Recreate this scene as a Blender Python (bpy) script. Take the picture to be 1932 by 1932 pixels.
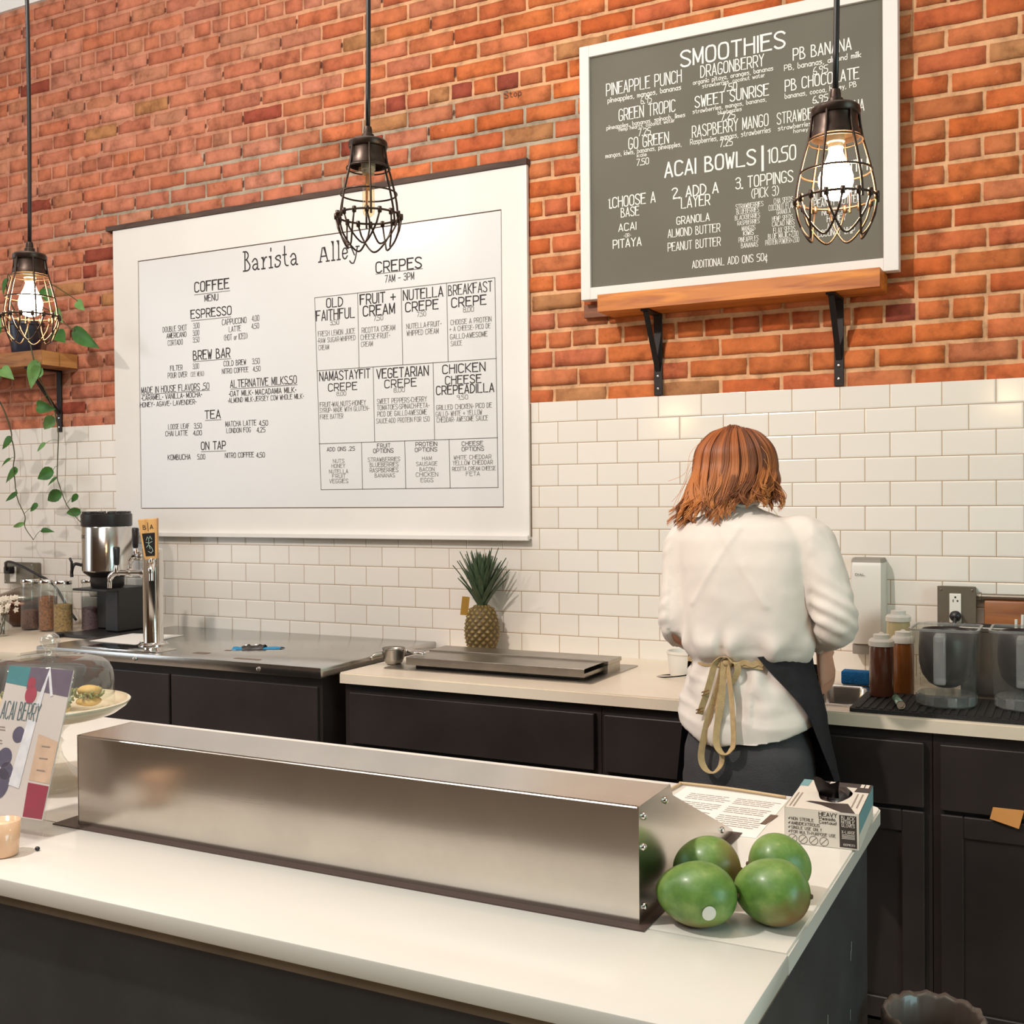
# Cafe counter: brick wall with menus, back bar, island with stainless cover, barista seen from behind.
import bpy, bmesh, math, random
from mathutils import Vector, Matrix, noise

PI = math.pi
random.seed(7)
SC = bpy.context.scene
COL = SC.collection
for _o in list(bpy.data.objects):
    bpy.data.objects.remove(_o)

# ------------------------------------------------------------------ camera
cam_d = bpy.data.cameras.new('camera')
cam = bpy.data.objects.new('camera', cam_d)
COL.objects.link(cam)
cam_d.sensor_width = 36.0
cam_d.lens = 2092.0 / 1932.0 * 36.0
cam_d.clip_start = 0.05
_R = ((0.88949453, 0.45687404, -0.00809923), (0.00126426, 0.015264, 0.9998827), (0.45694408, -0.88940043, 0.01299963))
cam.matrix_world = Matrix(((_R[0][0], _R[1][0], _R[2][0], 0.0), (_R[0][1], _R[1][1], _R[2][1], 0.0),
                           (_R[0][2], _R[1][2], _R[2][2], 1.475), (0, 0, 0, 1)))
SC.camera = cam

# ------------------------------------------------------------------ colour management, world, lights
SC.view_settings.view_transform = 'Standard'
SC.view_settings.look = 'None'
SC.view_settings.gamma = 1.0
SC.view_settings.exposure = -1.1
SC.view_settings.use_curve_mapping = False
try:
    SC.cycles.use_denoising = True
    SC.cycles.max_bounces = 10
    SC.cycles.transparent_max_bounces = 16
    SC.cycles.sample_clamp_indirect = 4.0
    SC.cycles.caustics_reflective = False
    SC.cycles.caustics_refractive = False
except Exception:
    pass
W = bpy.data.worlds.new('world')
SC.world = W
W.use_nodes = True
W.node_tree.nodes['Background'].inputs[0].default_value = (0.9, 0.95, 1.0, 1)
W.node_tree.nodes['Background'].inputs[1].default_value = 0.25


def area(name, loc, target, size, size_y, power, color):
    d = bpy.data.lights.new(name, 'AREA')
    d.shape = 'RECTANGLE'
    d.size, d.size_y = size, size_y
    d.energy = power
    d.color = color
    o = bpy.data.objects.new(name, d)
    COL.objects.link(o)
    o.location = loc
    o.rotation_euler = (Vector(target) - Vector(loc)).to_track_quat('-Z', 'Y').to_euler()
    return o


area('track_light', (-1.95, 0.35, 3.55), (-0.9, 3.6, 2.0), 0.14, 0.14, 172, (1.0, 0.94, 0.88))
area('wall_fill_left', (-4.3, 0.7, 3.6), (-3.7, 3.6, 2.75), 0.14, 0.14, 62, (1.0, 0.93, 0.85))  # added fill to brighten the left wall, no known lamp there
area('ceiling_light', (-1.3, 1.3, 4.08), (-1.3, 1.3, 0), 3.4, 1.5, 58, (1.0, 0.95, 0.88))
area('ceiling_light_rear', (-1.2, -1.6, 4.05), (-1.2, 1.2, 1.0), 3.0, 1.6, 100, (1.0, 0.94, 0.90))
area('window_light_left', (-6.9, 0.6, 2.1), (-2.5, 3.0, 1.6), 2.6, 2.4, 78, (0.86, 0.94, 1.0))
area('window_light_right', (3.4, 0.6, 1.9), (-0.8, 2.0, 1.1), 2.0, 2.2, 180, (0.54, 0.93, 0.95))

# ------------------------------------------------------------------ helpers
def parts(name, items, mats, parent, smooth=True, angle=40, label=None):
    """One child mesh per item; each item is a function that draws into a bmesh."""
    for fn in items:
        bm = bmesh.new()
        fn(bm)
        obj(name, bm, mats, parent, smooth, label=label, angle=angle)


WL = {}                     # world position of things and parts (parts sit at their thing's origin)


def thing(name, label, cat, loc=(0, 0, 0), rotz=0.0, group=None):
    o = bpy.data.objects.new(name, None)
    COL.objects.link(o)
    o.empty_display_size = 0.05
    o.location = loc
    o.rotation_euler = (0, 0, rotz)
    WL[o] = Vector(loc)
    tag(o, label, cat, group)
    return o


def tag(o, label, cat, group=None):
    o['label'] = label
    o['category'] = cat
    if group:
        o['group'] = group
    return o


def struct(o):
    o['kind'] = 'structure'
    return o


def obj(name, bm, mats, parent=None, smooth=False, label=None, local=False, angle=None):
    """Link a bmesh as one mesh object. Geometry is given in world coordinates (local=True: in the parent's)."""
    me = bpy.data.meshes.new(name)
    bmesh.ops.recalc_face_normals(bm, faces=bm.faces)
    bm.to_mesh(me)
    bm.free()
    if not isinstance(mats, (list, tuple)):
        mats = [mats]
    for m in mats:
        me.materials.append(m)
    o = bpy.data.objects.new(name, me)
    COL.objects.link(o)
    if parent is not None:
        o.parent = parent
        if not local:
            me.transform(Matrix.Translation(-WL[parent]))
        WL[o] = WL[parent]
    else:
        WL[o] = Vector((0, 0, 0))
    if smooth:
        for p in me.polygons:
            p.use_smooth = True
        if angle is not None:
            me.set_sharp_from_angle(angle=math.radians(angle))
    if label:
        o['label'] = label
    return o


def recenter(o, loc):
    """Put a top-level mesh's origin at its base."""
    o.data.transform(Matrix.Translation(-Vector(loc)))
    o.location = loc
    return o


def B():
    return bmesh.new()


def box(bm, x0, x1, y0, y1, z0, z1, bev=0.0, seg=2, mi=0, M=None):
    vs = [bm.verts.new((x, y, z)) for x in (x0, x1) for y in (y0, y1) for z in (z0, z1)]
    fs = [bm.faces.new([vs[i] for i in q]) for q in
          ((0, 1, 3, 2), (4, 6, 7, 5), (0, 4, 5, 1), (2, 3, 7, 6), (0, 2, 6, 4), (1, 5, 7, 3))]
    for f in fs:
        f.material_index = mi
    geo_v = vs
    if bev > 0:
        es = set()
        for f in fs:
            es.update(f.edges)
        r = bmesh.ops.bevel(bm, geom=list(es), offset=bev, segments=seg, affect='EDGES', profile=0.5)
        geo_v = list({v for f in r['faces'] for v in f.verts} | {v for v in vs if v.is_valid})
        for f in r['faces']:
            f.material_index = mi
    if M is not None:
        bmesh.ops.transform(bm, matrix=M, verts=geo_v)
    return geo_v


def loft(bm, rings, closed=True, cap=True, mi=0):
    R = [[bm.verts.new(p) for p in ring] for ring in rings]
    n = len(R[0])
    for a, b in zip(R[:-1], R[1:]):
        for i in range(n if closed else n - 1):
            j = (i + 1) % n
            try:
                f = bm.faces.new((a[i], a[j], b[j], b[i]))
                f.material_index = mi
            except ValueError:
                pass
    if cap and closed:
        for r in (R[0], R[-1]):
            try:
                f = bm.faces.new(r)
                f.material_index = mi
            except ValueError:
                pass
    return [v for r in R for v in r]


def lathe(bm, prof, c=(0, 0, 0), seg=32, cap=False, mi=0, M=None, axis='z'):
    """Revolve (radius, height) pairs about a vertical axis through c."""
    rings = []
    for r, z in prof:
        r = max(r, 1e-5)
        ring = []
        for i in range(seg):
            a = 2 * PI * i / seg
            p = Vector((r * math.cos(a), r * math.sin(a), z))
            if axis == 'y':
                p = Vector((p.x, p.z, p.y))
            elif axis == 'x':
                p = Vector((p.z, p.y, p.x))
            if M is not None:
                p = M @ p
            ring.append(p + Vector(c))
        rings.append(ring)
    return loft(bm, rings, True, cap, mi)


def smooth_path(pts, n=6):
    """Catmull-Rom through points."""
    P = [Vector(p) for p in pts]
    if len(P) < 3:
        return P
    out = []
    for i in range(len(P) - 1):
        p0 = P[max(i - 1, 0)]
        p1, p2 = P[i], P[i + 1]
        p3 = P[min(i + 2, len(P) - 1)]
        for k in range(n):
            t = k / n
            out.append(0.5 * ((2 * p1) + (p2 - p0) * t + (2 * p0 - 5 * p1 + 4 * p2 - p3) * t * t
                              + (3 * p1 - p0 - 3 * p2 + p3) * t ** 3))
    out.append(P[-1])
    return out


def tube(bm, pts, r, seg=8, closed=False, cap=True, mi=0, flat=1.0):
    """Sweep a circle along a path; r is a number or one radius per point."""
    P = [Vector(p) for p in pts]
    n = len(P)
    rr = [r] * n if not hasattr(r, '__len__') else list(r)
    T = []
    for i in range(n):
        a = P[(i - 1) % n] if (closed or i > 0) else P[i]
        b = P[(i + 1) % n] if (closed or i < n - 1) else P[i]
        t = (b - a)
        T.append(t.normalized() if t.length > 1e-9 else Vector((0, 0, 1)))
    up = Vector((0, 0, 1)) if abs(T[0].z) < 0.9 else Vector((1, 0, 0))
    N = (up - T[0] * up.dot(T[0])).normalized()
    rings = []
    for i in range(n):
        N = (N - T[i] * N.dot(T[i]))
        N = N.normalized() if N.length > 1e-6 else T[i].orthogonal().normalized()
        Bn = T[i].cross(N)
        rings.append([P[i] + (N * math.cos(2 * PI * k / seg) + Bn * math.sin(2 * PI * k / seg) * flat) * rr[i]
                      for k in range(seg)])
    if closed:
        rings.append(rings[0])
        R = [[bm.verts.new(p) for p in ring] for ring in rings[:-1]]
        R.append(R[0])
        for a, b in zip(R[:-1], R[1:]):
            for i in range(seg):
                j = (i + 1) % seg
                f = bm.faces.new((a[i], a[j], b[j], b[i]))
                f.material_index = mi
        return [v for q in R[:-1] for v in q]
    return loft(bm, rings, True, cap, mi)


def ribbon(bm, pts, nrm, w, th=0.0015, mi=0):
    """A flat strap along a path; nrm gives the width direction per point (or one)."""
    P = [Vector(p) for p in pts]
    rings = []
    for i, p in enumerate(P):
        a = P[max(i - 1, 0)]
        b = P[min(i + 1, len(P) - 1)]
        t = (b - a).normalized()
        wd = Vector(nrm[i] if isinstance(nrm, list) else nrm)
        wd = (wd - t * wd.dot(t)).normalized()
        n = t.cross(wd)
        rings.append([p + wd * w / 2 + n * th / 2, p - wd * w / 2 + n * th / 2,
                      p - wd * w / 2 - n * th / 2, p + wd * w / 2 - n * th / 2])
    return loft(bm, rings, True, True, mi)


def prism(bm, poly, h, M=None, mi=0):
    """Extrude a polygon (x, y) from z=0 to z=h, then transform by M."""
    M = M or Matrix()
    a = [bm.verts.new(M @ Vector((x, y, 0))) for x, y in poly]
    b = [bm.verts.new(M @ Vector((x, y, h))) for x, y in poly]
    n = len(a)
    fs = [bm.faces.new(a[::-1]), bm.faces.new(b)]
    for i in range(n):
        j = (i + 1) % n
        fs.append(bm.faces.new((a[i], a[j], b[j], b[i])))
    for f in fs:
        f.material_index = mi
    return a + b


def sphere(bm, c, r, seg=16, M=None, mi=0):
    n0 = set(bm.verts)
    res = bmesh.ops.create_uvsphere(bm, u_segments=seg, v_segments=max(6, seg * 2 // 3), radius=1.0)
    rx, ry, rz = (r, r, r) if not hasattr(r, '__len__') else r
    S = Matrix.Diagonal((rx, ry, rz, 1))
    bmesh.ops.transform(bm, matrix=Matrix.Translation(Vector(c)) @ (M or Matrix()) @ S, verts=res['verts'])
    for v in res['verts']:
        for f in v.link_faces:
            f.material_index = mi
            f.smooth = True
    return res['verts']


def rot_z(a):
    return Matrix.Rotation(a, 4, 'Z')


def dup(root, loc, rotz=0.0, label=None):
    r = root.copy()
    COL.objects.link(r)
    r.location = loc
    r.rotation_euler = (0, 0, rotz)
    if label:
        r['label'] = label
    WL[r] = Vector(loc)
    for ch in list(root.children):
        c = ch.copy()
        COL.objects.link(c)
        c.parent = r
        for g in list(ch.children):
            d = g.copy()
            COL.objects.link(d)
            d.parent = c
    return r


# ------------------------------------------------------------------ materials
def srgb(r, g, b):
    def f(c):
        c /= 255.0
        return c / 12.92 if c <= 0.04045 else ((c + 0.055) / 1.055) ** 2.4
    return (f(r), f(g), f(b), 1.0)


class NT:
    def __init__(self, name):
        self.m = bpy.data.materials.new(name)
        self.m.use_nodes = True
        self.t = self.m.node_tree
        self.b = self.t.nodes['Principled BSDF']

    def n(self, kind, **kw):
        nd = self.t.nodes.new(kind)
        for k, v in kw.items():
            if k.startswith('in_'):
                key = k[3:]
                nd.inputs[int(key) if key.isdigit() else key.replace('_', ' ')].default_value = v
            else:
                setattr(nd, k, v)
        return nd

    def l(self, a, ao, b, bi):
        self.t.links.new(a.outputs[ao], b.inputs[bi])

    def ramp(self, stops):
        r = self.n('ShaderNodeValToRGB')
        e = r.color_ramp.elements
        e[0].position, e[0].color = stops[0]
        e[1].position, e[1].color = stops[-1]
        for p, c in stops[1:-1]:
            x = e.new(p)
            x.color = c
        return r

    def coord(self, scale=(1, 1, 1), out='Object'):
        tc = self.n('ShaderNodeTexCoord')
        mp = self.n('ShaderNodeMapping')
        mp.inputs['Scale'].default_value = scale
        self.l(tc, out, mp, 0)
        return mp

    def bump(self, src, so, strength=0.2, dist=0.01):
        bp = self.n('ShaderNodeBump')
        bp.inputs['Strength'].default_value = strength
        bp.inputs['Distance'].default_value = dist
        self.l(src, so, bp, 'Height')
        self.l(bp, 0, self.b, 'Normal')
        return bp


def plain(name, col, rough=0.5, metal=0.0, var=0.0, vscale=8.0, bump=0.0, bscale=60.0, spec=None, coat=0.0, sheen=0.0):
    k = NT(name)
    k.b.inputs['Base Color'].default_value = col
    k.b.inputs['Roughness'].default_value = rough
    k.b.inputs['Metallic'].default_value = metal
    if spec is not None:
        k.b.inputs['Specular IOR Level'].default_value = spec
    if coat:
        k.b.inputs['Coat Weight'].default_value = coat
        k.b.inputs['Coat Roughness'].default_value = 0.08
    if sheen:
        k.b.inputs['Sheen Weight'].default_value = sheen
    if var:
        mp = k.coord()
        nz = k.n('ShaderNodeTexNoise', in_Scale=vscale, in_Detail=5.0)
        k.l(mp, 0, nz, 'Vector')
        lo = tuple(max(0.0, c * (1 - var)) for c in col[:3]) + (1,)
        hi = tuple(min(1.0, c * (1 + var)) for c in col[:3]) + (1,)
        r = k.ramp([(0.3, lo), (0.7, hi)])
        k.l(nz, 'Fac', r, 0)
        k.l(r, 0, k.b, 'Base Color')
    if bump:
        mp = k.coord()
        nz = k.n('ShaderNodeTexNoise', in_Scale=bscale, in_Detail=4.0)
        k.l(mp, 0, nz, 'Vector')
        k.bump(nz, 'Fac', bump, 0.004)
    return k.m


def steel(name, col=(0.62, 0.60, 0.57, 1), rough=0.28, stretch=(3, 60, 60), amount=0.12, blotch=0.0, bstr=0.04, aniso=0.0):
    """Brushed stainless: fine stretched noise in roughness and bump, faint smears."""
    k = NT(name)
    k.b.inputs['Metallic'].default_value = 1.0
    k.b.inputs['Base Color'].default_value = col
    mp = k.coord(stretch)
    nz = k.n('ShaderNodeTexNoise', in_Scale=6.0, in_Detail=6.0)
    k.l(mp, 0, nz, 'Vector')
    mr = k.n('ShaderNodeMapRange')
    mr.inputs['To Min'].default_value = max(0.02, rough - amount)
    mr.inputs['To Max'].default_value = rough + amount
    k.l(nz, 'Fac', mr, 0)
    if blotch:
        mp2 = k.coord((1, 1, 1))
        n2 = k.n('ShaderNodeTexNoise', in_Scale=9.0, in_Detail=5.0, in_Roughness=0.65)
        k.l(mp2, 0, n2, 'Vector')
        c2 = k.ramp([(0.3, tuple(c * (1 - blotch) for c in col[:3]) + (1,)), (0.72, col)])
        k.l(n2, 'Fac', c2, 0)
        k.l(c2, 0, k.b, 'Base Color')
    k.l(mr, 0, k.b, 'Roughness')
    k.bump(nz, 'Fac', bstr, 0.002)
    if aniso:
        k.b.inputs['Anisotropic'].default_value = aniso
        tg = k.n('ShaderNodeTangent', direction_type='RADIAL', axis='Z')
        k.l(tg, 0, k.b, 'Tangent')
    return k.m


def glass(name, col=(1, 1, 1, 1), rough=0.0, ior=1.45, mixt=0.55):
    """Thin clear ware: glass mixed with plain transparency so things behind stay readable."""
    k = NT(name)
    out = k.t.nodes['Material Output']
    k.t.nodes.remove(k.b)
    g = k.n('ShaderNodeBsdfGlossy')
    g.inputs['Roughness'].default_value = max(rough, 0.02)
    t = k.n('ShaderNodeBsdfTransparent')
    t.inputs[0].default_value = col
    fr = k.n('ShaderNodeFresnel')
    fr.inputs['IOR'].default_value = ior
    geo = k.n('ShaderNodeNewGeometry')
    inv = k.n('ShaderNodeMath', operation='SUBTRACT', in_0=1.0)
    k.l(geo, 'Backfacing', inv, 1)
    ff = k.n('ShaderNodeMath', operation='MULTIPLY')
    k.l(fr, 0, ff, 0)
    k.l(inv, 0, ff, 1)
    mx = k.n('ShaderNodeMixShader')
    k.l(ff, 0, mx, 0)
    k.l(t, 0, mx, 1)
    k.l(g, 0, mx, 2)
    if mixt < 1:
        d = k.n('ShaderNodeBsdfDiffuse')
        d.inputs[0].default_value = (0.8, 0.8, 0.78, 1)
        m2 = k.n('ShaderNodeMixShader')
        m2.inputs[0].default_value = 1 - mixt
        k.l(mx, 0, m2, 1)
        k.l(d, 0, m2, 2)
        k.l(m2, 0, out, 0)
    else:
        k.l(mx, 0, out, 0)
    return k.m


def emit(name, col, s):
    k = NT(name)
    k.b.inputs['Base Color'].default_value = (0, 0, 0, 1)
    k.b.inputs['Emission Color'].default_value = col
    k.b.inputs['Emission Strength'].default_value = s
    return k.m


def wood(name, c1, c2, axis=0, scale=6.0, rough=0.55, knots=True):
    k = NT(name)
    sc = [22.0, 22.0, 22.0]
    sc[axis] = 2.2
    mp = k.coord(tuple(sc))
    nz = k.n('ShaderNodeTexNoise', in_Scale=1.6, in_Detail=8.0, in_Distortion=0.8)
    k.l(mp, 0, nz, 'Vector')
    r = k.ramp([(0.28, c1), (0.5, tuple((a + b) / 2 for a, b in zip(c1, c2))), (0.72, c2)])
    k.l(nz, 'Fac', r, 0)
    if knots:
        mp2 = k.coord((5, 9, 14))
        v = k.n('ShaderNodeTexVoronoi', in_Scale=1.3)
        k.l(mp2, 0, v, 'Vector')
        kr = k.ramp([(0.0, (0.08, 0.05, 0.03, 1)), (0.14, (0.9, 0.88, 0.85, 1)), (0.3, (1, 1, 1, 1))])
        k.l(v, 'Distance', kr, 0)
        mx = k.n('ShaderNodeMix', data_type='RGBA', blend_type='MULTIPLY')
        mx.inputs[0].default_value = 0.85
        k.l(r, 0, mx, 6)
        k.l(kr, 0, mx, 7)
        k.l(mx, 2, k.b, 'Base Color')
    else:
        k.l(r, 0, k.b, 'Base Color')
    k.b.inputs['Roughness'].default_value = rough
    k.bump(nz, 'Fac', 0.25, 0.004)
    return k.m


M = {}
M['white_paint'] = plain('white_paint', srgb(232, 226, 220), 0.55, var=0.03, vscale=3, bump=0.05, bscale=30)
M['whiteboard'] = plain('whiteboard', srgb(226, 223, 221), 0.22, var=0.02, vscale=2, spec=0.5)
M['gap'] = plain('gap_brown', srgb(120, 95, 75), 0.8)
M['ink'] = plain('black_marker', srgb(46, 38, 38), 0.7)
M['ink_light'] = plain('grey_marker', srgb(112, 104, 98), 0.7)
M['chalkboard'] = plain('chalkboard_grey', srgb(108, 103, 92), 0.75, var=0.09, vscale=2.2, spec=0.3)
M['chalk'] = plain('white_chalk', srgb(238, 234, 228), 0.9)
M['black_metal'] = plain('black_metal', srgb(42, 37, 36), 0.42, metal=0.6, bump=0.08, bscale=120)
M['bronze'] = plain('dark_bronze', srgb(66, 52, 44), 0.38, metal=0.75, bump=0.05, bscale=90)
M['black_cab'] = plain('black_cabinet_paint', srgb(46, 39, 38), 0.36, var=0.25, vscale=5, bump=0.06, bscale=20, spec=0.45)
M['island_paint'] = plain('charcoal_island_paint', srgb(52, 53, 56), 0.5, var=0.3, vscale=7, bump=0.1, bscale=40)
M['rubber'] = plain('black_rubber', srgb(26, 23, 23), 0.7, bump=0.5, bscale=260)
M['black_plastic'] = plain('black_plastic', srgb(30, 27, 28), 0.38)
M['quartz'] = plain('white_quartz', srgb(226, 219, 210), 0.22, var=0.025, vscale=5, spec=0.5)
M['laminate'] = plain('cream_worktop', srgb(226, 210, 190), 0.26, var=0.05, vscale=4, spec=0.5)
M['steel'] = steel('brushed_steel', rough=0.24, amount=0.05, blotch=0.08, bstr=0.008)
M['steel_cover'] = steel('cover_steel', (0.66, 0.62, 0.57, 1), 0.21, (1.2, 90, 90), 0.05, blotch=0.12, bstr=0.012, aniso=0.6)
M['steel_top'] = steel('counter_steel', (0.60, 0.585, 0.56, 1), 0.22, (40, 3, 40), 0.08, blotch=0.1)
M['chrome'] = plain('chrome', (0.78, 0.76, 0.73, 1), 0.09, metal=1.0)
M['steel_dark'] = steel('worn_steel', (0.46, 0.42, 0.37, 1), 0.34, (4, 40, 40), 0.1, blotch=0.25)
M['glass'] = glass('clear_glass', (0.97, 0.98, 0.97, 1), 0.0, 1.5, 0.97)
M['dome_glass'] = glass('dome_glass', (0.95, 0.95, 0.92, 1), 0.0, 1.85, 0.95)
M['crystal'] = glass('crystal_knob', (0.9, 0.9, 0.88, 1), 0.0, 3.2, 0.9)
M['plastic_clear'] = glass('clear_plastic', (0.93, 0.93, 0.91, 1), 0.10, 1.5, 0.968)
M['acrylic'] = glass('acrylic', (0.985, 0.98, 0.98, 1), 0.0, 1.4, 0.97)
M['paper'] = plain('white_paper', srgb(238, 234, 228), 0.8)
M['grey_print'] = plain('grey_print', srgb(150, 132, 118), 0.8)
M['white_plastic'] = plain('white_plastic', srgb(228, 222, 212), 0.4)
M['grey_plastic'] = plain('grey_plastic', srgb(140, 132, 122), 0.45)

# ------------------------------------------------------------------ the room
def brick_material():
    k = NT('old_brick')
    at = k.n('ShaderNodeAttribute', attribute_name='hue')
    mp = k.coord((1, 1, 1))
    n1 = k.n('ShaderNodeTexNoise', in_Scale=16.0, in_Detail=8.0, in_Roughness=0.62)
    k.l(mp, 0, n1, 'Vector')
    r1 = k.ramp([(0.26, (0.50, 0.46, 0.44, 1)), (0.48, (0.98, 0.98, 0.98, 1)), (0.74, (1.32, 1.36, 1.40, 1))])
    k.l(n1, 'Fac', r1, 0)
    mx = k.n('ShaderNodeMix', data_type='RGBA', blend_type='MULTIPLY')
    mx.inputs[0].default_value = 1.0
    k.l(at, 'Color', mx, 6)
    k.l(r1, 0, mx, 7)
    # lime bloom and pits
    n2 = k.n('ShaderNodeTexNoise', in_Scale=70.0, in_Detail=6.0, in_Roughness=0.7)
    k.l(mp, 0, n2, 'Vector')
    r2 = k.ramp([(0.62, (0, 0, 0, 1)), (0.80, (0.55, 0.55, 0.55, 1))])
    k.l(n2, 'Fac', r2, 0)
    m2 = k.n('ShaderNodeMix', data_type='RGBA')
    k.l(r2, 0, m2, 0)
    k.l(mx, 2, m2, 6)
    m2.inputs[7].default_value = srgb(214, 176, 142)
    r3 = k.ramp([(0.27, (0.32, 0.26, 0.24, 1)), (0.36, (1, 1, 1, 1))])
    k.l(n2, 'Fac', r3, 0)
    m3 = k.n('ShaderNodeMix', data_type='RGBA', blend_type='MULTIPLY')
    m3.inputs[0].default_value = 0.75
    k.l(m2, 2, m3, 6)
    k.l(r3, 0, m3, 7)
    k.l(m3, 2, k.b, 'Base Color')
    k.b.inputs['Roughness'].default_value = 0.88
    k.b.inputs['Specular IOR Level'].default_value = 0.25
    k.bump(n2, 'Fac', 0.55, 0.006)
    return k.m


def tile_material():
    k = NT('subway_tile')
    tc = k.n('ShaderNodeTexCoord')
    sp = k.n('ShaderNodeSeparateXYZ')
    k.l(tc, 'Object', sp, 0)
    ax = k.n('ShaderNodeMath', operation='ADD', in_1=1.6154 - 0.07695 + 60 * 0.1539)
    az = k.n('ShaderNodeMath', operation='ADD', in_1=-(1.8269 - 23 * 0.0777))
    k.l(sp, 'X', ax, 0)
    k.l(sp, 'Z', az, 0)
    cb = k.n('ShaderNodeCombineXYZ')
    k.l(ax, 0, cb, 0)
    k.l(az, 0, cb, 1)
    br = k.n('ShaderNodeTexBrick', offset=0.5, offset_frequency=2, squash=1.0, squash_frequency=2)
    br.inputs['Scale'].default_value = 1.0
    br.inputs['Brick Width'].default_value = 0.1539
    br.inputs['Row Height'].default_value = 0.0777
    br.inputs['Mortar Size'].default_value = 0.00125
    br.inputs['Mortar Smooth'].default_value = 0.15
    br.inputs['Bias'].default_value = 0.0
    br.inputs['Color1'].default_value = srgb(236, 227, 217)
    br.inputs['Color2'].default_value = srgb(230, 221, 210)
    br.inputs['Mortar'].default_value = srgb(168, 138, 104)
    k.l(cb, 0, br, 'Vector')
    k.l(br, 'Color', k.b, 'Base Color')
    k.b.inputs['Roughness'].default_value = 0.16
    # pillowed edges: a wider smooth copy of the joints drives the bump
    b2 = k.n('ShaderNodeTexBrick', offset=0.5, offset_frequency=2, squash=1.0, squash_frequency=2)
    for a, v in (('Scale', 1.0), ('Brick Width', 0.1539), ('Row Height', 0.0777), ('Mortar Size', 0.006),
                 ('Mortar Smooth', 1.0)):
        b2.inputs[a].default_value = v
    k.l(cb, 0, b2, 'Vector')
    inv = k.n('ShaderNodeMath', operation='SUBTRACT', in_0=1.0)
    k.l(b2, 'Fac', inv, 1)
    wv = k.n('ShaderNodeTexNoise', in_Scale=9.0, in_Detail=1.0)
    k.l(cb, 0, wv, 'Vector')
    ma = k.n('ShaderNodeMath', operation='MULTIPLY_ADD', in_1=0.35)
    k.l(wv, 'Fac', ma, 0)
    k.l(inv, 0, ma, 2)
    k.bump(ma, 0, 0.35, 0.003)
    return k.m


WY = 3.664                  # tile face
BY = 3.668                  # brick face
BTOP = 3.828                # top of the bare brick
CEIL = 4.15
P_H, P_W, Z_H = 0.0692, 0.207, 2.982


def lerp(a, b, t):
    return tuple(x + (y - x) * t for x, y in zip(a, b))


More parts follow.
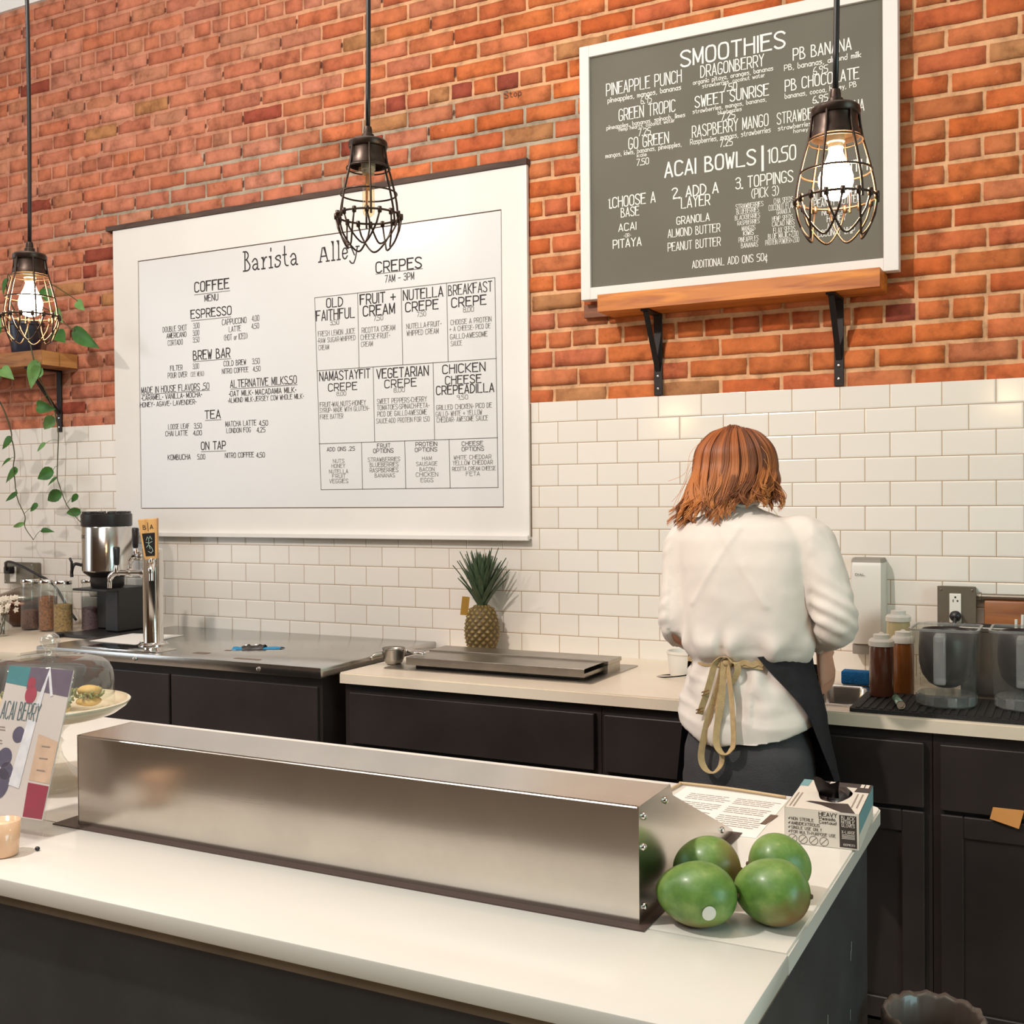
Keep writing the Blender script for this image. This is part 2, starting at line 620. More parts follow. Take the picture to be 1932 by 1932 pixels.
def build_brick_wall():
    rnd = random.Random(11)
    bm = B()
    lay = bm.verts.layers.float_color.new('hue')
    pal_r = [srgb(210, 108, 54), srgb(216, 118, 62), srgb(200, 98, 50), srgb(188, 88, 50), srgb(204, 116, 66), srgb(190, 116, 74)]  # right end more orange: brick variation plus lamp warmth painted in
    pal_l = [srgb(206, 132, 104), srgb(196, 118, 92), srgb(210, 142, 116), srgb(184, 110, 88), srgb(190, 138, 108), srgb(212, 128, 92)]
    sand, pink, grey = srgb(214, 164, 122), srgb(192, 132, 106), srgb(162, 152, 134)

    def mortar_col(x, z):
        t = min(1, max(0, (x + 3.4) / 1.3))
        c = lerp(pink, sand, t)
        lim = 2.965 - 0.006 * math.sin(x * 3)
        if x < -1.55 and 2.70 < z < lim and x > -4.0 + 0.5 * math.sin(z * 9):
            c = lerp(c, grey, 0.85)
        return c
    # mortar bed
    x0, x1, dz, dx = -6.98, 3.48, 0.0346, 0.09
    nx, nz = int((x1 - x0) / dx), int((BTOP - 1.75) / dz) + 1
    grid = [[None] * (nx + 1) for _ in range(nz + 1)]
    for j in range(nz + 1):
        for i in range(nx + 1):
            x, z = x0 + (x1 - x0) * i / nx, min(1.75 + j * dz, BTOP)
            t = min(1, max(0, (x + 3.4) / 1.3))
            v = bm.verts.new((x, BY + 0.0035 + 0.0025 * t + 0.0022 * noise.noise((x * 14, z * 14, 3)), z))
            v[lay] = mortar_col(x, z)
            grid[j][i] = v
    for j in range(nz):
        for i in range(nx):
            bm.faces.new((grid[j][i], grid[j][i + 1], grid[j + 1][i + 1], grid[j + 1][i]))
    # bricks, course by course; every seventh course is headers
    k = -17
    while True:
        zb = Z_H + k * P_H
        if zb > BTOP:
            break
        head = (k % 7 == 0)
        w = 0.0985 if head else P_W
        ph = -2.0352 if head else (-1.9156 + (0.1035 if (k + 1) % 2 else 0.0))
        ph += rnd.uniform(-0.012, 0.012)
        n0 = int((x0 - ph) / w) - 1
        x = ph + n0 * w
        while x < x1:
            ww = w
            bx0, bx1 = max(x + 0.006 + rnd.uniform(-.0015, .0025), x0), min(x + ww - 0.005 + rnd.uniform(-.0025, .0015), x1)
            zc0, zc1 = max(zb + 0.0068 + rnd.uniform(-.001, .0025), 1.75), min(zb + P_H - 0.0068 + rnd.uniform(-.0025, .001), BTOP)
            x += ww
            if bx1 - bx0 < 0.02 or zc1 - zc0 < 0.012:
                continue
            xm = (bx0 + bx1) / 2
            t = min(1, max(0, (xm + 3.3) / 1.9))
            t = min(1, max(0, t + rnd.uniform(-0.3, 0.3)))
            c = lerp(lerp(rnd.choice(pal_l), srgb(196, 120, 92), 0.5), lerp(rnd.choice(pal_r), srgb(206, 108, 56), 0.35), t)
            s = rnd.uniform(0.80, 0.98)
            if rnd.random() < 0.03:
                c, s = srgb(150, 72, 54), rnd.uniform(0.8, 1.1)
            if rnd.random() < 0.03:
                c = srgb(186, 128, 84)
            c = tuple(q * s for q in c[:3]) + (1,)
            out = rnd.uniform(-0.0012, 0.0022)
            gx, gz = (7 if not head else 4), 4
            sd = rnd.uniform(0, 99)
            V = []
            for j in range(gz):
                row = []
                for i in range(gx):
                    u, q = i / (gx - 1), j / (gz - 1)
                    px, pz = bx0 + (bx1 - bx0) * u, zc0 + (zc1 - zc0) * q
                    edge = i in (0, gx - 1) or j in (0, gz - 1)
                    nn = noise.noise((px * 31, pz * 31, sd))
                    yy = BY - out + 0.0012 * noise.noise((px * 24, pz * 24, sd + 5)) + (0.0024 + 0.0018 * nn if edge else 0)
                    if edge:
                        px += 0.0022 * noise.noise((px * 50, pz * 50, sd + 9)) - (0.002 if i == gx - 1 else -0.002 if i == 0 else 0) * max(0, nn)
                        pz += 0.0026 * noise.noise((px * 43, pz * 43, sd + 13))
                    v = bm.verts.new((px, yy, pz))
                    v[lay] = c
                    row.append(v)
                V.append(row)
            for j in range(gz - 1):
                for i in range(gx - 1):
                    bm.faces.new((V[j][i], V[j][i + 1], V[j + 1][i + 1], V[j + 1][i])).smooth = True
            ring = V[0] + [V[j][-1] for j in range(1, gz)] + V[-1][-2::-1] + [V[j][0] for j in range(gz - 2, 0, -1)]
            back = []
            for v in ring:
                b = bm.verts.new((v.co.x, BY + 0.012, v.co.z))
                b[lay] = tuple(q * 0.9 for q in c[:3]) + (1,)
                back.append(b)
            m = len(ring)
            for i in range(m):
                bm.faces.new((ring[i], ring[(i + 1) % m], back[(i + 1) % m], back[i]))
            # missing mortar in some joints of the older left end
            if xm < -1.9 and not head and rnd.random() < (0.62 if xm < -2.6 else 0.2):
                hx, hz = bx0 - 0.005, rnd.uniform(zc0 + 0.004, zc0 + 0.02)
                hh = rnd.uniform(0.018, 0.04)
                q = [bm.verts.new(p) for p in ((hx - .0045, BY - 0.0006, hz), (hx + .003, BY - 0.0006, hz + .003),
                                               (hx + .004, BY - 0.0006, hz + hh), (hx - .002, BY - 0.0006, hz + hh * .9))]
                for v in q:
                    v[lay] = srgb(96, 54, 42)
                bm.faces.new(q)
        k += 1
    return struct(obj('wall_back', bm, brick_material()))


wall_back = build_brick_wall()
bm = B()
box(bm, -6.98, 3.48, WY, 3.70, 0.0, 1.8225, 0.0)
tile_wall = struct(obj('wall_back_tile', bm, tile_material()))

M['plaster'] = plain('cream_plaster', srgb(214, 198, 178), 0.8, var=0.04)
M['plaster_dark'] = plain('brown_plaster', srgb(128, 98, 74), 0.8, var=0.15, vscale=1.5)
M['ceiling'] = plain('white_ceiling', srgb(232, 232, 230), 0.85)
M['floor'] = plain('grey_concrete_floor', srgb(182, 164, 146), 0.5, var=0.15, vscale=2)
for nm, b, m in (('floor', (-7.1, 3.6, -4.6, 3.70, -0.05, 0.0), 'floor'),
                 ('ceiling', (-7.1, 3.6, -4.6, 3.70, CEIL, CEIL + 0.05), 'ceiling'),
                 ('wall_front', (-7.1, 3.6, -4.65, -4.6, 0, CEIL), 'plaster_dark')):
    bm = B()
    box(bm, *b)
    struct(obj(nm, bm, M[m]))


def side_wall(name, x0, x1, y0, y1, z0, z1):
    """A side wall with one window opening."""
    bm = B()
    box(bm, x0, x1, -4.6, y0, 0, CEIL)
    box(bm, x0, x1, y1, 3.70, 0, CEIL)
    box(bm, x0, x1, y0, y1, 0, z0)
    box(bm, x0, x1, y0, y1, z1, CEIL)
    return struct(obj(name, bm, M['plaster']))


M['day'] = emit('daylight_pane', (0.86, 0.93, 1.0, 1), 1.6)
M['day_dim'] = emit('shaded_daylight_pane', (0.70, 0.9, 0.96, 1), 0.7)
side_wall('wall_left', -7.1, -7.0, -0.7, 1.9, 0.9, 3.3)
side_wall('wall_right', 3.5, 3.6, -0.4, 1.6, 0.8, 3.0)
for nm, x, y0, y1, z0, z1, m in (('window_1', -7.06, -0.7, 1.9, 0.9, 3.3, 'day'), ('window_2', 3.56, -0.4, 1.6, 0.8, 3.0, 'day_dim')):
    bm = B()
    box(bm, x - 0.005, x + 0.005, y0, y1, z0, z1)
    w = struct(obj(nm, bm, M[m]))
    bm = B()
    s = 0.03
    ym, zm = (y0 + y1) / 2, (z0 + z1) / 2
    for b in ((y0, y1, z0, z0 + .05), (y0, y1, z1 - .05, z1), (y0, y0 + .05, z0, z1), (y1 - .05, y1, z0, z1),
              (ym - .025, ym + .025, z0, z1), (y0, y1, zm - .02, zm + .02)):
        box(bm, x - s, x + s, b[0], b[1], b[2], b[3])
    obj('window_frame', bm, M['white_paint'], w)

# white plastered band above the brick
bm = B()
box(bm, -6.98, 3.48, 3.655, 3.70, BTOP, CEIL)
struct(obj('trim_2', bm, M['ceiling']))

# timber lintel strip over the menu board
bm = B()
pts = []
for i in range(41):
    x = -3.925 + (2.125) * i / 40
    dz0, dz1 = 0.003 * noise.noise((x * 9, 1, 0)), 0.004 * noise.noise((x * 11, 5, 0))
    z0, z1 = 2.693 + dz0 * 0.3, 2.714 + dz1
    pts.append([(x, 3.640, z0), (x, 3.640, z1), (x, 3.675, z1), (x, 3.675, z0)])
loft(bm, pts)
struct(obj('trim_1', bm, wood('old_lintel_wood', srgb(62, 46, 40), srgb(98, 76, 66), 0, rough=0.8)))

# ------------------------------------------------------------------ lettering (single-stroke hand lettering)
GL = {
    'A': '02 29|29 42|14 34', 'B': '02 09|09 29 38 37 26 06|26 35 44 43 32 02', 'C': '48 39 19 08 03 12 32 43',
    'D': '02 09|09 29 38 47 44 33 22 02', 'E': '49 09 02 42|06 36', 'F': '49 09 02|06 36', 'G': '48 39 19 08 03 12 32 43 45 25',
    'H': '02 09|42 49|06 46', 'I': '02 09', 'J': '49 43 32 12 03', 'K': '02 09|49 05|15 42', 'L': '09 02 42',
    'M': '02 09|09 23|23 49|49 42', 'N': '02 09|09 42|42 49', 'O': '29 19 08 03 12 32 43 48 39 29', 'P': '02 09|09 39 48 46 35 05',
    'Q': '29 19 08 03 12 32 43 48 39 29|24 52', 'R': '02 09|09 39 48 46 35 05|25 42', 'S': '48 39 19 08 07 16 35 44 43 32 12 03',
    'T': '09 49|29 22', 'U': '09 03 12 32 43 49', 'V': '09 22|22 49', 'W': '09 12|12 27|27 32|32 49', 'X': '02 49|09 42',
    'Y': '09 26|26 49|26 22', 'Z': '09 49|49 02|02 42',
    '0': '29 19 08 03 12 32 43 48 39 29', '1': '08 19 12', '2': '08 19 39 48 47 02 42', '3': '08 19 39 48 47 36 16|36 45 43 32 12 03',
    '4': '39 04|04 44|39 32', '5': '49 09 06 36 45 43 32 02', '6': '39 18 05 03 12 32 43 44 35 15 04', '7': '09 49|49 12',
    '8': '29 19 08 07 16 36 47 48 39 29|16 05 03 12 32 43 45 36', '9': '46 16 07 08 19 39 48 46 32',
    'a': '36 16 05 03 12 22 33|36 32', 'b': '09 02 22 33 35 26 06', 'c': '35 26 16 05 03 12 22 33', 'd': '39 32 12 03 05 16 36',
    'e': '04 34 35 26 16 05 03 12 22 33', 'f': '29 19 18 12|06 26', 'g': '36 16 05 03 12 32|36 31 20 10', 'h': '09 02|05 16 26 35 32',
    'i': '06 02|08 08', 'j': '16 11 00', 'k': '09 02|36 04 32', 'l': '09 02', 'm': '06 02|05 16 25 22|25 36 45 42',
    'n': '06 02|05 16 26 35 32', 'o': '16 05 03 12 22 33 35 26 16', 'p': '06 00|06 26 35 33 22 02', 'q': '36 16 05 03 12 32|36 30',
    'r': '06 02|04 16 26', 's': '36 06 05 34 33 22 02', 't': '18 13 22 32|06 26', 'u': '06 03 12 22 33|36 32', 'v': '06 22|22 46',
    'w': '06 12|12 25|25 32|32 46', 'x': '02 36|06 32', 'y': '06 22|36 10', 'z': '06 36 02 32',
    '.': '02 02', ',': '12 01', '-': '05 35', '+': '05 45|27 23', '*': '15 15', '(': '29 07 04 22', ')': '09 27 24 02',
    '|': '00 09', '$': '48 39 19 08 07 16 35 44 43 32 12 03|29 22', '\u00a2': '36 16 05 03 12 32|28 20', ' ': '', '/': '02 49', '#': '02 09|32 39|04 44|07 47',
}
SHARP = set('AEFHIKLMNTVWXYZ1470vwxyzkl+-|')
# slab-serif hand lettering for the heading
SERIF = {
    'B': '02 22 39? '.replace('?', ''), }
SERIF = {
    'B': '12 19|09 29 38 37 26 16|26 35 44 43 32 02', 'a': '05 16 26 35 32 42|34 14 03 12 22 33', 'r': '06 16 12|02 22|14 26 36',
    'i': '06 16 12|02 22|18 19', 's': '35 36 16 05 34 33 22 02 03', 't': '19 13 22 32|06 26', 'A': '12 39 62|24 54|02 22|52 72',
    'l': '09 19 12|02 22', 'e': '04 34 35 26 16 05 03 12 22 33', 'y': '16 33|56 30 10 01|06 26|46 66', ' ': '',
}


def chaikin(P, closed):
    out = [] if closed else [P[0]]
    n = len(P)
    for i in range(n if closed else n - 1):
        a, b = P[i], P[(i + 1) % n]
        out += [(a[0] * .75 + b[0] * .25, a[1] * .75 + b[1] * .25), (a[0] * .25 + b[0] * .75, a[1] * .25 + b[1] * .75)]
    if not closed:
        out.append(P[-1])
    return out


def glyph(ch, table):
    s = table.get(ch, '')
    strokes = []
    for part in s.split('|'):
        pts = [(float(q[0]), float(q[1]) - 2.0) for q in part.split()]
        if pts:
            strokes.append(pts)
    w = max([p[0] for st in strokes for p in st], default=2.2)
    return strokes, w


def text_strokes(s, table=None, gap=1.5):
    """Strokes of a line of lettering in units of 1/7 cap height, plus its width."""
    table = table or GL
    x, out = 0.0, []
    for ch in s:
        st, w = glyph(ch, table)
        for p in st:
            closed = len(p) > 3 and p[0] == p[-1]
            q = p[:-1] if closed else p
            if table is SERIF or ch not in SHARP or (ch.isdigit()):
                if len(q) > 2:
                    q = chaikin(q, closed)
            if closed:
                q = q + [q[0]]
            out.append([(a + x, b) for a, b in q])
        x += w + gap
    return out, max(x - gap, 0.5)


def pen(bm, pts, w, P, th, mi=0):
    """Draw one stroke as a flat ribbon; P maps (x, y) to 3D, th is the pen thickness off the surface."""
    n = len(pts)
    pts = [Vector(p) for p in pts]
    if (pts[0] - pts[-1]).length < 1e-9 and n == 2:
        w *= 1.5
        pts = [pts[0] - Vector((w * .25, 0)), pts[0] + Vector((w * .25, 0))]
    L = []
    ring = n > 3 and (pts[0] - pts[-1]).length < 1e-9
    for i, p in enumerate(pts):
        a, b = pts[max(i - 1, 0)], pts[min(i + 1, n - 1)]
        if ring and i in (0, n - 1):
            a, b = pts[-2], pts[1]
        t = (b - a)
        t = t.normalized() if t.length > 1e-9 else Vector((1, 0))
        nr = Vector((-t.y, t.x))
        if 0 < i < n - 1:
            t1 = (pts[i] - pts[i - 1])
            t1 = t1.normalized() if t1.length > 1e-9 else t
            nr = nr / max(0.5, nr.dot(Vector((-t1.y, t1.x))))
        e = Vector((0, 0))
        if i == 0 and not ring:
            e = -t * w * .4
        if i == n - 1 and not ring:
            e = t * w * .4
        L.append((p + e + nr * w / 2, p + e - nr * w / 2))
    va = [(bm.verts.new(P(a.x, a.y, th)), bm.verts.new(P(b.x, b.y, th))) for a, b in L]
    for (a, b), (c, d) in zip(va[:-1], va[1:]):
        try:
            f = bm.faces.new((a, b, d, c))
            f.material_index = mi
        except ValueError:
            pass


def letter(bm, s, xl, zb, xr, h, P, weight=0.13, th=0.0004, mi=0, table=None, wob=0.0, rnd=None):
    """Letter a line from xl to xr on baseline zb with cap height h."""
    st, w = text_strokes(s, table)
    sx, sy = (xr - xl) / w, h / 7.0
    pw = min(weight * h, 0.95 * sx)
    for k, p in enumerate(st):
        o = rnd.uniform(-wob, wob) * h if rnd else 0
        pen(bm, [(xl + a * sx, zb + b * sy + o) for a, b in p], pw, P, th + 0.00002 * (k % 12), mi)


def on_wall(y):
    return lambda a, b, t: Vector((a, y - t, b))


MENU_Y, CHALK_Y = 3.6500, 3.6050
MENU_TEXT = [('COFFEE', -3.4078, 2.3735, -3.2166, 0.0413, 0), ('MENU', -3.3518, 2.3283, -3.2773, 0.0265, 1), ('ESPRESSO', -3.4307, 2.2612, -3.2053, 0.0355, 0), ('DOUBLE SHOT', -3.5948, 2.2142, -3.4557, 0.0229, 1), ('3.00', -3.4181, 2.2175, -3.3836, 0.0225, 1), ('AMERICANO', -3.5727, 2.1861, -3.4596, 0.0216, 1), ('3.00', -3.4209, 2.1869, -3.3859, 0.0219, 1), ('CORTADO', -3.566, 2.1538, -3.4802, 0.0222, 1), ('3.50', -3.4214, 2.1573, -3.3851, 0.0219, 1), ('CAPPUCCINO', -3.2562, 2.2197, -3.124, 0.0233, 1), ('4.00', -3.0934, 2.223, -3.0556, 0.023, 1), ('LATTE', -3.2189, 2.1877, -3.1544, 0.0221, 1), ('4.50', -3.096, 2.1917, -3.057, 0.0212, 1), ('(HOT or ICED)', -3.2458, 2.153, -3.1195, 0.0239, 1), ('BREW BAR', -3.4202, 2.0814, -3.2151, 0.0385, 0), ('FILTER', -3.5533, 2.043, -3.4834, 0.0216, 1), ('3.00', -3.424, 2.0431, -3.3898, 0.0219, 1), ('POUR OVER', -3.5683, 2.0114, -3.458, 0.0223, 1), ('(SEE MENU)', -3.437, 2.01, -3.3603, 0.0202, 2), ('COLD BREW', -3.2497, 2.0443, -3.1292, 0.0215, 1), ('3.50', -3.0944, 2.0445, -3.0556, 0.0218, 1), ('NITRO COFFEE', -3.2593, 2.0127, -3.1166, 0.0205, 1), ('4.50', -3.0912, 2.0127, -3.0519, 0.0201, 1), ('MADE IN HOUSE FLAVORS .50', -3.727, 1.9514, -3.3332, 0.0275, 1), ('*CARAMEL* VANILLA* MOCHA*', -3.7276, 1.9209, -3.3758, 0.0214, 1), ('*HONEY* AGAVE* LAVENDER*', -3.7422, 1.891, -3.4085, 0.0202, 1), ('ALTERNATIVE MILKS.50', -3.2149, 1.9508, -2.8642, 0.0314, 1), ('*OAT MILK* MACADAMIA MILK*', -3.2229, 1.9146, -2.8684, 0.0215, 1), ('*ALMOND MILK*JERSEY COW WHOLE MILK*', -3.2294, 1.8875, -2.8292, 0.0198, 1), ('TEA', -3.358, 1.825, -3.2719, 0.0342, 0), ('LOOSE LEAF', -3.5695, 1.787, -3.4478, 0.0211, 1), ('3.50', -3.4209, 1.7859, -3.3774, 0.0214, 1), ('CHAI LATTE', -3.5861, 1.7575, -3.458, 0.0211, 1), ('4.00', -3.4253, 1.7564, -3.3774, 0.0196, 1), ('MATCHA LATTE', -3.2437, 1.7872, -3.0775, 0.0216, 1), ('4.50', -3.0615, 1.7846, -3.0156, 0.0206, 1), ('LONDON FOG', -3.2381, 1.7596, -3.107, 0.0198, 1), ('4.25', -3.0743, 1.7569, -3.0301, 0.0201, 1), ('ON TAP', -3.381, 1.6928, -3.2453, 0.0325, 0), ('KOMBUCHA', -3.5741, 1.6528, -3.4439, 0.0217, 1), ('5.00', -3.4034, 1.6519, -3.3603, 0.0207, 1), ('NITRO COFFEE', -3.248, 1.6542, -3.0922, 0.0204, 1), ('4.50', -3.078, 1.6519, -3.0337, 0.0201, 1), ('CREPES', -2.4679, 2.3629, -2.2586, 0.041, 0), ('7AM - 3PM', -2.426, 2.3212, -2.2929, 0.0273, 1), ('OLD', -2.7086, 2.2475, -2.6293, 0.0351, 0), ('FAITHFUL', -2.76, 2.1972, -2.5728, 0.04, 0), ('3.50', -2.6915, 2.1759, -2.6486, 0.0193, 2), ('FRESH LEMON JUICE', -2.7521, 2.1336, -2.5714, 0.0206, 2), ('*RAW SUGAR*WHIPPED', -2.7554, 2.1073, -2.5686, 0.0189, 2), ('CREAM', -2.7506, 2.0787, -2.6988, 0.0195, 2), ('FRUIT +', -2.544, 2.245, -2.3785, 0.0385, 0), ('CREAM', -2.5306, 2.1979, -2.3833, 0.0385, 0), ('7.50', -2.4803, 2.1766, -2.4376, 0.0183, 2), ('RICOTTA CREAM', -2.5377, 2.1323, -2.3819, 0.0201, 2), ('CHEESE*FRUIT*', -2.5436, 2.105, -2.407, 0.0202, 2), ('CREAM', -2.5418, 2.0778, -2.4871, 0.019, 2), ('NUTELLA', -2.3418, 2.2444, -2.1635, 0.0378, 0), ('CREPE', -2.3323, 2.1986, -2.1848, 0.0354, 0), ('7.50', -2.2795, 2.1762, -2.2402, 0.0168, 2), ('NUTELLA*FRUIT*', -2.3284, 2.1324, -2.1732, 0.0191, 2), ('WHIPPED CREAM', -2.3273, 2.1052, -2.1848, 0.0197, 2), ('BREAKFAST', -2.139, 2.2442, -1.9512, 0.0374, 0), ('CREPE', -2.1254, 2.1978, -1.9771, 0.0347, 0), ('8.00', -2.0748, 2.1754, -2.0301, 0.0181, 2), ('CHOOSE A PROTEIN', -2.1305, 2.1321, -1.9555, 0.0182, 2), ('+ A CHEESE* PICO DE', -2.1359, 2.1077, -1.9592, 0.0176, 2), ('GALLO*AWESOME', -2.133, 2.0782, -1.9728, 0.0182, 2), ('SAUCE', -2.1301, 2.0521, -2.0823, 0.0182, 2), ('NAMASTAYFIT', -2.7471, 1.9537, -2.5016, 0.0353, 0), ('CREPE', -2.7035, 1.9103, -2.5643, 0.0293, 0), ('8.00', -2.6628, 1.8895, -2.6173, 0.0158, 2), ('FRUIT*WALNUTS*HONEY', -2.7463, 1.8477, -2.5224, 0.0188, 2), ('SYRUP* MADE WITH GLUTEN-', -2.748, 1.8253, -2.5051, 0.0177, 2), ('FREE BATTER', -2.7455, 1.7987, -2.6329, 0.0183, 2), ('VEGETARIAN', -2.4692, 1.9481, -2.2317, 0.036, 0), ('CREPE', -2.432, 1.909, -2.2863, 0.0302, 0), ('8.00', -2.3902, 1.8898, -2.3396, 0.0158, 2), ('SWEET PEPPERS*CHERRY', -2.469, 1.8479, -2.2402, 0.0189, 2), ('TOMATOES*SPINACH*FETA*', -2.4686, 1.8239, -2.2304, 0.0183, 2), ('PICO DE GALLO*AWESOME', -2.4676, 1.7981, -2.2402, 0.0189, 2), ('SAUCE*ADD PROTEIN FOR 1.50', -2.4734, 1.7714, -2.2284, 0.0183, 2), ('CHICKEN', -2.1677, 1.9495, -1.9833, 0.0321, 0), ('CHEESE', -2.1559, 1.9073, -2.0007, 0.0304, 0), ('CREPEADILLA', -2.1963, 1.8705, -1.9469, 0.0317, 0), ('9.50', -2.1054, 1.8478, -2.0583, 0.0166, 2), ('GRILLED CHICKEN* PICO DE', -2.197, 1.8121, -1.9561, 0.0178, 2), ('GALLO* WHITE + YELLOW', -2.1992, 1.7872, -1.9989, 0.0184, 2), ('CHEDDAR* AWESOME SAUCE', -2.1955, 1.7648, -1.9728, 0.0183, 2), ('ADD ONS .25', -2.7138, 1.6682, -2.5777, 0.0153, 1), ('NUTS', -2.6841, 1.6205, -2.6293, 0.0147, 2), ('HONEY', -2.6915, 1.6007, -2.6258, 0.0147, 2), ('NUTELLA', -2.704, 1.5786, -2.6116, 0.0147, 2), ('FRUIT', -2.6884, 1.5596, -2.6236, 0.0147, 2), ('VEGGIES', -2.7031, 1.5393, -2.6116, 0.0158, 2), ('FRUIT', -2.4703, 1.6761, -2.409, 0.0149, 1), ('OPTIONS', -2.4885, 1.6554, -2.3948, 0.0161, 1), ('STRAWBERRIES', -2.5145, 1.6215, -2.3644, 0.0155, 2), ('BLUEBERRIES', -2.5057, 1.6011, -2.3718, 0.0156, 2), ('RASPBERRIES', -2.506, 1.5793, -2.3731, 0.0161, 2), ('BANANAS', -2.4827, 1.5588, -2.3887, 0.0149, 2), ('PROTEIN', -2.2915, 1.6757, -2.1958, 0.0157, 1), ('OPTIONS', -2.295, 1.6549, -2.1958, 0.0152, 1), ('HAM', -2.2624, 1.6216, -2.2206, 0.014, 2), ('SAUSAGE', -2.2897, 1.6008, -2.1958, 0.0146, 2), ('BACON', -2.2747, 1.5797, -2.2088, 0.0141, 2), ('CHICKEN', -2.2914, 1.5592, -2.1926, 0.0152, 2), ('EGGS', -2.2699, 1.5375, -2.2141, 0.0152, 2), ('CHEESE', -2.0862, 1.6726, -1.9957, 0.0149, 1), ('OPTIONS', -2.0864, 1.6523, -1.9914, 0.0148, 1), ('WHITE CHEDDAR', -2.1217, 1.6212, -1.9605, 0.0149, 2), ('YELLOW CHEDDAR', -2.1264, 1.6003, -1.9543, 0.0154, 2), ('RICOTTA CREAM CHEESE', -2.1285, 1.5782, -1.942, 0.0144, 2), ('FETA', -2.0683, 1.5584, -2.0101, 0.0148, 2)]
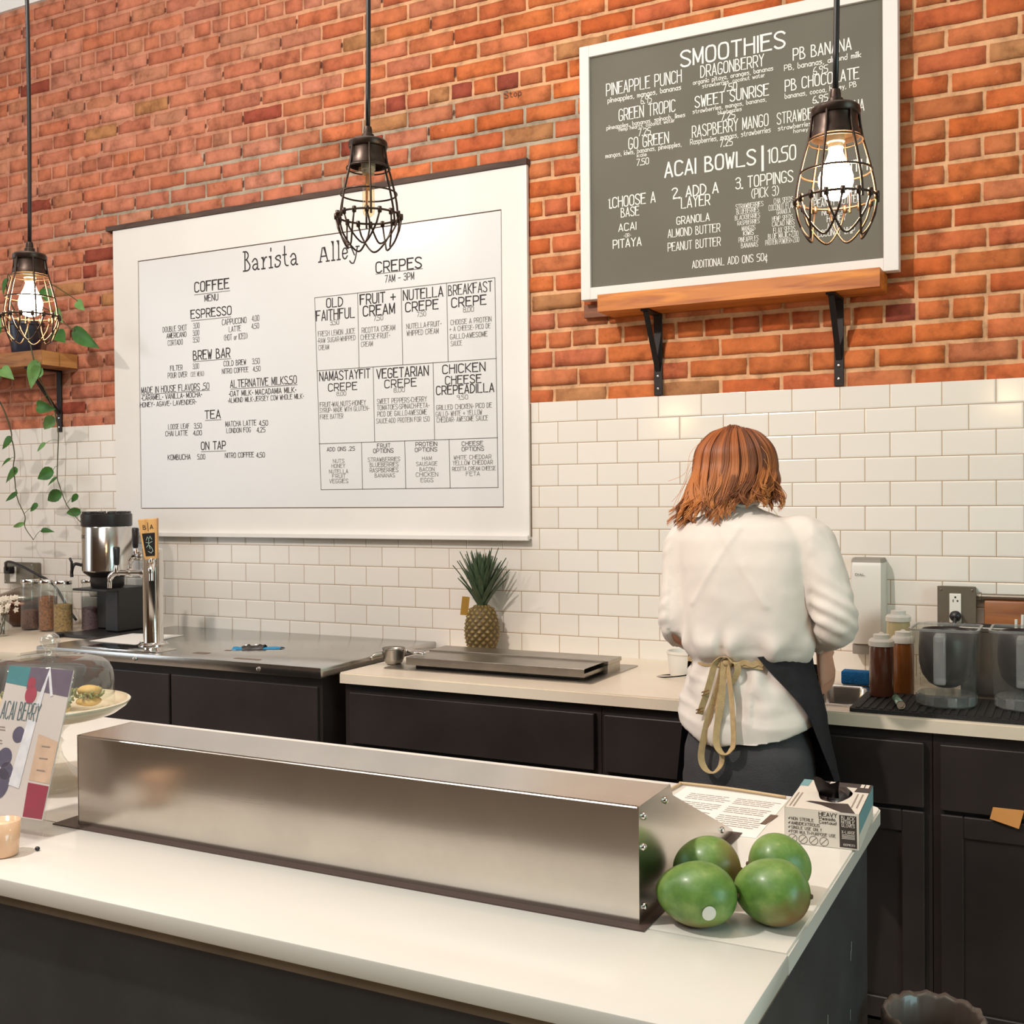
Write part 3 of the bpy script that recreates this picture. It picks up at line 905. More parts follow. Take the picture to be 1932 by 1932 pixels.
CHALK_TEXT = [('SMOOTHIES', -1.1979, 2.9208, -0.8499, 0.0515, 0), ('DRAGONBERRY', -1.13, 2.8733, -0.9182, 0.0377, 0), ('organic pitaya, oranges, bananas', -1.1563, 2.8534, -0.888, 0.0153, 1), ('strawberries, coconut water', -1.1245, 2.8367, -0.9154, 0.0143, 1), ('7.50', -1.0542, 2.8128, -1.0073, 0.0226, 0), ('PINEAPPLE PUNCH', -1.4691, 2.8703, -1.1975, 0.0406, 0), ('pineapples, mangos, bananas', -1.4643, 2.8452, -1.1992, 0.0174, 1), ('6.95', -1.3422, 2.8205, -1.3038, 0.024, 0), ('GREEN TROPIC', -1.423, 2.7759, -1.2199, 0.0392, 0), ('pineapples, bananas, spinach, limes', -1.4694, 2.7521, -1.1857, 0.0149, 1), ('hemp hearts, coconut water', -1.4233, 2.7402, -1.2223, 0.0138, 1), ('7.25', -1.3521, 2.7129, -1.3081, 0.0229, 0), ('GO GREEN', -1.3879, 2.6731, -1.2437, 0.0373, 0), ('mangos, kiwis, bananas, pineapples,', -1.4739, 2.6552, -1.1986, 0.016, 1), ('kale', -1.3575, 2.641, -1.3233, 0.0133, 1), ('7.50', -1.3589, 2.6126, -1.3154, 0.0212, 0), ('SWEET SUNRISE', -1.1498, 2.7764, -0.9028, 0.0362, 0), ('strawberries, mangos, bananas,', -1.158, 2.7571, -0.9099, 0.0144, 1), ('blueberries', -1.0717, 2.7401, -0.9921, 0.0133, 1), ('7.25', -1.0605, 2.7189, -1.014, 0.0221, 0), ('RASPBERRY MANGO', -1.1603, 2.6775, -0.9044, 0.038, 0), ('Raspberries, mangos, strawberries', -1.1674, 2.6551, -0.8973, 0.0179, 1), ('7.25', -1.0655, 2.6324, -1.0231, 0.0221, 0), ('PB BANANA', -0.8225, 2.8732, -0.6418, 0.0364, 0), ('PB, bananas, almond milk', -0.8511, 2.8447, -0.6122, 0.0177, 1), ('6.95', -0.7591, 2.8152, -0.7143, 0.0233, 0), ('PB CHOCOLATE', -0.8487, 2.7787, -0.6188, 0.0349, 0), ('bananas, cocoa, honey, PB', -0.8499, 2.7547, -0.6265, 0.0162, 1), ('6.95', -0.7611, 2.7247, -0.7143, 0.0218, 0), ('STRAWBERRY BANANA', -0.8752, 2.6765, -0.6036, 0.0356, 0), ('strawberries, banana, oatmeal', -0.872, 2.6555, -0.6153, 0.0149, 1), ('honey', -0.8225, 2.6402, -0.7776, 0.0129, 1), ('ACAI BOWLS', -1.2571, 2.5583, -0.9475, 0.0481, 0), ('|', -0.9233, 2.549, -0.9275, 0.07, 2), ('10.50', -0.9052, 2.5556, -0.8165, 0.0461, 0), ('1.CHOOSE A', -1.4639, 2.4796, -1.293, 0.0348, 0), ('BASE', -1.4174, 2.4431, -1.3519, 0.0306, 0), ('ACAI', -1.427, 2.3951, -1.363, 0.0248, 0), ('-OR-', -1.4086, 2.3716, -1.3814, 0.0127, 1), ('PITAYA', -1.448, 2.3383, -1.3446, 0.0279, 0), ('2. ADD A', -1.2321, 2.4831, -1.0725, 0.0339, 0), ('LAYER', -1.1998, 2.4463, -1.1012, 0.0354, 0), ('GRANOLA', -1.2166, 2.3937, -1.103, 0.0248, 0), ('ALMOND BUTTER', -1.2478, 2.3532, -1.0668, 0.0266, 0), ('PEANUT BUTTER', -1.2481, 2.3068, -1.0657, 0.0278, 0), ('3. TOPPINGS', -1.0126, 2.486, -0.8257, 0.0357, 0), ('(PICK 3)', -0.9598, 2.4478, -0.8717, 0.0311, 0), ('STRAWBERRIES', -1.013, 2.42, -0.922, 0.0149, 1), ('BLUEBERRIES', -1.0103, 2.4021, -0.9364, 0.0159, 1), ('BLACKBERRIES', -1.016, 2.3835, -0.9331, 0.0149, 1), ('RASPBERRIES', -1.0077, 2.3655, -0.9347, 0.0137, 1), ('MANGOS', -0.9926, 2.3461, -0.9486, 0.0148, 1), ('KIWIS', -0.9882, 2.3302, -0.9541, 0.0143, 1), ('PINEAPPLES', -1.004, 2.309, -0.9386, 0.0164, 1), ('BANANAS', -0.9957, 2.2899, -0.9403, 0.0154, 1), ('CHIA SEEDS', -0.8873, 2.4216, -0.8257, 0.0162, 1), ('COCONUT FLAKES', -0.9038, 2.4009, -0.8069, 0.0179, 1), ('GRANOLA', -0.8777, 2.3857, -0.8337, 0.0146, 1), ('HEMP SEEDS', -0.8925, 2.3653, -0.8267, 0.0152, 1), ('CACAO NIBS', -0.8926, 2.348, -0.8214, 0.0152, 1), ('FLAX SEEDS', -0.8889, 2.3259, -0.8192, 0.0173, 1), ('BLUE MAJIC+2.00', -0.9065, 2.3089, -0.8096, 0.0163, 1), ('PROTEIN POWDER+2.00', -0.9153, 2.2898, -0.8069, 0.0163, 1), ('WITH', -0.6658, 2.4906, -0.5944, 0.0341, 0), ('ALMOND BUTTER', -0.7609, 2.4176, -0.6239, 0.0197, 1), ('PEANUT BUTTER', -0.7589, 2.3934, -0.6163, 0.0224, 1), ('NUTELLA', -0.7338, 2.3653, -0.6506, 0.0196, 1), ('HONEY', -0.7182, 2.3422, -0.6598, 0.0185, 1), ('AGAVE', -0.7173, 2.3193, -0.6743, 0.0185, 1), ('COCONUT WHIP', -0.7472, 2.2978, -0.6331, 0.0207, 1), ('ADDITIONAL ADD ONS 50¢', -1.163, 2.2409, -0.9099, 0.0241, 0)]
TITLE_TEXT = [('Barista', -3.1368, 2.4367, -2.8516, 0.0805, 0), ('Alley', -2.7461, 2.434, -2.5468, 0.0751, 0)]
UNDERLINES = [(-3.4096, -3.2113, 2.3618), (-3.4293, -3.2076, 2.251), (-3.4203, -3.2091, 2.0743), (-3.7271, -3.3294, 1.9465), (-3.2134, -2.86, 1.9449), (-3.3558, -3.2681, 1.8178), (-3.3811, -3.2438, 1.6839), (-2.4693, -2.2533, 2.3585)]
TABLE_LINES = [(-2.7676, 2.292, -1.9387, 2.2925), (-2.7455, 1.5133, -1.9325, 1.5129), (-2.7676, 2.292, -2.7455, 1.5133), (-1.9387, 2.2925, -1.9325, 1.5129), (-2.7604, 1.9957, -1.9354, 1.9927), (-2.7533, 1.6993, -1.9333, 1.698), (-2.5527, 1.9942, -2.5567, 2.2923), (-2.3473, 1.9942, -2.3513, 2.2923), (-2.1428, 1.9942, -2.1468, 2.2923), (-2.4819, 1.6986, -2.4859, 1.9942), (-2.206, 1.6986, -2.21, 1.9942), (-2.5419, 1.5131, -2.5449, 1.6986), (-2.3388, 1.5131, -2.3418, 1.6986), (-2.139, 1.5131, -2.142, 1.6986)]


def lettering(name, rows, y, parent, mats, weights=(0.135, 0.145, 0.130), seed=3):
    rnd = random.Random(seed)
    bm = B()
    for t, xl, zb, xr, h, k in rows:
        letter(bm, t, xl, zb, xr, h, on_wall(y), weights[k], 0.0005, min(k, len(mats) - 1) if len(mats) > 1 else 0,
               None, 0.012, rnd)
    return obj(name, bm, mats, parent)


# handwriting left on one brick
bm = B()
letter(bm, 'Stop', -1.9025, 2.955, -1.832, 0.024, on_wall(BY - 0.0015), 0.09, 0.0005)
obj('lettering', bm, M['ink'], wall_back)

# ------------------------------------------------------------------ big white menu board
mb = thing('menu_board', 'large white menu board lettered in black, coffee menu left and crepes right', 'sign', (-2.85, 3.655, 1.322))
bm = B()
fx0, fx1, fz0, fz1 = -3.888, -1.803, 1.322, 2.692
ix0, ix1, iz0, iz1 = -3.738, -1.908, 1.438, 2.542
FY0 = 3.6472
for b in ((fx0, ix0, fz0, fz1), (ix1, fx1, fz0, fz1), (ix0, ix1, fz0, iz0), (ix0, ix1, iz1, fz1)):
    box(bm, b[0], b[1], FY0, 3.6635, b[2], b[3])
obj('frame', bm, M['white_paint'], mb)
bm = B()
box(bm, ix0 + .004, ix1 - .004, MENU_Y, 3.6634, iz0 + .004, iz1 - .004)
obj('whiteboard_panel', bm, M['whiteboard'], mb)
bm = B()
box(bm, ix0 - .002, ix1 + .002, 3.654, 3.6632, iz0 - .002, iz1 + .002)
obj('panel_gap', bm, M['gap'], mb)
bm = B()   # lower ledge
box(bm, fx0, fx1 + .002, 3.628, FY0, 1.316, 1.336, 0.003)
obj('ledge', bm, M['white_paint'], mb)
bm = B()   # bead of caulk down the right side
box(bm, fx1, fx1 + 0.0035, 3.6605, 3.6638, 1.33, 1.82)
obj('caulk_line', bm, M['gap'], mb)
lettering('lettering', MENU_TEXT, MENU_Y, mb, [M['ink'], M['ink'], M['ink_light']])
for t, xl, zb, xr, h, k in TITLE_TEXT:
    bm = B()
    letter(bm, t, xl, zb, xr, h, on_wall(MENU_Y), 0.075, 0.0005, 0, SERIF)
    obj('heading', bm, M['ink'], mb)
bm = B()
for x0, x1, z in UNDERLINES:
    pen(bm, [(x0, z), (x1, z)], 0.0028, on_wall(MENU_Y), 0.0004)
for x0, z0, x1, z1 in TABLE_LINES:
    pen(bm, [(x0, z0), (x1, z1)], 0.0030, on_wall(MENU_Y), 0.0003)
obj('ruled_lines', bm, M['ink_light'], mb)

# ------------------------------------------------------------------ grey smoothie board on its wooden shelf
cb = thing('chalk_menu_board', 'grey smoothie and bowl menu board in a white frame standing on the wooden shelf', 'sign', (-1.03, 3.62, 2.166))
ox0, ox1, oz0, oz1 = -1.566, -0.500, 2.1665, 3.052
jx0, jx1, jz0, jz1 = -1.530, -0.545, 2.208, 3.012
bm = B()
for b in ((ox0, jx0, oz0, oz1), (jx1, ox1, oz0, oz1)):
    box(bm, b[0], b[1], 3.592, 3.634, b[2], b[3], 0.0015, 1)
for b in ((jx0, jx1, oz0, jz0), (jx0, jx1, jz1, oz1)):
    box(bm, b[0], b[1], 3.5925, 3.634, b[2], b[3], 0.0012, 1)
obj('frame', bm, plain('frame_white', srgb(228, 221, 214), 0.6, var=0.02), cb)
bm = B()
box(bm, jx0, jx1, CHALK_Y, 3.630, jz0, jz1)
obj('chalk_panel', bm, M['chalkboard'], cb)
lettering('lettering', CHALK_TEXT, CHALK_Y, cb, [M['chalk']], (0.125, 0.130, 0.05), 8)

sh = thing('wall_shelf', 'thick orange-brown wooden shelf on two black brackets under the smoothie board', 'shelf', (-1.0, 3.59, 1.83))
bm = B()
rings = []
for i in range(25):
    x = -1.471 + 0.927 * i / 24
    w = [0.0016 * noise.noise((x * 8, q, 2)) for q in range(4)]
    rings.append([(x, 3.514 + w[0], 2.107 + w[1]), (x, 3.514 + w[1], 2.1655), (x, 3.664, 2.1655), (x, 3.664, 2.107 + w[3])])
loft(bm, rings)
M['shelf_wood'] = wood('pine_shelf', srgb(158, 80, 24), srgb(218, 134, 48), 0, rough=0.5)
obj('plank', bm, M['shelf_wood'], sh)
bm = B()
box(bm, -1.578, -1.471, 3.644, 3.6675, 2.112, 2.160, 0.002)
obj('wall_cleat', bm, wood('cleat_wood', srgb(110, 62, 34), srgb(150, 90, 50), 0), sh)


def shelf_bracket(parent, x, y_out, z_top, z_bot, wall_y, wdt=0.030):
    """Flat-bar bracket: wall leg, arm under the plank and a diagonal strut."""
    t = 0.007
    br = None
    bm = B()
    box(bm, x - wdt / 2, x + wdt / 2, wall_y - t, wall_y, z_bot, z_top, 0.001, 1)
    box(bm, x - wdt / 2, x + wdt / 2, y_out, wall_y, z_top - t, z_top, 0.001, 1)
    s = 0.011
    zs = z_bot + 0.085
    M1 = Vector((0, wall_y - t - y_out - 0.012, -(z_top - t - zs)))
    n = 10
    pts = [Vector((x, y_out + 0.012, z_top - t)) + M1 * (i / n) for i in range(n + 1)]
    ribbon(bm, pts, (1, 0, 0), s * 1.6, 0.006)
    br = obj('bracket', bm, M['black_metal'], parent)
    parts('screw', [lambda b, zz=zz: lathe(b, [(0.0, -0.0045), (0.004, -0.004), (0.0058, -0.0015), (0.006, 0)], (x, wall_y - t, zz), 12, axis='y')
                    for zz in (z_bot + 0.022, z_bot + 0.065)], M['steel'], br)
    return br


shelf_bracket(sh, -1.3065, 3.53, 2.107, 1.826, 3.666)
shelf_bracket(sh, -0.694, 3.53, 2.107, 1.826, 3.666)

# ------------------------------------------------------------------ pendant lamps
M['amber_glass'] = glass('amber_bulb_glass', (1.0, 0.90, 0.70, 1), 0.0, 1.45, 0.93)
M['filament_off'] = plain('filament_support', srgb(196, 130, 60), 0.4)
M['bulb_lit'] = emit('glowing_bulb', (1.0, 0.66, 0.33, 1), 460.0)
M['socket'] = plain('socket_ivory', srgb(176, 164, 144), 0.4)


def pendant(x, y, zf, lit, label, spin=0.0):
    """zf is the height of the cap's flange; the cage hangs below it."""
    t = thing('pendant_lamp', label, 'lamp', (x, y, zf), 0, 'caged pendant lamps over the island')
    c = (x, y, zf)
    bm = B()
    rn = random.Random(int(abs(x) * 100))
    pts = [(x + 0.004 * math.sin(q * 1.1), y, zf + 0.02 + (CEIL - zf - 0.03) * q / 10) for q in range(11)]
    tube(bm, smooth_path(pts, 3), 0.0042, 8)
    obj('cord', bm, M['black_plastic'], t, True)
    bm = B()
    lathe(bm, [(0.0, 0), (0.055, 0), (0.055, -0.012), (0.045, -0.022), (0.008, -0.028), (0.006, -0.04)], (x, y, CEIL), 32)
    obj('ceiling_rose', bm, M['bronze'], t, True, angle=40)
    bm = B()
    lathe(bm, [(0.0042, 0.024), (0.0065, 0.0235), (0.0075, 0.018), (0.0078, 0.012), (0.0105, 0.010), (0.011, 0.004), (0.017, 0.0015),
               (0.031, -0.001), (0.0335, -0.004), (0.0340, -0.011), (0.0325, -0.0135), (0.0300, -0.0145), (0.0305, -0.030),
               (0.0335, -0.036), (0.0345, -0.044), (0.0325, -0.044), (0.031, -0.037), (0.0, -0.034)], c, 40)
    obj('cap', bm, M['bronze'], t, True, angle=35)
    bm = B()
    lathe(bm, [(0.0, -0.033), (0.0125, -0.034), (0.0125, -0.050), (0.0105, -0.052), (0.0105, -0.058), (0.0, -0.058)], c, 20)
    obj('socket', bm, M['socket'], t, True, angle=40)
    # bulb
    bm = B()
    if lit:
        lathe(bm, [(0.009, -0.056), (0.0095, -0.064), (0.013, -0.074), (0.0195, -0.086), (0.0235, -0.098), (0.0240, -0.106),
                   (0.0210, -0.118), (0.0140, -0.127), (0.006, -0.1305), (0.0, -0.131)], c, 28)
        bo = obj('bulb', bm, M['bulb_lit'], t, True, label='glowing bulb')
    else:
        lathe(bm, [(0.0105, -0.056), (0.0108, -0.062), (0.0102, -0.070), (0.0105, -0.118), (0.0095, -0.126), (0.005, -0.1305), (0.0, -0.131)], c, 24)
        bo = obj('bulb', bm, M['amber_glass'], t, True, label='unlit tubular bulb')
        bm = B()
        for k in range(5):
            a = k * 2 * PI / 5
            tube(bm, [(x + 0.0018 * math.cos(a), y + 0.0018 * math.sin(a), zf - 0.070),
                      (x + 0.0055 * math.cos(a), y + 0.0055 * math.sin(a), zf - 0.118)], 0.0007, 5)
        tube(bm, [(x, y, zf - 0.058), (x, y, zf - 0.085)], 0.004, 8)
        obj('filament', bm, M['filament_off'], bo)
    # cage: six bowed wires, three rings, hinged basket of loops
    bm = B()
    prof = [(0.0318, -0.008), (0.0330, -0.022), (0.0365, -0.044), (0.0430, -0.068), (0.0490, -0.092), (0.0530, -0.112), (0.0548, -0.130), (0.0550, -0.138)]
    for k in range(6):
        a = spin + k * PI / 3
        tube(bm, smooth_path([(x + r * math.cos(a), y + r * math.sin(a), zf + z) for r, z in prof], 4), 0.0019, 7)
    for r, z, w in ((0.0372, -0.048, 0.0014), (0.0487, -0.092, 0.0016), (0.0550, -0.130, 0.0019)):
        tube(bm, [(x + r * math.cos(q * PI / 24), y + r * math.sin(q * PI / 24), zf + z) for q in range(48)], w, 7, closed=True)
    obj('cage', bm, M['bronze'], t, True)
    bm = B()
    nl = 8
    for k in range(nl):
        a0, span = spin + 0.2 + k * 2 * PI / nl, 2 * PI / nl * 1.5
        pts = []
        for q in range(15):
            u = q / 14
            a = a0 + (u - 0.5) * span * (1.0 if 0.2 < u < 0.8 else 1.0)
            d = math.sin(u * PI) ** 0.62
            z = -0.132 - 0.052 * d
            r = 0.0565 - 0.019 * d ** 1.7
            pts.append((x + r * math.cos(a), y + r * math.sin(a), zf + z))
        tube(bm, pts, 0.0017, 6)
        for e in (-.5, .5):
            a = a0 + e * span
            lathe(bm, [(0.0, 0.006), (0.0034, 0.005), (0.0038, 0), (0.0034, -0.005), (0.0, -0.006)],
                  (x + 0.0558 * math.cos(a), y + 0.0558 * math.sin(a), zf - 0.131), 8)
    obj('cage_basket', bm, M['bronze'], t, True)
    return t


LAMP_Y = 1.6
pendant(-1.944, LAMP_Y, 1.990, 9.0, 'lit caged pendant lamp hanging in front of the trailing plant', 0.55)
pendant(-1.096, LAMP_Y, 2.0935, 0, 'unlit caged pendant lamp with a clear tubular bulb over the white menu board', 0.15)
pendant(-0.3065, LAMP_Y, 2.0200, 15.0, 'brightly lit caged pendant lamp in front of the grey smoothie board', 0.35)

# ------------------------------------------------------------------ plant shelf
ps = thing('plant_shelf', 'wooden wall shelf with a sawn end carrying the trailing green plant', 'shelf', (-4.5, 3.56, 1.80))
bm = B()
box(bm, -5.3, -4.14, 3.462, 3.664, 2.086, 2.155, 0.003)
obj('plank', bm, wood('shelf_brown_wood', srgb(112, 66, 38), srgb(176, 118, 66), 0), ps)
bm = B()
box(bm, -4.1401, -4.1385, 3.466, 3.557, 2.089, 2.152)
box(bm, -4.1401, -4.1385, 3.562, 3.660, 2.089, 2.152)
obj('sawn_end', bm, wood('end_grain', srgb(178, 122, 66), srgb(214, 158, 96), 1, knots=False), ps, label='pale sawn end')
shelf_bracket(ps, -4.262, 3.48, 2.086, 1.80, 3.666, 0.030)

M['leaf'] = plain('pothos_leaf', srgb(58, 104, 40), 0.42, var=0.4, vscale=14, spec=0.4)
M['leaf_pale'] = plain('pothos_leaf_pale', srgb(104, 144, 78), 0.45, var=0.3, vscale=14)
M['stem'] = plain('vine_stem', srgb(78, 74, 46), 0.6)
M['pot'] = plain('dark_glazed_pot', srgb(40, 44, 58), 0.3)


def leaf(bm, base, tip, width, droop=0.25, twist=0.0, nrm=(0.35, -1, 0.25)):
    """A heart-shaped leaf, folded along its midrib and drooping to the tip."""
    b, t = Vector(base), Vector(tip)
    ax = t - b
    L = ax.length
    ax.normalize()
    n = Vector(nrm)
    n = (n - ax * n.dot(ax)).normalized()
    n = Matrix.Rotation(twist, 3, ax) @ n
    s = ax.cross(n)
    prof = [(0.0, 0.0), (-0.03, 0.36), (0.08, 0.78), (0.25, 1.0), (0.45, 0.92), (0.65, 0.66), (0.82, 0.36), (0.94, 0.13), (1.0, 0.0)]
    rings = []
    for u, w in prof:
        c = b + ax * (L * max(u, 0)) - n * (droop * L * max(u, 0) ** 2)
        hw = w * width / 2
        e = ax * (L * min(u, 0))
        rings.append([c + s * hw + n * hw * 0.30 + e, c + s * hw * 0.5 + n * hw * 0.08, c, c - s * hw * 0.5 + n * hw * 0.08,
                      c - s * hw + n * hw * 0.30 + e])
    loft(bm, rings, closed=False, cap=False)


pl = thing('pothos_plant', 'trailing green vine plant spilling off the wooden shelf down over the tiles', 'plant', (-4.36, 3.56, 2.155))
bm = B()
lathe(bm, [(0.0, 0.0), (0.055, 0.0), (0.062, 0.01), (0.078, 0.13), (0.083, 0.135), (0.083, 0.15), (0.075, 0.15), (0.07, 0.13), (0.0, 0.125)], (-4.36, 3.56, 2.155), 28)
obj('pot', bm, M['pot'], pl, True, angle=35)
VINES = [
    [(-4.36, 3.55, 2.28), (-4.42, 3.47, 2.27), (-4.45, 3.44, 2.18), (-4.44, 3.45, 2.0), (-4.41, 3.48, 1.89), (-4.393, 3.5, 1.799), (-4.391, 3.5, 1.765),
     (-4.379, 3.5, 1.733), (-4.372, 3.5, 1.683), (-4.381, 3.5, 1.637), (-4.372, 3.5, 1.573), (-4.365, 3.5, 1.517), (-4.348, 3.5, 1.471),
     (-4.308, 3.5, 1.407), (-4.309, 3.5, 1.358), (-4.254, 3.5, 1.300)],
    [(-4.36, 3.56, 2.28), (-4.24, 3.47, 2.27), (-4.19, 3.445, 2.18), (-4.175, 3.47, 2.05), (-4.17, 3.55, 1.9), (-4.155, 3.56, 1.80), (-4.154, 3.56, 1.753),
     (-4.16, 3.56, 1.669), (-4.164, 3.56, 1.585), (-4.152, 3.56, 1.55), (-4.114, 3.56, 1.472), (-4.078, 3.56, 1.43), (-4.013, 3.56, 1.375)],
    [(-4.36, 3.55, 2.28), (-4.25, 3.50, 2.36), (-4.12, 3.50, 2.33), (-4.02, 3.50, 2.26), (-3.97, 3.50, 2.225)],
    [(-4.36, 3.55, 2.28), (-4.40, 3.50, 2.42), (-4.40, 3.50, 2.52), (-4.38, 3.50, 2.50)],
    [(-4.36, 3.55, 2.28), (-4.24, 3.52, 2.40), (-4.13, 3.50, 2.45), (-4.02, 3.5, 2.40), (-3.95, 3.5, 2.36)],
]
VP = [smooth_path(v, 5) for v in VINES]
for v in VP:
    bm = B()
    tube(bm, v, [0.0036 - 0.0018 * i / len(v) for i in range(len(v))], 6)
    obj('stem', bm, M['stem'], pl, True)
LEAVES = [((-4.386, 3.5, 1.763), (-4.465, 3.49, 1.723), .055, 0), ((-4.401, 3.5, 1.67), (-4.472, 3.49, 1.643), .028, 0),
          ((-4.353, 3.5, 1.612), (-4.452, 3.49, 1.571), .075, 0), ((-4.357, 3.5, 1.515), (-4.431, 3.49, 1.476), .026, 0),
          ((-4.221, 3.5, 1.458), (-4.282, 3.49, 1.433), .036, 0), ((-4.316, 3.5, 1.375), (-4.402, 3.49, 1.352), .022, 1),
          ((-4.2, 3.5, 1.344), (-4.118, 3.49, 1.343), .026, 0), ((-4.239, 3.56, 1.742), (-4.296, 3.55, 1.706), .024, 1),
          ((-4.191, 3.56, 1.617), (-4.288, 3.55, 1.578), .060, 0), ((-4.167, 3.56, 1.582), (-4.225, 3.55, 1.549), .026, 0),
          ((-4.141, 3.56, 1.515), (-4.244, 3.55, 1.473), .058, 0), ((-4.035, 3.56, 1.505), (-4.07, 3.55, 1.467), .028, 0),
          ((-4.017, 3.56, 1.43), (-4.118, 3.55, 1.418), .042, 0), ((-3.975, 3.5, 2.232), (-3.818, 3.49, 2.142), .075, 0),
          ((-4.092, 3.5, 2.231), (-4.025, 3.49, 2.185), .07, 0), ((-4.181, 3.47, 1.905), (-4.085, 3.46, 1.886), .06, 0),
          ((-4.436, 3.46, 1.98), (-4.417, 3.45, 1.93), .055, 0), ((-4.447, 3.45, 2.132), (-4.50, 3.44, 2.09), .06, 0),
          ((-4.081, 3.5, 2.332), (-4.041, 3.49, 2.27), .05, 1), ((-4.396, 3.5, 2.497), (-4.446, 3.49, 2.43), .06, 0),
          ((-4.376, 3.44, 2.079), (-4.30, 3.43, 2.040), .06, 1), ((-4.131, 3.45, 2.074), (-4.178, 3.44, 2.02), .06, 1),
          ((-4.152, 3.5, 2.434), (-4.13, 3.49, 2.37), .055, 0), ((-4.429, 3.47, 2.289), (-4.45, 3.46, 2.22), .07, 0),
          ((-3.954, 3.5, 2.359), (-3.90, 3.49, 2.315), .045, 1), ((-4.414, 3.44, 2.081), (-4.391, 3.43, 2.02), .06, 0),
          ((-4.448, 3.46, 2.324), (-4.40, 3.45, 2.28), .06, 1), ((-4.15, 3.45, 2.10), (-4.20, 3.44, 1.98), .07, 1),
          ((-4.17, 3.55, 1.86), (-4.235, 3.54, 1.80), .055, 1), ((-4.43, 3.44, 2.03), (-4.48, 3.43, 1.96), .06, 0)]
rn = random.Random(5)
for b, t, w, pale in LEAVES:
    bm = B()
    leaf(bm, b, t, w, rn.uniform(0.05, 0.3), rn.uniform(-0.5, 0.5))
    # leaf stalk back to the nearest vine
    bv = Vector(b)
    near = min((p for v in VP for p in v), key=lambda p: (p - bv - Vector((0, 0, 0.01))).length)
    mid = (near + bv) / 2 + Vector((0, 0, 0.008))
    tube(bm, smooth_path([near, mid, bv], 4), 0.0011, 5)
    obj('leaf', bm, M['leaf_pale' if pale else 'leaf'], pl, True)

# ------------------------------------------------------------------ fittings on the tiled wall
sd = thing('soap_dispenser', 'white wall soap dispenser beside the sink, right of the barista', 'soap dispenser', (-0.60, 3.66, 1.0))
bm = B()
prof = [(-0.052, 0.0), (-0.052, -0.060), (-0.044, -0.082), (0.044, -0.082), (0.052, -0.060), (0.052, 0.0)]
rings = []
for z, s, d in ((1.006, 0.93, 0.86), (1.03, 0.98, 0.95), (1.12, 1.0, 1.0), (1.25, 0.99, 0.92), (1.262, 0.97, 0.86)):
    rings.append([(-0.600 + px * s, 3.664 + py * d * 0.95, z) for px, py in prof])
loft(bm, rings)
obj('cover', bm, plain('white_abs', srgb(214, 208, 198), 0.35), sd, True, angle=35)
bm = B()
rings = []
for z, s, d in ((1.262, 0.97, 0.86), (1.272, 0.93, 0.80), (1.276, 0.86, 0.72)):
    rings.append([(-0.600 + px * s, 3.664 + py * d * 0.95, z) for px, py in prof])
loft(bm, rings)
obj('lid', bm, M['grey_plastic'], sd, True, angle=35)
bm = B()
box(bm, -0.646, -0.594, 3.605, 3.66, 0.972, 1.006, 0.004)
obj('push_spout', bm, M['grey_plastic'], sd, True, angle=35)
bm = B()
letter(bm, 'DIAL', -0.632, 1.222, -0.603, 0.006, on_wall(3.5855), 0.2)
obj('lettering', bm, M['ink'], sd)


def outlet(name, label, x0, x1, z0, z1, y=3.664):
    t = thing(name, label, 'electrical outlet', ((x0 + x1) / 2, y, z0))
    bm = B()
    box(bm, x0, x1, y - 0.045, y - 0.0005, z0, z1, 0.006, 3)
    box(bm, x0 - .002, x1 + .002, y - 0.048, y - 0.044, z0 - .002, z1 + .002, 0.0015, 1)
    obj('metal_box', bm, plain(name + '_zinc', srgb(128, 120, 106), 0.42, metal=0.7, var=0.1), t, True, angle=35)
    parts('screw', [lambda b, x=x, z=z: lathe(b, [(0, -0.003), (0.003, -0.0025), (0.0036, 0)], (x, y - 0.048, z), 10, axis='y')
                    for x in (x0 + .009, x1 - .009) for z in (z0 + .009, z1 - .009)], M['steel'], t)
    return t


t = outlet('outlet_box', 'grey metal outlet box with a black plug, on the tiles above the blender jars', -0.392, -0.286, 1.073, 1.192)
bm = B()
box(bm, -0.359, -0.3255, 3.6105, 3.618, 1.083, 1.172, 0.002)
rc = obj('receptacle', bm, M['white_plastic'], t, label='white duplex receptacle')
bm = B()
for zc in (1.150, 1.105):
    for dx, dz, w, h in ((-0.0062, 0, .0022, .008), (0.0062, 0, .0022, .0065), (0.0062, 0.0, .006, .002), (0, 0.011, .005, .005)):
        box(bm, -0.342 + dx - w / 2, -0.342 + dx + w / 2, 3.6098, 3.6105, zc + dz - h / 2, zc + dz + h / 2)
obj('socket_slot', bm, M['black_plastic'], rc)
pg = thing('power_plug', 'black plug and cord pushed into the outlet box above the blender jars', 'plug', (-0.340, 3.60, 1.10))
bm = B()
lathe(bm, [(0.0, 0.0), (0.013, 0.001), (0.017, 0.010), (0.016, 0.022), (0.011, 0.028), (0, 0.030)], (-0.340, 3.580, 1.105), 18, axis='y')
obj('plug_body', bm, M['black_plastic'], pg, True)
bm = B()
tube(bm, smooth_path([(-0.340, 3.583, 1.10), (-0.342, 3.570, 1.075), (-0.345, 3.568, 1.03), (-0.35, 3.575, 0.95), (-0.345, 3.55, 0.913), (-0.25, 3.56, 0.9105)], 6), 0.0055, 8)
obj('cord', bm, M['black_plastic'], pg, True)
bm = B()
tube(bm, [(-0.288, 3.645, 1.163), (-0.10, 3.645, 1.163), (0.9, 3.645, 1.163)], 0.0095, 16)
lathe(bm, [(0.0096, 0.0), (0.013, 0.001), (0.013, 0.016), (0.0096, 0.017)], (-0.287, 3.645, 1.163), 18, axis='x')
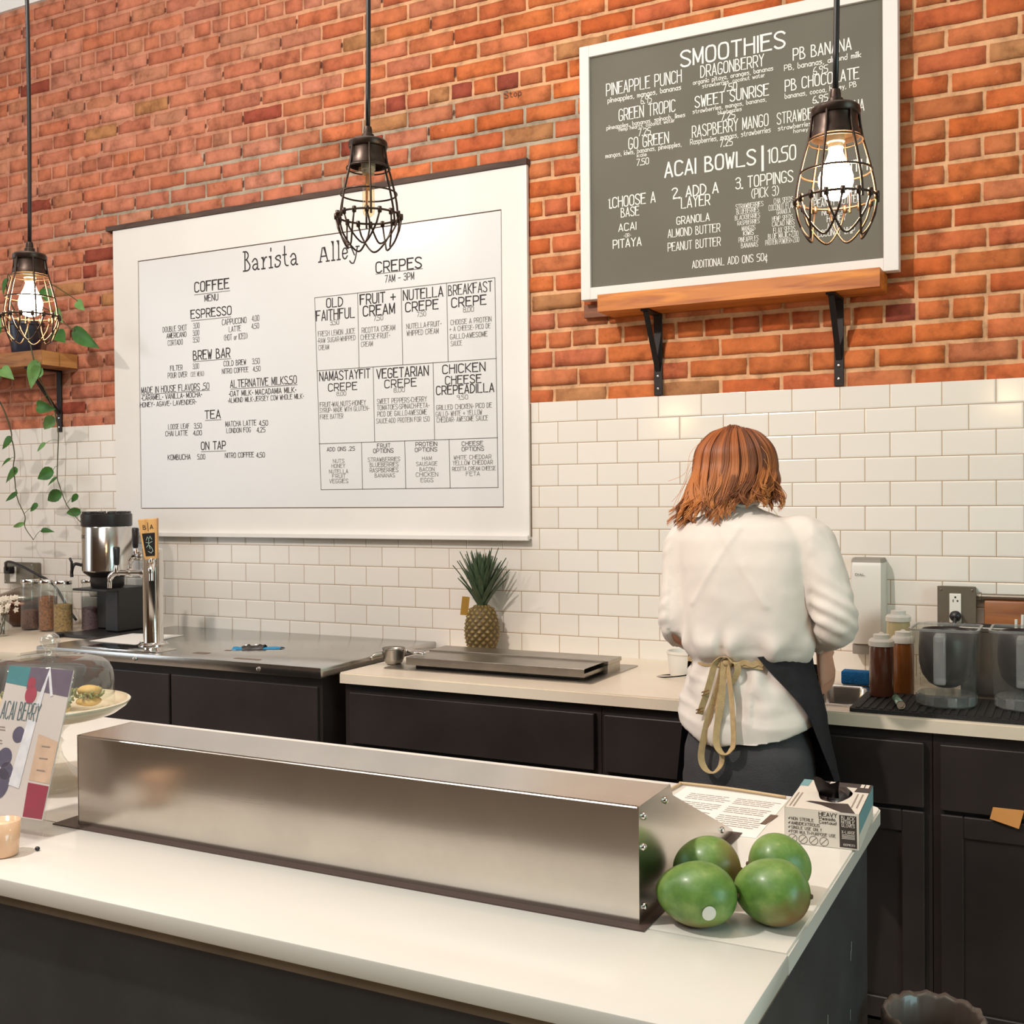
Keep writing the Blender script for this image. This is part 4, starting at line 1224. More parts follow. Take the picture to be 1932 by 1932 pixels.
tag(obj('conduit_pipe', bm, plain('galvanised', srgb(150, 142, 130), 0.35, metal=0.9), None, True, angle=40),
    'galvanised conduit pipe running right from the outlet box', 'pipe')
bm = B()
box(bm, -0.263, 0.10, 3.628, 3.6625, 0.9065, 1.153, 0.006)
o = obj('cutting_board', bm, wood('board_walnut', srgb(112, 62, 28), srgb(160, 96, 46), 0, rough=0.4), None, True, angle=35)
tag(o, 'brown wooden board standing against the tiles behind the blender jars', 'cutting board')
recenter(o, (-0.08, 3.645, 0.9065))

t = outlet('wall_outlet', 'grey outlet box on the tiles at the far left above the spice jars', -4.60, -4.40, 1.085, 1.184)
bm = B()
box(bm, -4.555, -4.515, 3.6105, 3.618, 1.092, 1.165, 0.002)
obj('receptacle', bm, M['white_plastic'], t)
pg = thing('black_plug', 'black plug and cable in the outlet above the spice jars', 'plug', (-4.535, 3.60, 1.15))
bm = B()
box(bm, -4.556, -4.518, 3.575, 3.6104, 1.132, 1.168, 0.006, 2)
obj('plug_body', bm, M['black_plastic'], pg)
bm = B()
tube(bm, smooth_path([(-4.535, 3.575, 1.15), (-4.50, 3.55, 1.19), (-4.42, 3.54, 1.185), (-4.30, 3.55, 1.14), (-4.22, 3.58, 1.09), (-4.15, 3.60, 0.98), (-4.1, 3.6, 0.93)], 6), 0.006, 8)
obj('cable', bm, M['black_plastic'], pg, True)

# ------------------------------------------------------------------ back bar
CZ = 0.905                  # worktop height
SX0, SX1, SY0, SY1 = -0.690, -0.552, 3.075, 3.375     # sink cut-out


def shaker_panel(bm, x0, x1, z0, z1, y, th=0.018, fw=0.055, rec=0.009):
    """Framed door or drawer front: stiles and rails round a recessed panel."""
    box(bm, x0, x0 + fw, y - th, y, z0, z1, 0.0025, 1)
    box(bm, x1 - fw, x1, y - th, y, z0, z1, 0.0025, 1)
    box(bm, x0 + fw, x1 - fw, y - th, y, z0, z0 + fw, 0.0025, 1)
    box(bm, x0 + fw, x1 - fw, y - th, y, z1 - fw, z1, 0.0025, 1)
    box(bm, x0 + fw - .001, x1 - fw + .001, y - th + rec, y, z0 + fw - .001, z1 - fw + .001)


def base_cabinet(label, x0, x1, drawers, doors):
    t = thing('base_cabinet', label, 'cabinet', ((x0 + x1) / 2, 3.33, 0))
    bm = B()
    box(bm, x0, x1, 3.0, 3.02, 0.10, 0.8695)          # open carcass: face, back, ends, floor, plinth
    box(bm, x0, x1, 3.635, 3.655, 0.10, 0.8695)
    box(bm, x0, x0 + 0.018, 3.02, 3.635, 0.10, 0.8695)
    box(bm, x1 - 0.018, x1, 3.02, 3.635, 0.10, 0.8695)
    box(bm, x0, x1, 3.0, 3.655, 0.10, 0.118)
    box(bm, x0, x1, 3.07, 3.09, 0.0, 0.10)
    obj('body', bm, M['black_cab'], t)
    for a, b in drawers:
        bm = B()
        box(bm, a, b, 2.978, 2.9995, 0.676, 0.842, 0.003, 2)
        obj('drawer_front', bm, M['black_cab'], t)
    for a, b in doors:
        bm = B()
        shaker_panel(bm, a, b, 0.115, 0.664, 2.9995)
        obj('door', bm, M['black_cab'], t)
    return t


base_cabinet('long black base cabinet under the cold rail, behind the steel cover', -2.165, -1.252, [(-2.135, -1.268)], [(-2.135, -1.71), (-1.695, -1.268)])
base_cabinet('black base cabinet the barista stands at, under the sink', -1.250, -0.340, [(-1.235, -0.358)], [(-1.235, -0.80), (-0.79, -0.358)])
base_cabinet('black base cabinet at the far right under the blender jars', -0.338, 0.90, [(-0.320, 0.27), (0.29, 0.88)], [(-0.320, 0.27), (0.29, 0.88)])

bm = B()
X0, X1, Y0, Y1, Z0 = -2.170, 0.90, 2.975, 3.6635, 0.8700
vs = {}
xs, ys = [X0, SX0, SX1, X1], [Y0, SY0, SY1, Y1]
for zi, z in enumerate((Z0, CZ)):
    for i, x in enumerate(xs):
        for j, y in enumerate(ys):
            vs[(i, j, zi)] = bm.verts.new((x, y, z))
for i in range(3):
    for j in range(3):
        if i == 1 and j == 1:
            continue
        for zi in (0, 1):
            bm.faces.new([vs[(i, j, zi)], vs[(i + 1, j, zi)], vs[(i + 1, j + 1, zi)], vs[(i, j + 1, zi)]])


def wallq(a, b):
    bm.faces.new([vs[(a[0], a[1], 0)], vs[(b[0], b[1], 0)], vs[(b[0], b[1], 1)], vs[(a[0], a[1], 1)]])


for k in range(3):
    wallq((k, 0), (k + 1, 0)); wallq((k, 3), (k + 1, 3)); wallq((0, k), (0, k + 1)); wallq((3, k), (3, k + 1))
for a, b in (((1, 1), (2, 1)), ((2, 1), (2, 2)), ((2, 2), (1, 2)), ((1, 2), (1, 1))):
    wallq(a, b)
bmesh.ops.recalc_face_normals(bm, faces=bm.faces)
ed = [e for e in bm.edges if all(abs(v.co.z - CZ) < 1e-6 and abs(v.co.y - Y0) < 1e-6 for v in e.verts)]
bmesh.ops.bevel(bm, geom=ed, offset=0.004, segments=2, affect='EDGES')
o = obj('worktop', bm, M['laminate'])
tag(o, 'long cream worktop of the back bar with the sink and cold rail', 'worktop')
recenter(o, (-0.6, 3.3, 0.87))

# inset sink
sk = thing('sink', 'small stainless hand sink set in the worktop right of the barista', 'sink', (-0.62, 3.22, 0.70))
bm = B()
x0, x1, y0, y1 = SX0 - 0.018, SX1 + 0.018, SY0 - 0.018, SY1 + 0.018


def rrect(x0, x1, y0, y1, r, z, n=5):
    out = []
    for cx, cy, a0 in ((x1 - r, y1 - r, 0), (x0 + r, y1 - r, PI / 2), (x0 + r, y0 + r, PI), (x1 - r, y0 + r, 1.5 * PI)):
        for i in range(n + 1):
            a = a0 + PI / 2 * i / n
            out.append((cx + r * math.cos(a), cy + r * math.sin(a), z))
    return out


loft(bm, [rrect(x0, x1, y0, y1, 0.02, CZ + 0.0005), rrect(x0 + .003, x1 - .003, y0 + .003, y1 - .003, 0.02, CZ + 0.004),
          rrect(SX0 - .002, SX1 + .002, SY0 - .002, SY1 + .002, 0.03, CZ + 0.003), rrect(SX0 + .003, SX1 - .003, SY0 + .003, SY1 - .003, 0.03, CZ - 0.005),
          rrect(SX0 + .008, SX1 - .008, SY0 + .008, SY1 - .008, 0.035, CZ - 0.12), rrect(SX0 + .03, SX1 - .03, SY0 + .03, SY1 - .03, 0.03, CZ - 0.135)], cap=False)
n = len(bm.verts)
bm.verts.ensure_lookup_table()
bm.faces.new([bm.verts[i] for i in range(n - 24, n)])
obj('bowl', bm, M['steel'], sk, True, angle=50)
bm = B()
lathe(bm, [(0, 0.002), (0.018, 0.002), (0.022, 0.0)], (-0.62, 3.24, CZ - 0.1345), 20)
obj('drain', bm, M['chrome'], sk, True)
bm = B()
box(bm, -0.640, -0.556, 3.385, 3.428, CZ + 0.0045, CZ + 0.046, 0.006, 3, M=None)
o = obj('sponge', bm, plain('blue_sponge', srgb(20, 104, 164), 0.9, var=0.2, vscale=60, bump=0.8, bscale=220), None, True, angle=60)
tag(o, 'blue sponge lying at the back of the sink', 'sponge')
recenter(o, (-0.60, 3.40, CZ + 0.0045))

# ------------------------------------------------------------------ keg cooler with the stainless top
kg = thing('keg_cooler', 'black keg cooler with a stainless steel top, left of the cream worktop', 'keg cooler', (-2.9, 3.3, 0))
KZ = 0.922
bm = B()
box(bm, -3.545, -2.235, 2.965, 3.655, 0.03, KZ - 0.036, 0.004)
obj('body', bm, M['black_cab'], kg)
for a, b in ((-3.535, -2.90), (-2.89, -2.245)):
    bm = B()
    box(bm, a, b, 2.952, 2.9645, 0.09, 0.855, 0.003)
    obj('door', bm, M['black_cab'], kg)
bm = B()
box(bm, -3.56, -2.217, 2.935, 3.6635, KZ - 0.036, KZ, 0.0025, 2)
obj('steel_top', bm, M['steel_top'], kg, True, angle=35)
parts('edge_pin', [lambda b, x=x: lathe(b, [(0.0, -0.009), (0.005, -0.008), (0.0075, -0.003), (0.008, 0)], (x, 2.935, KZ - 0.019), 14, axis='y')
                   for x in (-2.475, -3.045)], M['chrome'], kg)
bm = B()   # drip tray let into the top
box(bm, -3.36, -2.98, 2.972, 3.078, KZ + 0.0002, KZ + 0.004, 0.0015)
obj('drip_tray', bm, M['chrome'], kg, True, angle=35)
parts('top_slot', [lambda m, q=q: box(m, *q, KZ + 0.0002, KZ + 0.0012) for q in ((-2.86, -2.80, 3.03, 3.06), (-2.63, -2.52, 2.985, 3.004), (-2.80, -2.775, 3.13, 3.145))],
      plain('slot_brown', srgb(112, 88, 72), 0.5), kg, False, None)

# left-hand counter
t = thing('side_cabinet', 'black cabinet with a pale top at the far left, under the spice jars', 'cabinet', (-4.4, 3.3, 0))
bm = B()
box(bm, -5.6, -3.565, 2.93, 3.655, 0.0, 0.8695)
obj('body', bm, M['black_cab'], t)
bm = B()
box(bm, -5.6, -3.563, 2.865, 3.6635, 0.87, CZ, 0.004)
obj('top', bm, M['laminate'], t, True, angle=35)

# ------------------------------------------------------------------ island
IZ = 0.910
isl = thing('island_worktop', 'pale stone worktop of the island in two slabs, nearest the camera', 'worktop', (-1.6, 1.6, 0.864))
bm = B()
box(bm, -3.2, -0.322, 1.120, 1.3625, IZ - 0.027, IZ, 0.003, 2)
obj('front_slab', bm, M['quartz'], isl, True, angle=35)
bm = B()
r = 0.022
poly = [(-3.2, 1.3632), (-0.322, 1.3632)] + [(-0.322 - r + r * math.cos(a), 2.085 - r + r * math.sin(a)) for a in [i * PI / 12 for i in range(7)]] + [(-3.2, 2.085)]
prism(bm, poly, 0.027, Matrix.Translation((0, 0, IZ - 0.027)))
bmesh.ops.recalc_face_normals(bm, faces=bm.faces)
es = [e for e in bm.edges if all(abs(v.co.z - IZ) < 1e-6 for v in e.verts) and all(v.co.y > 1.37 or v.co.x > -0.33 for v in e.verts)
      and not all(abs(v.co.y - 1.3632) < 1e-5 for v in e.verts)]
bmesh.ops.bevel(bm, geom=es, offset=0.003, segments=2, affect='EDGES')
obj('rear_slab', bm, M['quartz'], isl, True, angle=35)
bm = B()
box(bm, -3.19, -0.332, 1.135, 2.07, IZ - 0.0455, IZ - 0.0275)
obj('substrate', bm, plain('substrate_board', srgb(120, 104, 86), 0.8, var=0.2), isl)
ic = thing('island_cabinet', 'charcoal painted island base with scuffed side panel', 'cabinet', (-1.6, 1.6, 0))
bm = B()
box(bm, -3.18, -0.345, 1.150, 2.06, 0.0, IZ - 0.046)
obj('carcass', bm, M['island_paint'], ic)
bm = B()
rn = random.Random(4)
for k in range(15):
    y, z = rn.uniform(1.3, 1.95), rn.uniform(0.35, 0.78)
    l = rn.uniform(0.006, 0.02)
    p = [(y, z), (y + .003, z + .002), (y + .004, z + l), (y + .001, z + l * 1.1)]
    bm.faces.new([bm.verts.new((-0.3446, a, b)) for a, b in p])
obj('scuff_marks', bm, plain('scuff_pale', srgb(168, 172, 166), 0.7), ic)

# stainless cover over the toppings rail
cv = thing('stainless_cover', 'long folded stainless steel cover on the island with riveted end cheek', 'counter cover', (-1.04, 1.55, IZ))
x0, x1 = -1.555, -0.519
prof = [(1.365, 0.912), (1.365, 1.068), (1.4905, 1.068), (1.5015, 1.0500), (1.803, 0.919), (1.803, 0.912)]
bm = B()
th = 0.0016
a = [[(x, y, z) for y, z in prof] for x in (x0, x1 - 0.0012)]
# folded sheet: front, top, lip, slope
V0 = [bm.verts.new(p) for p in a[0]]
V1 = [bm.verts.new(p) for p in a[1]]
for i in range(5):
    bm.faces.new((V0[i], V0[i + 1], V1[i + 1], V1[i]))
bmesh.ops.recalc_face_normals(bm, faces=bm.faces)
bmesh.ops.bevel(bm, geom=[e for e in bm.edges if abs(e.verts[0].co.x - e.verts[1].co.x) > 0.5 and not e.is_boundary], offset=0.003, segments=3, affect='EDGES')
obj('folded_sheet', bm, M['steel_cover'], cv, True, angle=20)
for xx, nm in ((x0, 'end_cheek'), (x1, 'end_cheek')):
    bm = B()
    Mx = Matrix(((0, 0, 1, xx - 0.0012), (1, 0, 0, 0), (0, 1, 0, 0), (0, 0, 0, 1)))
    prism(bm, prof, 0.0024, Mx)
    ck = obj(nm, bm, M['steel_cover'], cv)
    if xx == x1:
        parts('rivet', [lambda b, y=y, z=z: lathe(b, [(0.0, 0.0045), (0.003, 0.0042), (0.0052, 0.002), (0.0055, 0)], (xx + 0.0012, y, z), 14, axis='x')
                        for y, z in ((1.383, 1.051), (1.468, 1.051), (1.381, 1.010), (1.383, 0.930), (1.742, 0.935), (1.452, 0.926))], M['chrome'], ck)
bm = B()
box(bm, -1.60, -0.505, 1.348, 1.815, IZ + 0.0002, IZ + 0.0022)
obj('base_flange', bm, plain('flange_shadow_brown', srgb(74, 58, 52), 0.5), cv)  # dark flange; its brown front line also paints the shadow under the cover

# ------------------------------------------------------------------ cold rail with sliding lids
cr = thing('cold_rail', 'low stainless cold rail with two sliding lids set into the cream worktop', 'cold rail', (-1.7, 3.3, CZ))
bm = B()
loft(bm, [rrect(-2.085, -1.325, 3.10, 3.503, 0.012, CZ + 0.0003), rrect(-2.085, -1.325, 3.10, 3.503, 0.012, CZ + 0.003)])
obj('rim_plate', bm, M['steel_dark'], cr, True, angle=35)
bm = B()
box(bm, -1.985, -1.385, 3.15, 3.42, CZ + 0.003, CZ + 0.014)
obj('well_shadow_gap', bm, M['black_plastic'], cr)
bm = B()   # front lid: a shallow folded channel open at the ends
M_lid = [(3.128, CZ + 0.014), (3.128, CZ + 0.0385), (3.1285, CZ + 0.040), (3.345, CZ + 0.040), (3.345, CZ + 0.014)]
fr = [[(x, y, z) for y, z in M_lid] for x in (-2.010, -1.362)]
loft(bm, fr, closed=True, cap=False)
box(bm, -2.008, -1.366, 3.130, 3.344, CZ + 0.0142, CZ + 0.024)
obj('front_lid', bm, M['steel_dark'], cr)
bm = B()
box(bm, -2.015, -1.345, 3.283, 3.398, CZ + 0.0322, CZ + 0.0455, 0.0015, 1)
box(bm, -2.010, -1.350, 3.290, 3.396, CZ + 0.003, CZ + 0.0322)
obj('rear_lid', bm, M['steel_dark'], cr)

# pineapple standing behind the rail
pa = thing('pineapple', 'whole pineapple with a spiky green crown standing against the tiles behind the cold rail', 'pineapple', (-1.964, 3.573, CZ))
PCX, PCY = -1.964, 3.573
k = NT('pineapple_skin')
at = k.n('ShaderNodeAttribute', attribute_name='eye')
r = k.ramp([(0.0, srgb(62, 48, 28)), (0.35, srgb(98, 78, 40)), (0.7, srgb(150, 124, 66)), (1.0, srgb(206, 188, 140))])
k.l(at, 'Fac', r, 0)
k.l(r, 0, k.b, 'Base Color')
k.b.inputs['Roughness'].default_value = 0.55
M['pine_skin'] = k.m
bm = B()
lay = bm.verts.layers.float.new('eye')
nu, nv, H = 112, 72, 0.175
rings = []
for j in range(nv + 1):
    v = j / nv
    z = H * v
    rb = 0.062 * (max(0.0, math.sin(PI * (0.10 + 0.82 * v)))) ** 0.42 * (1 - 0.08 * v)
    if v > 0.93:
        rb *= 1 - (v - 0.93) * 5
    ring = []
    for i in range(nu):
        u = i / nu
        a, b = u * 13 + v * 6.5, u * 13 - v * 6.5
        fa, fb = abs((a % 1) - 0.5), abs((b % 1) - 0.5)
        e = max(0.0, 1 - 2 * max(fa, fb))
        bumpv = 0.0058 * e ** 0.7 + (0.003 if e > 0.8 else 0)
        vv = bm.verts.new((PCX + (rb + bumpv) * math.cos(2 * PI * u), PCY + (rb + bumpv) * math.sin(2 * PI * u), CZ + 0.0005 + z))
        vv[lay] = min(1, 0.15 + 0.95 * e ** 0.9 * (0.7 + 0.5 * noise.noise((u * 40, v * 20, 0))))
        ring.append(vv)
    rings.append(ring)
for a, b in zip(rings[:-1], rings[1:]):
    for i in range(nu):
        jn = (i + 1) % nu
        bm.faces.new((a[i], a[jn], b[jn], b[i]))
bm.faces.new(rings[0]); bm.faces.new(rings[-1])
obj('fruit', bm, M['pine_skin'], pa, True)
bm = B()
rn = random.Random(9)
for q in range(74):
    f = q / 74
    a = q * 2.39996
    zb = CZ + 0.168 + 0.085 * f
    L = (0.070 + 0.105 * math.sin(PI * min(1, 0.25 + f * 0.65))) * rn.uniform(0.85, 1.1)
    lean = (1 - f) ** 1.2 * 0.50 + 0.05
    w = 0.017 * (1 - 0.35 * f)
    dirv = Vector((math.cos(a), math.sin(a), 0))
    side = Vector((-math.sin(a), math.cos(a), 0))
    rr = []
    for s in range(8):
        u = s / 7
        out = 0.012 + L * math.sin(lean) * u * (1 + 0.25 * u)
        if PCY + dirv.y * out > 3.655:
            out = (3.655 - PCY) / dirv.y
        up = L * math.cos(lean) * u - 0.02 * lean * u * u
        c = Vector((PCX, PCY, zb)) + dirv * out + Vector((0, 0, up))
        hw = w * (1 - u) ** 0.75 * (0.8 + 0.4 * min(1, u * 4)) / 1.2 + 0.0004
        rr.append([c + side * hw + dirv * -0.0 + Vector((0, 0, 0.25 * hw)), c + dirv * 0.002 - Vector((0, 0, 0.002)), c - side * hw + Vector((0, 0, 0.25 * hw))])
    loft(bm, rr, closed=False, cap=False)
M['crown'] = plain('pineapple_crown', srgb(74, 92, 66), 0.5, var=0.35, vscale=30)
obj('crown', bm, M['crown'], pa, True)
bm = B()
Mt = Matrix.Translation((-2.018, 3.535, 1.045)) @ Matrix.Rotation(0.6, 4, 'Z') @ Matrix.Rotation(0.12, 4, 'Y')
box(bm, -0.014, 0.014, -0.0006, 0.0006, -0.0, 0.068, M=Mt)
obj('tag', bm, plain('tag_ochre', srgb(176, 132, 50), 0.7), pa, label='ochre paper tag')

# small pot
pt = thing('small_pot', 'small worn metal pot with a side handle at the left end of the cold rail', 'pot', (-2.103, 3.20, CZ))
bm = B()
c = (-2.103, 3.195, CZ + 0.0005)
lathe(bm, [(0.0, 0.0), (0.020, 0.0), (0.030, 0.008), (0.036, 0.022), (0.0375, 0.050), (0.040, 0.056), (0.0395, 0.0575), (0.036, 0.052), (0.034, 0.024), (0.02, 0.006), (0, 0.005)], c, 28)
obj('body', bm, M['steel_dark'], pt, True)
bm = B()
tube(bm, smooth_path([(-2.133, 3.175, CZ + 0.040), (-2.152, 3.155, CZ + 0.036), (-2.160, 3.148, CZ + 0.028)], 4), 0.006, 10)
sphere(bm, (-2.160, 3.147, CZ + 0.026), 0.0085, 12)
obj('handle', bm, M['steel_dark'], pt, True)
kn = thing('metal_tongs', 'short worn metal tongs lying between the small pot and the cold rail', 'tongs', (-2.04, 3.16, CZ))
for s in (-1, 1):
    bm = B()
    ribbon(bm, smooth_path([(-2.055, 3.205 + s * .004, CZ + 0.047), (-2.03, 3.19 + s * .010, CZ + 0.050), (-1.995, 3.175 + s * .013, CZ + 0.051), (-1.965, 3.170 + s * 0.006, CZ + 0.0485)], 5), (0, 0.3, 1), 0.010, 0.0012)
    obj('arm', bm, M['chrome'], kn, True)
bm = B()
sphere(bm, (-2.057, 3.206, CZ + 0.047), 0.007, 12)
obj('hinge', bm, M['chrome'], kn, True)

# white tub with a wire bail by the barista's left
tb = thing('white_tub', 'white tub with a loose wire handle on the worktop left of the barista', 'tub', (-1.14, 3.40, CZ))
bm = B()
c = (-1.125, 3.385, CZ + 0.0005)
lathe(bm, [(0, 0), (0.046, 0), (0.050, 0.01), (0.055, 0.068), (0.058, 0.070), (0.058, 0.078), (0.053, 0.078), (0.052, 0.07), (0.046, 0.01), (0, 0.006)], c, 30)
obj('body', bm, M['white_plastic'], tb, True, angle=40)
bm = B()
tube(bm, [(-1.150 + 0.050 * math.cos(q * PI / 12), 3.335 + 0.030 * math.sin(q * PI / 12), CZ + 0.004 + 0.006 * math.cos(q * PI / 12)) for q in range(24)], 0.0022, 7, closed=True)
obj('wire_handle', bm, M['black_metal'], tb, True)

# ------------------------------------------------------------------ right-hand end of the back bar
bm = B()
loft(bm, [rrect(-0.545, 0.70, 2.990, 3.270, 0.01, CZ + 0.0004), rrect(-0.545, 0.70, 2.990, 3.270, 0.01, CZ + 0.010)])
for i in range(60):
    x = -0.53 + i * 0.02
    box(bm, x, x + 0.010, 3.0, 3.26, CZ + 0.010, CZ + 0.0125)
o = obj('bar_mat', bm, M['rubber'])
tag(o, 'black ribbed rubber bar mat under the blender jars', 'bar mat')
recenter(o, (0.07, 3.13, CZ))
MZ = CZ + 0.0128


def squeeze_bottle(x, y, z, r, h, cap_h, liquid, label, tip=True):
    t = thing('squeeze_bottle', label, 'bottle', (x, y, z), 0, 'syrup bottles by the sink')
    bm = B()
    lathe(bm, [(0, 0), (r * .92, 0), (r, 0.005), (r, h * .90), (r * .96, h), (0, h)], (x, y, z + .0003), 28)
    obj('body', bm, liquid, t, True, angle=40)
    bm = B()
    lathe(bm, [(r * .98, h), (r * 1.06, h + .001), (r * 1.06, h + cap_h * .7), (r * .9, h + cap_h), (0, h + cap_h)], (x, y, z), 28)
    if tip:
        lathe(bm, [(0.022, h + cap_h), (0.022, h + cap_h + .012), (0.008, h + cap_h + .014), (0.004, h + cap_h + .018), (0, h + cap_h + .018)], (x, y, z), 16)
    obj('cap', bm, M['white_plastic'], t, True, angle=40)
    return t


M['syrup_dark'] = plain('dark_syrup', srgb(98, 54, 38), 0.25, coat=0.4, var=0.1)
M['syrup_amber'] = plain('amber_syrup', srgb(150, 88, 40), 0.25, coat=0.4, var=0.12)
M['syrup_pale'] = plain('pale_syrup', srgb(196, 178, 132), 0.3, coat=0.3)
squeeze_bottle(-0.494, 3.195, MZ, 0.0325, 0.138, 0.020, M['syrup_dark'], 'squeeze bottle of dark brown syrup with a white cap, nearest the sink')
squeeze_bottle(-0.450, 3.290, CZ, 0.0300, 0.150, 0.020, M['syrup_amber'], 'squeeze bottle of amber syrup with a white cap, behind the dark one')
squeeze_bottle(-0.492, 3.500, CZ, 0.0345, 0.188, 0.020, M['syrup_pale'], 'tall squeeze bottle of pale yellow syrup standing rearmost by the wall')

vt = thing('glass_tube', 'small green glass tube lying on the black bar mat', 'tube', (-0.425, 3.06, MZ))
bm = B()
ax = Vector((0.043, -0.160, 0)).normalized()
Mv = Matrix.Translation((-0.446, 3.118, MZ + 0.0105)) @ ax.to_track_quat('Z', 'Y').to_matrix().to_4x4()
lathe(bm, [(0, 0), (0.008, 0), (0.0098, 0.004), (0.010, 0.105), (0.0085, 0.108)], (0, 0, 0), 18, M=Mv)
obj('barrel', bm, plain('green_tube', srgb(120, 168, 148), 0.2, coat=0.5), vt, True, angle=40)
bm = B()
lathe(bm, [(0.0105, 0.104), (0.0105, 0.112), (0.008, 0.112), (0.0075, 0.106), (0, 0.106)], (0, 0, 0), 18, M=Mv)
obj('rim', bm, M['chrome'], vt, True, angle=40)

M['blender_dark'] = plain('dark_liner', srgb(38, 30, 28), 0.4)
M['smoky'] = glass('smoky_plastic', (0.78, 0.78, 0.77, 1), 0.15, 1.5, 0.86)


def blender_jar(cx, cy, label):
    """Clear square blender container standing on its lid, dark blade liner inside, handle to the front."""
    t = thing('blender_jar', label, 'blender jar', (cx, cy, MZ), 0, 'blender jars on the bar mat')
    bm = B()
    z0 = MZ

    def sq(w, z, r):
        return rrect(cx - w, cx + w, cy - w, cy + w, r, z, 5)
    loft(bm, [sq(0.074, z0 + .032, .03), sq(0.077, z0 + .036, .026), sq(0.083, z0 + .198, .020), sq(0.084, z0 + .203, .018)], cap=False)
    loft(bm, [sq(0.071, z0 + .032, .028), sq(0.074, z0 + .040, .024), sq(0.080, z0 + .203, .018)], cap=False)
    o = obj('container', bm, M['plastic_clear'], t, True, angle=50)
    bm = B()
    loft(bm, [sq(0.086, z0 + .200, .02), sq(0.0865, z0 + .2065, .02), sq(0.080, z0 + .2065, .018), sq(0.080, z0 + .200, .018)], cap=False)
    obj('rim', bm, M['smoky'], t, True, angle=50)
    bm = B()
    lathe(bm, [(0, 0.0002), (0.070, 0.0002), (0.0735, 0.004), (0.0735, 0.028), (0.070, 0.032), (0, 0.032)], (cx, cy, z0), 40)
    for k in range(8):
        a = k * PI / 4 + 0.3
        Mk = Matrix.Translation((cx, cy, z0)) @ rot_z(a)
        box(bm, 0.072, 0.0765, -0.012, 0.012, 0.004, 0.028, 0.002, M=Mk)
    obj('lid_base', bm, M['smoky'], t, True, angle=40)
    # dark rounded liner seen through the wall
    bm = B()
    lathe(bm, [(0.0, 0.046), (0.024, 0.047), (0.044, 0.058), (0.060, 0.080), (0.068, 0.112), (0.069, 0.150), (0.066, 0.196), (0.060, 0.200),
               (0.058, 0.19), (0.052, 0.10), (0.03, 0.062), (0, 0.055)], (cx, cy, z0), 36)
    obj('liner', bm, M['blender_dark'], t, True)
    bm = B()   # front handle
    ang = math.radians(3)
    hx = cx - 0.004
    yy = cy - 0.083
    box(bm, hx - 0.015, hx + 0.015, yy - 0.040, yy - 0.024, z0 + 0.068, z0 + 0.196, 0.006, 3)
    box(bm, hx - 0.013, hx + 0.013, yy - 0.026, yy + 0.004, z0 + 0.176, z0 + 0.198, 0.004, 2)
    box(bm, hx - 0.013, hx + 0.013, yy - 0.026, yy + 0.006, z0 + 0.066, z0 + 0.082, 0.004, 2)
    obj('handle', bm, M['smoky'], t, True, angle=40)
    return t


blender_jar(-0.320, 3.135, 'clear square blender jar with a dark round liner, beside the syrup bottles')
blender_jar(-0.128, 3.165, 'clear square blender jar cut off by the right edge of the photo')

cs = thing('plastic_cup', 'clear plastic cup upside down on a stack behind the blender jar', 'cup', (-0.378, 3.40, CZ))
bm = B()
c = (-0.372, 3.40, CZ + 0.0003)
for k, z0 in enumerate((0.0, 0.016, 0.032, 0.048, 0.064)):
    lathe(bm, [(0.047, z0), (0.0485, z0 + .003), (0.046, z0 + .006)], c, 30)
lathe(bm, [(0.046, 0.066), (0.044, 0.08), (0.0345, 0.196), (0.033, 0.200), (0.0, 0.199)], c, 30)
lathe(bm, [(0.046, 0.0), (0.046, 0.066)], c, 30)
obj('cup_wall', bm, M['plastic_clear'], cs, True)

sc = thing('straw_caddy', 'steel caddy behind the blender jars holding white straws', 'caddy', (-0.14, 3.36, CZ))
bm = B()
x0, x1, y0, y1, zt = -0.30, 0.06, 3.31, 3.42, CZ + 0.200
for b in ((x0, x1, y0, y0 + .003), (x0, x1, y1 - .003, y1), (x0, x0 + .003, y0, y1), (x1 - .003, x1, y0, y1)):
    box(bm, b[0], b[1], b[2], b[3], CZ + 0.0003, zt)
box(bm, x0, x1, y0, y1, CZ + 0.0003, CZ + 0.004)
box(bm, x0 - .004, x1 + .004, y0 - .005, y0 + .003, zt - .012, zt + .001, 0.002)
obj('box', bm, M['steel'], sc)
rn = random.Random(12)
for q in range(9):
    x, y = -0.165 + 0.014 * q + rn.uniform(-.004, .004), 3.35 + rn.uniform(-.018, .03)
    bm = B()
    tube(bm, [(x, y, CZ + 0.006), (x + rn.uniform(-.012, .012), y + rn.uniform(-.01, .01), CZ + rn.uniform(0.222, 0.246))], 0.0038, 8)
    o = obj('straw', bm, M['white_plastic'], None, True, angle=40)
    tag(o, 'white drinking straw standing in the steel caddy behind the blender jars', 'straw', 'white straws in the steel caddy')
    recenter(o, (x, y, CZ + 0.006))

bm = B()
Mq = Matrix.Translation((-0.168, 2.970, 0.655)) @ Matrix.Rotation(math.radians(-12), 4, 'X') @ Matrix.Rotation(math.radians(14), 4, 'Y')
box(bm, -0.038, 0.030, -0.0012, 0.0012, 0.006, 0.052, M=Mq)
o = obj('order_slip', bm, plain('orange_card', srgb(204, 138, 72), 0.8, var=0.1))
tag(o, 'orange card slip poking out above the cabinet door at far right', 'card')

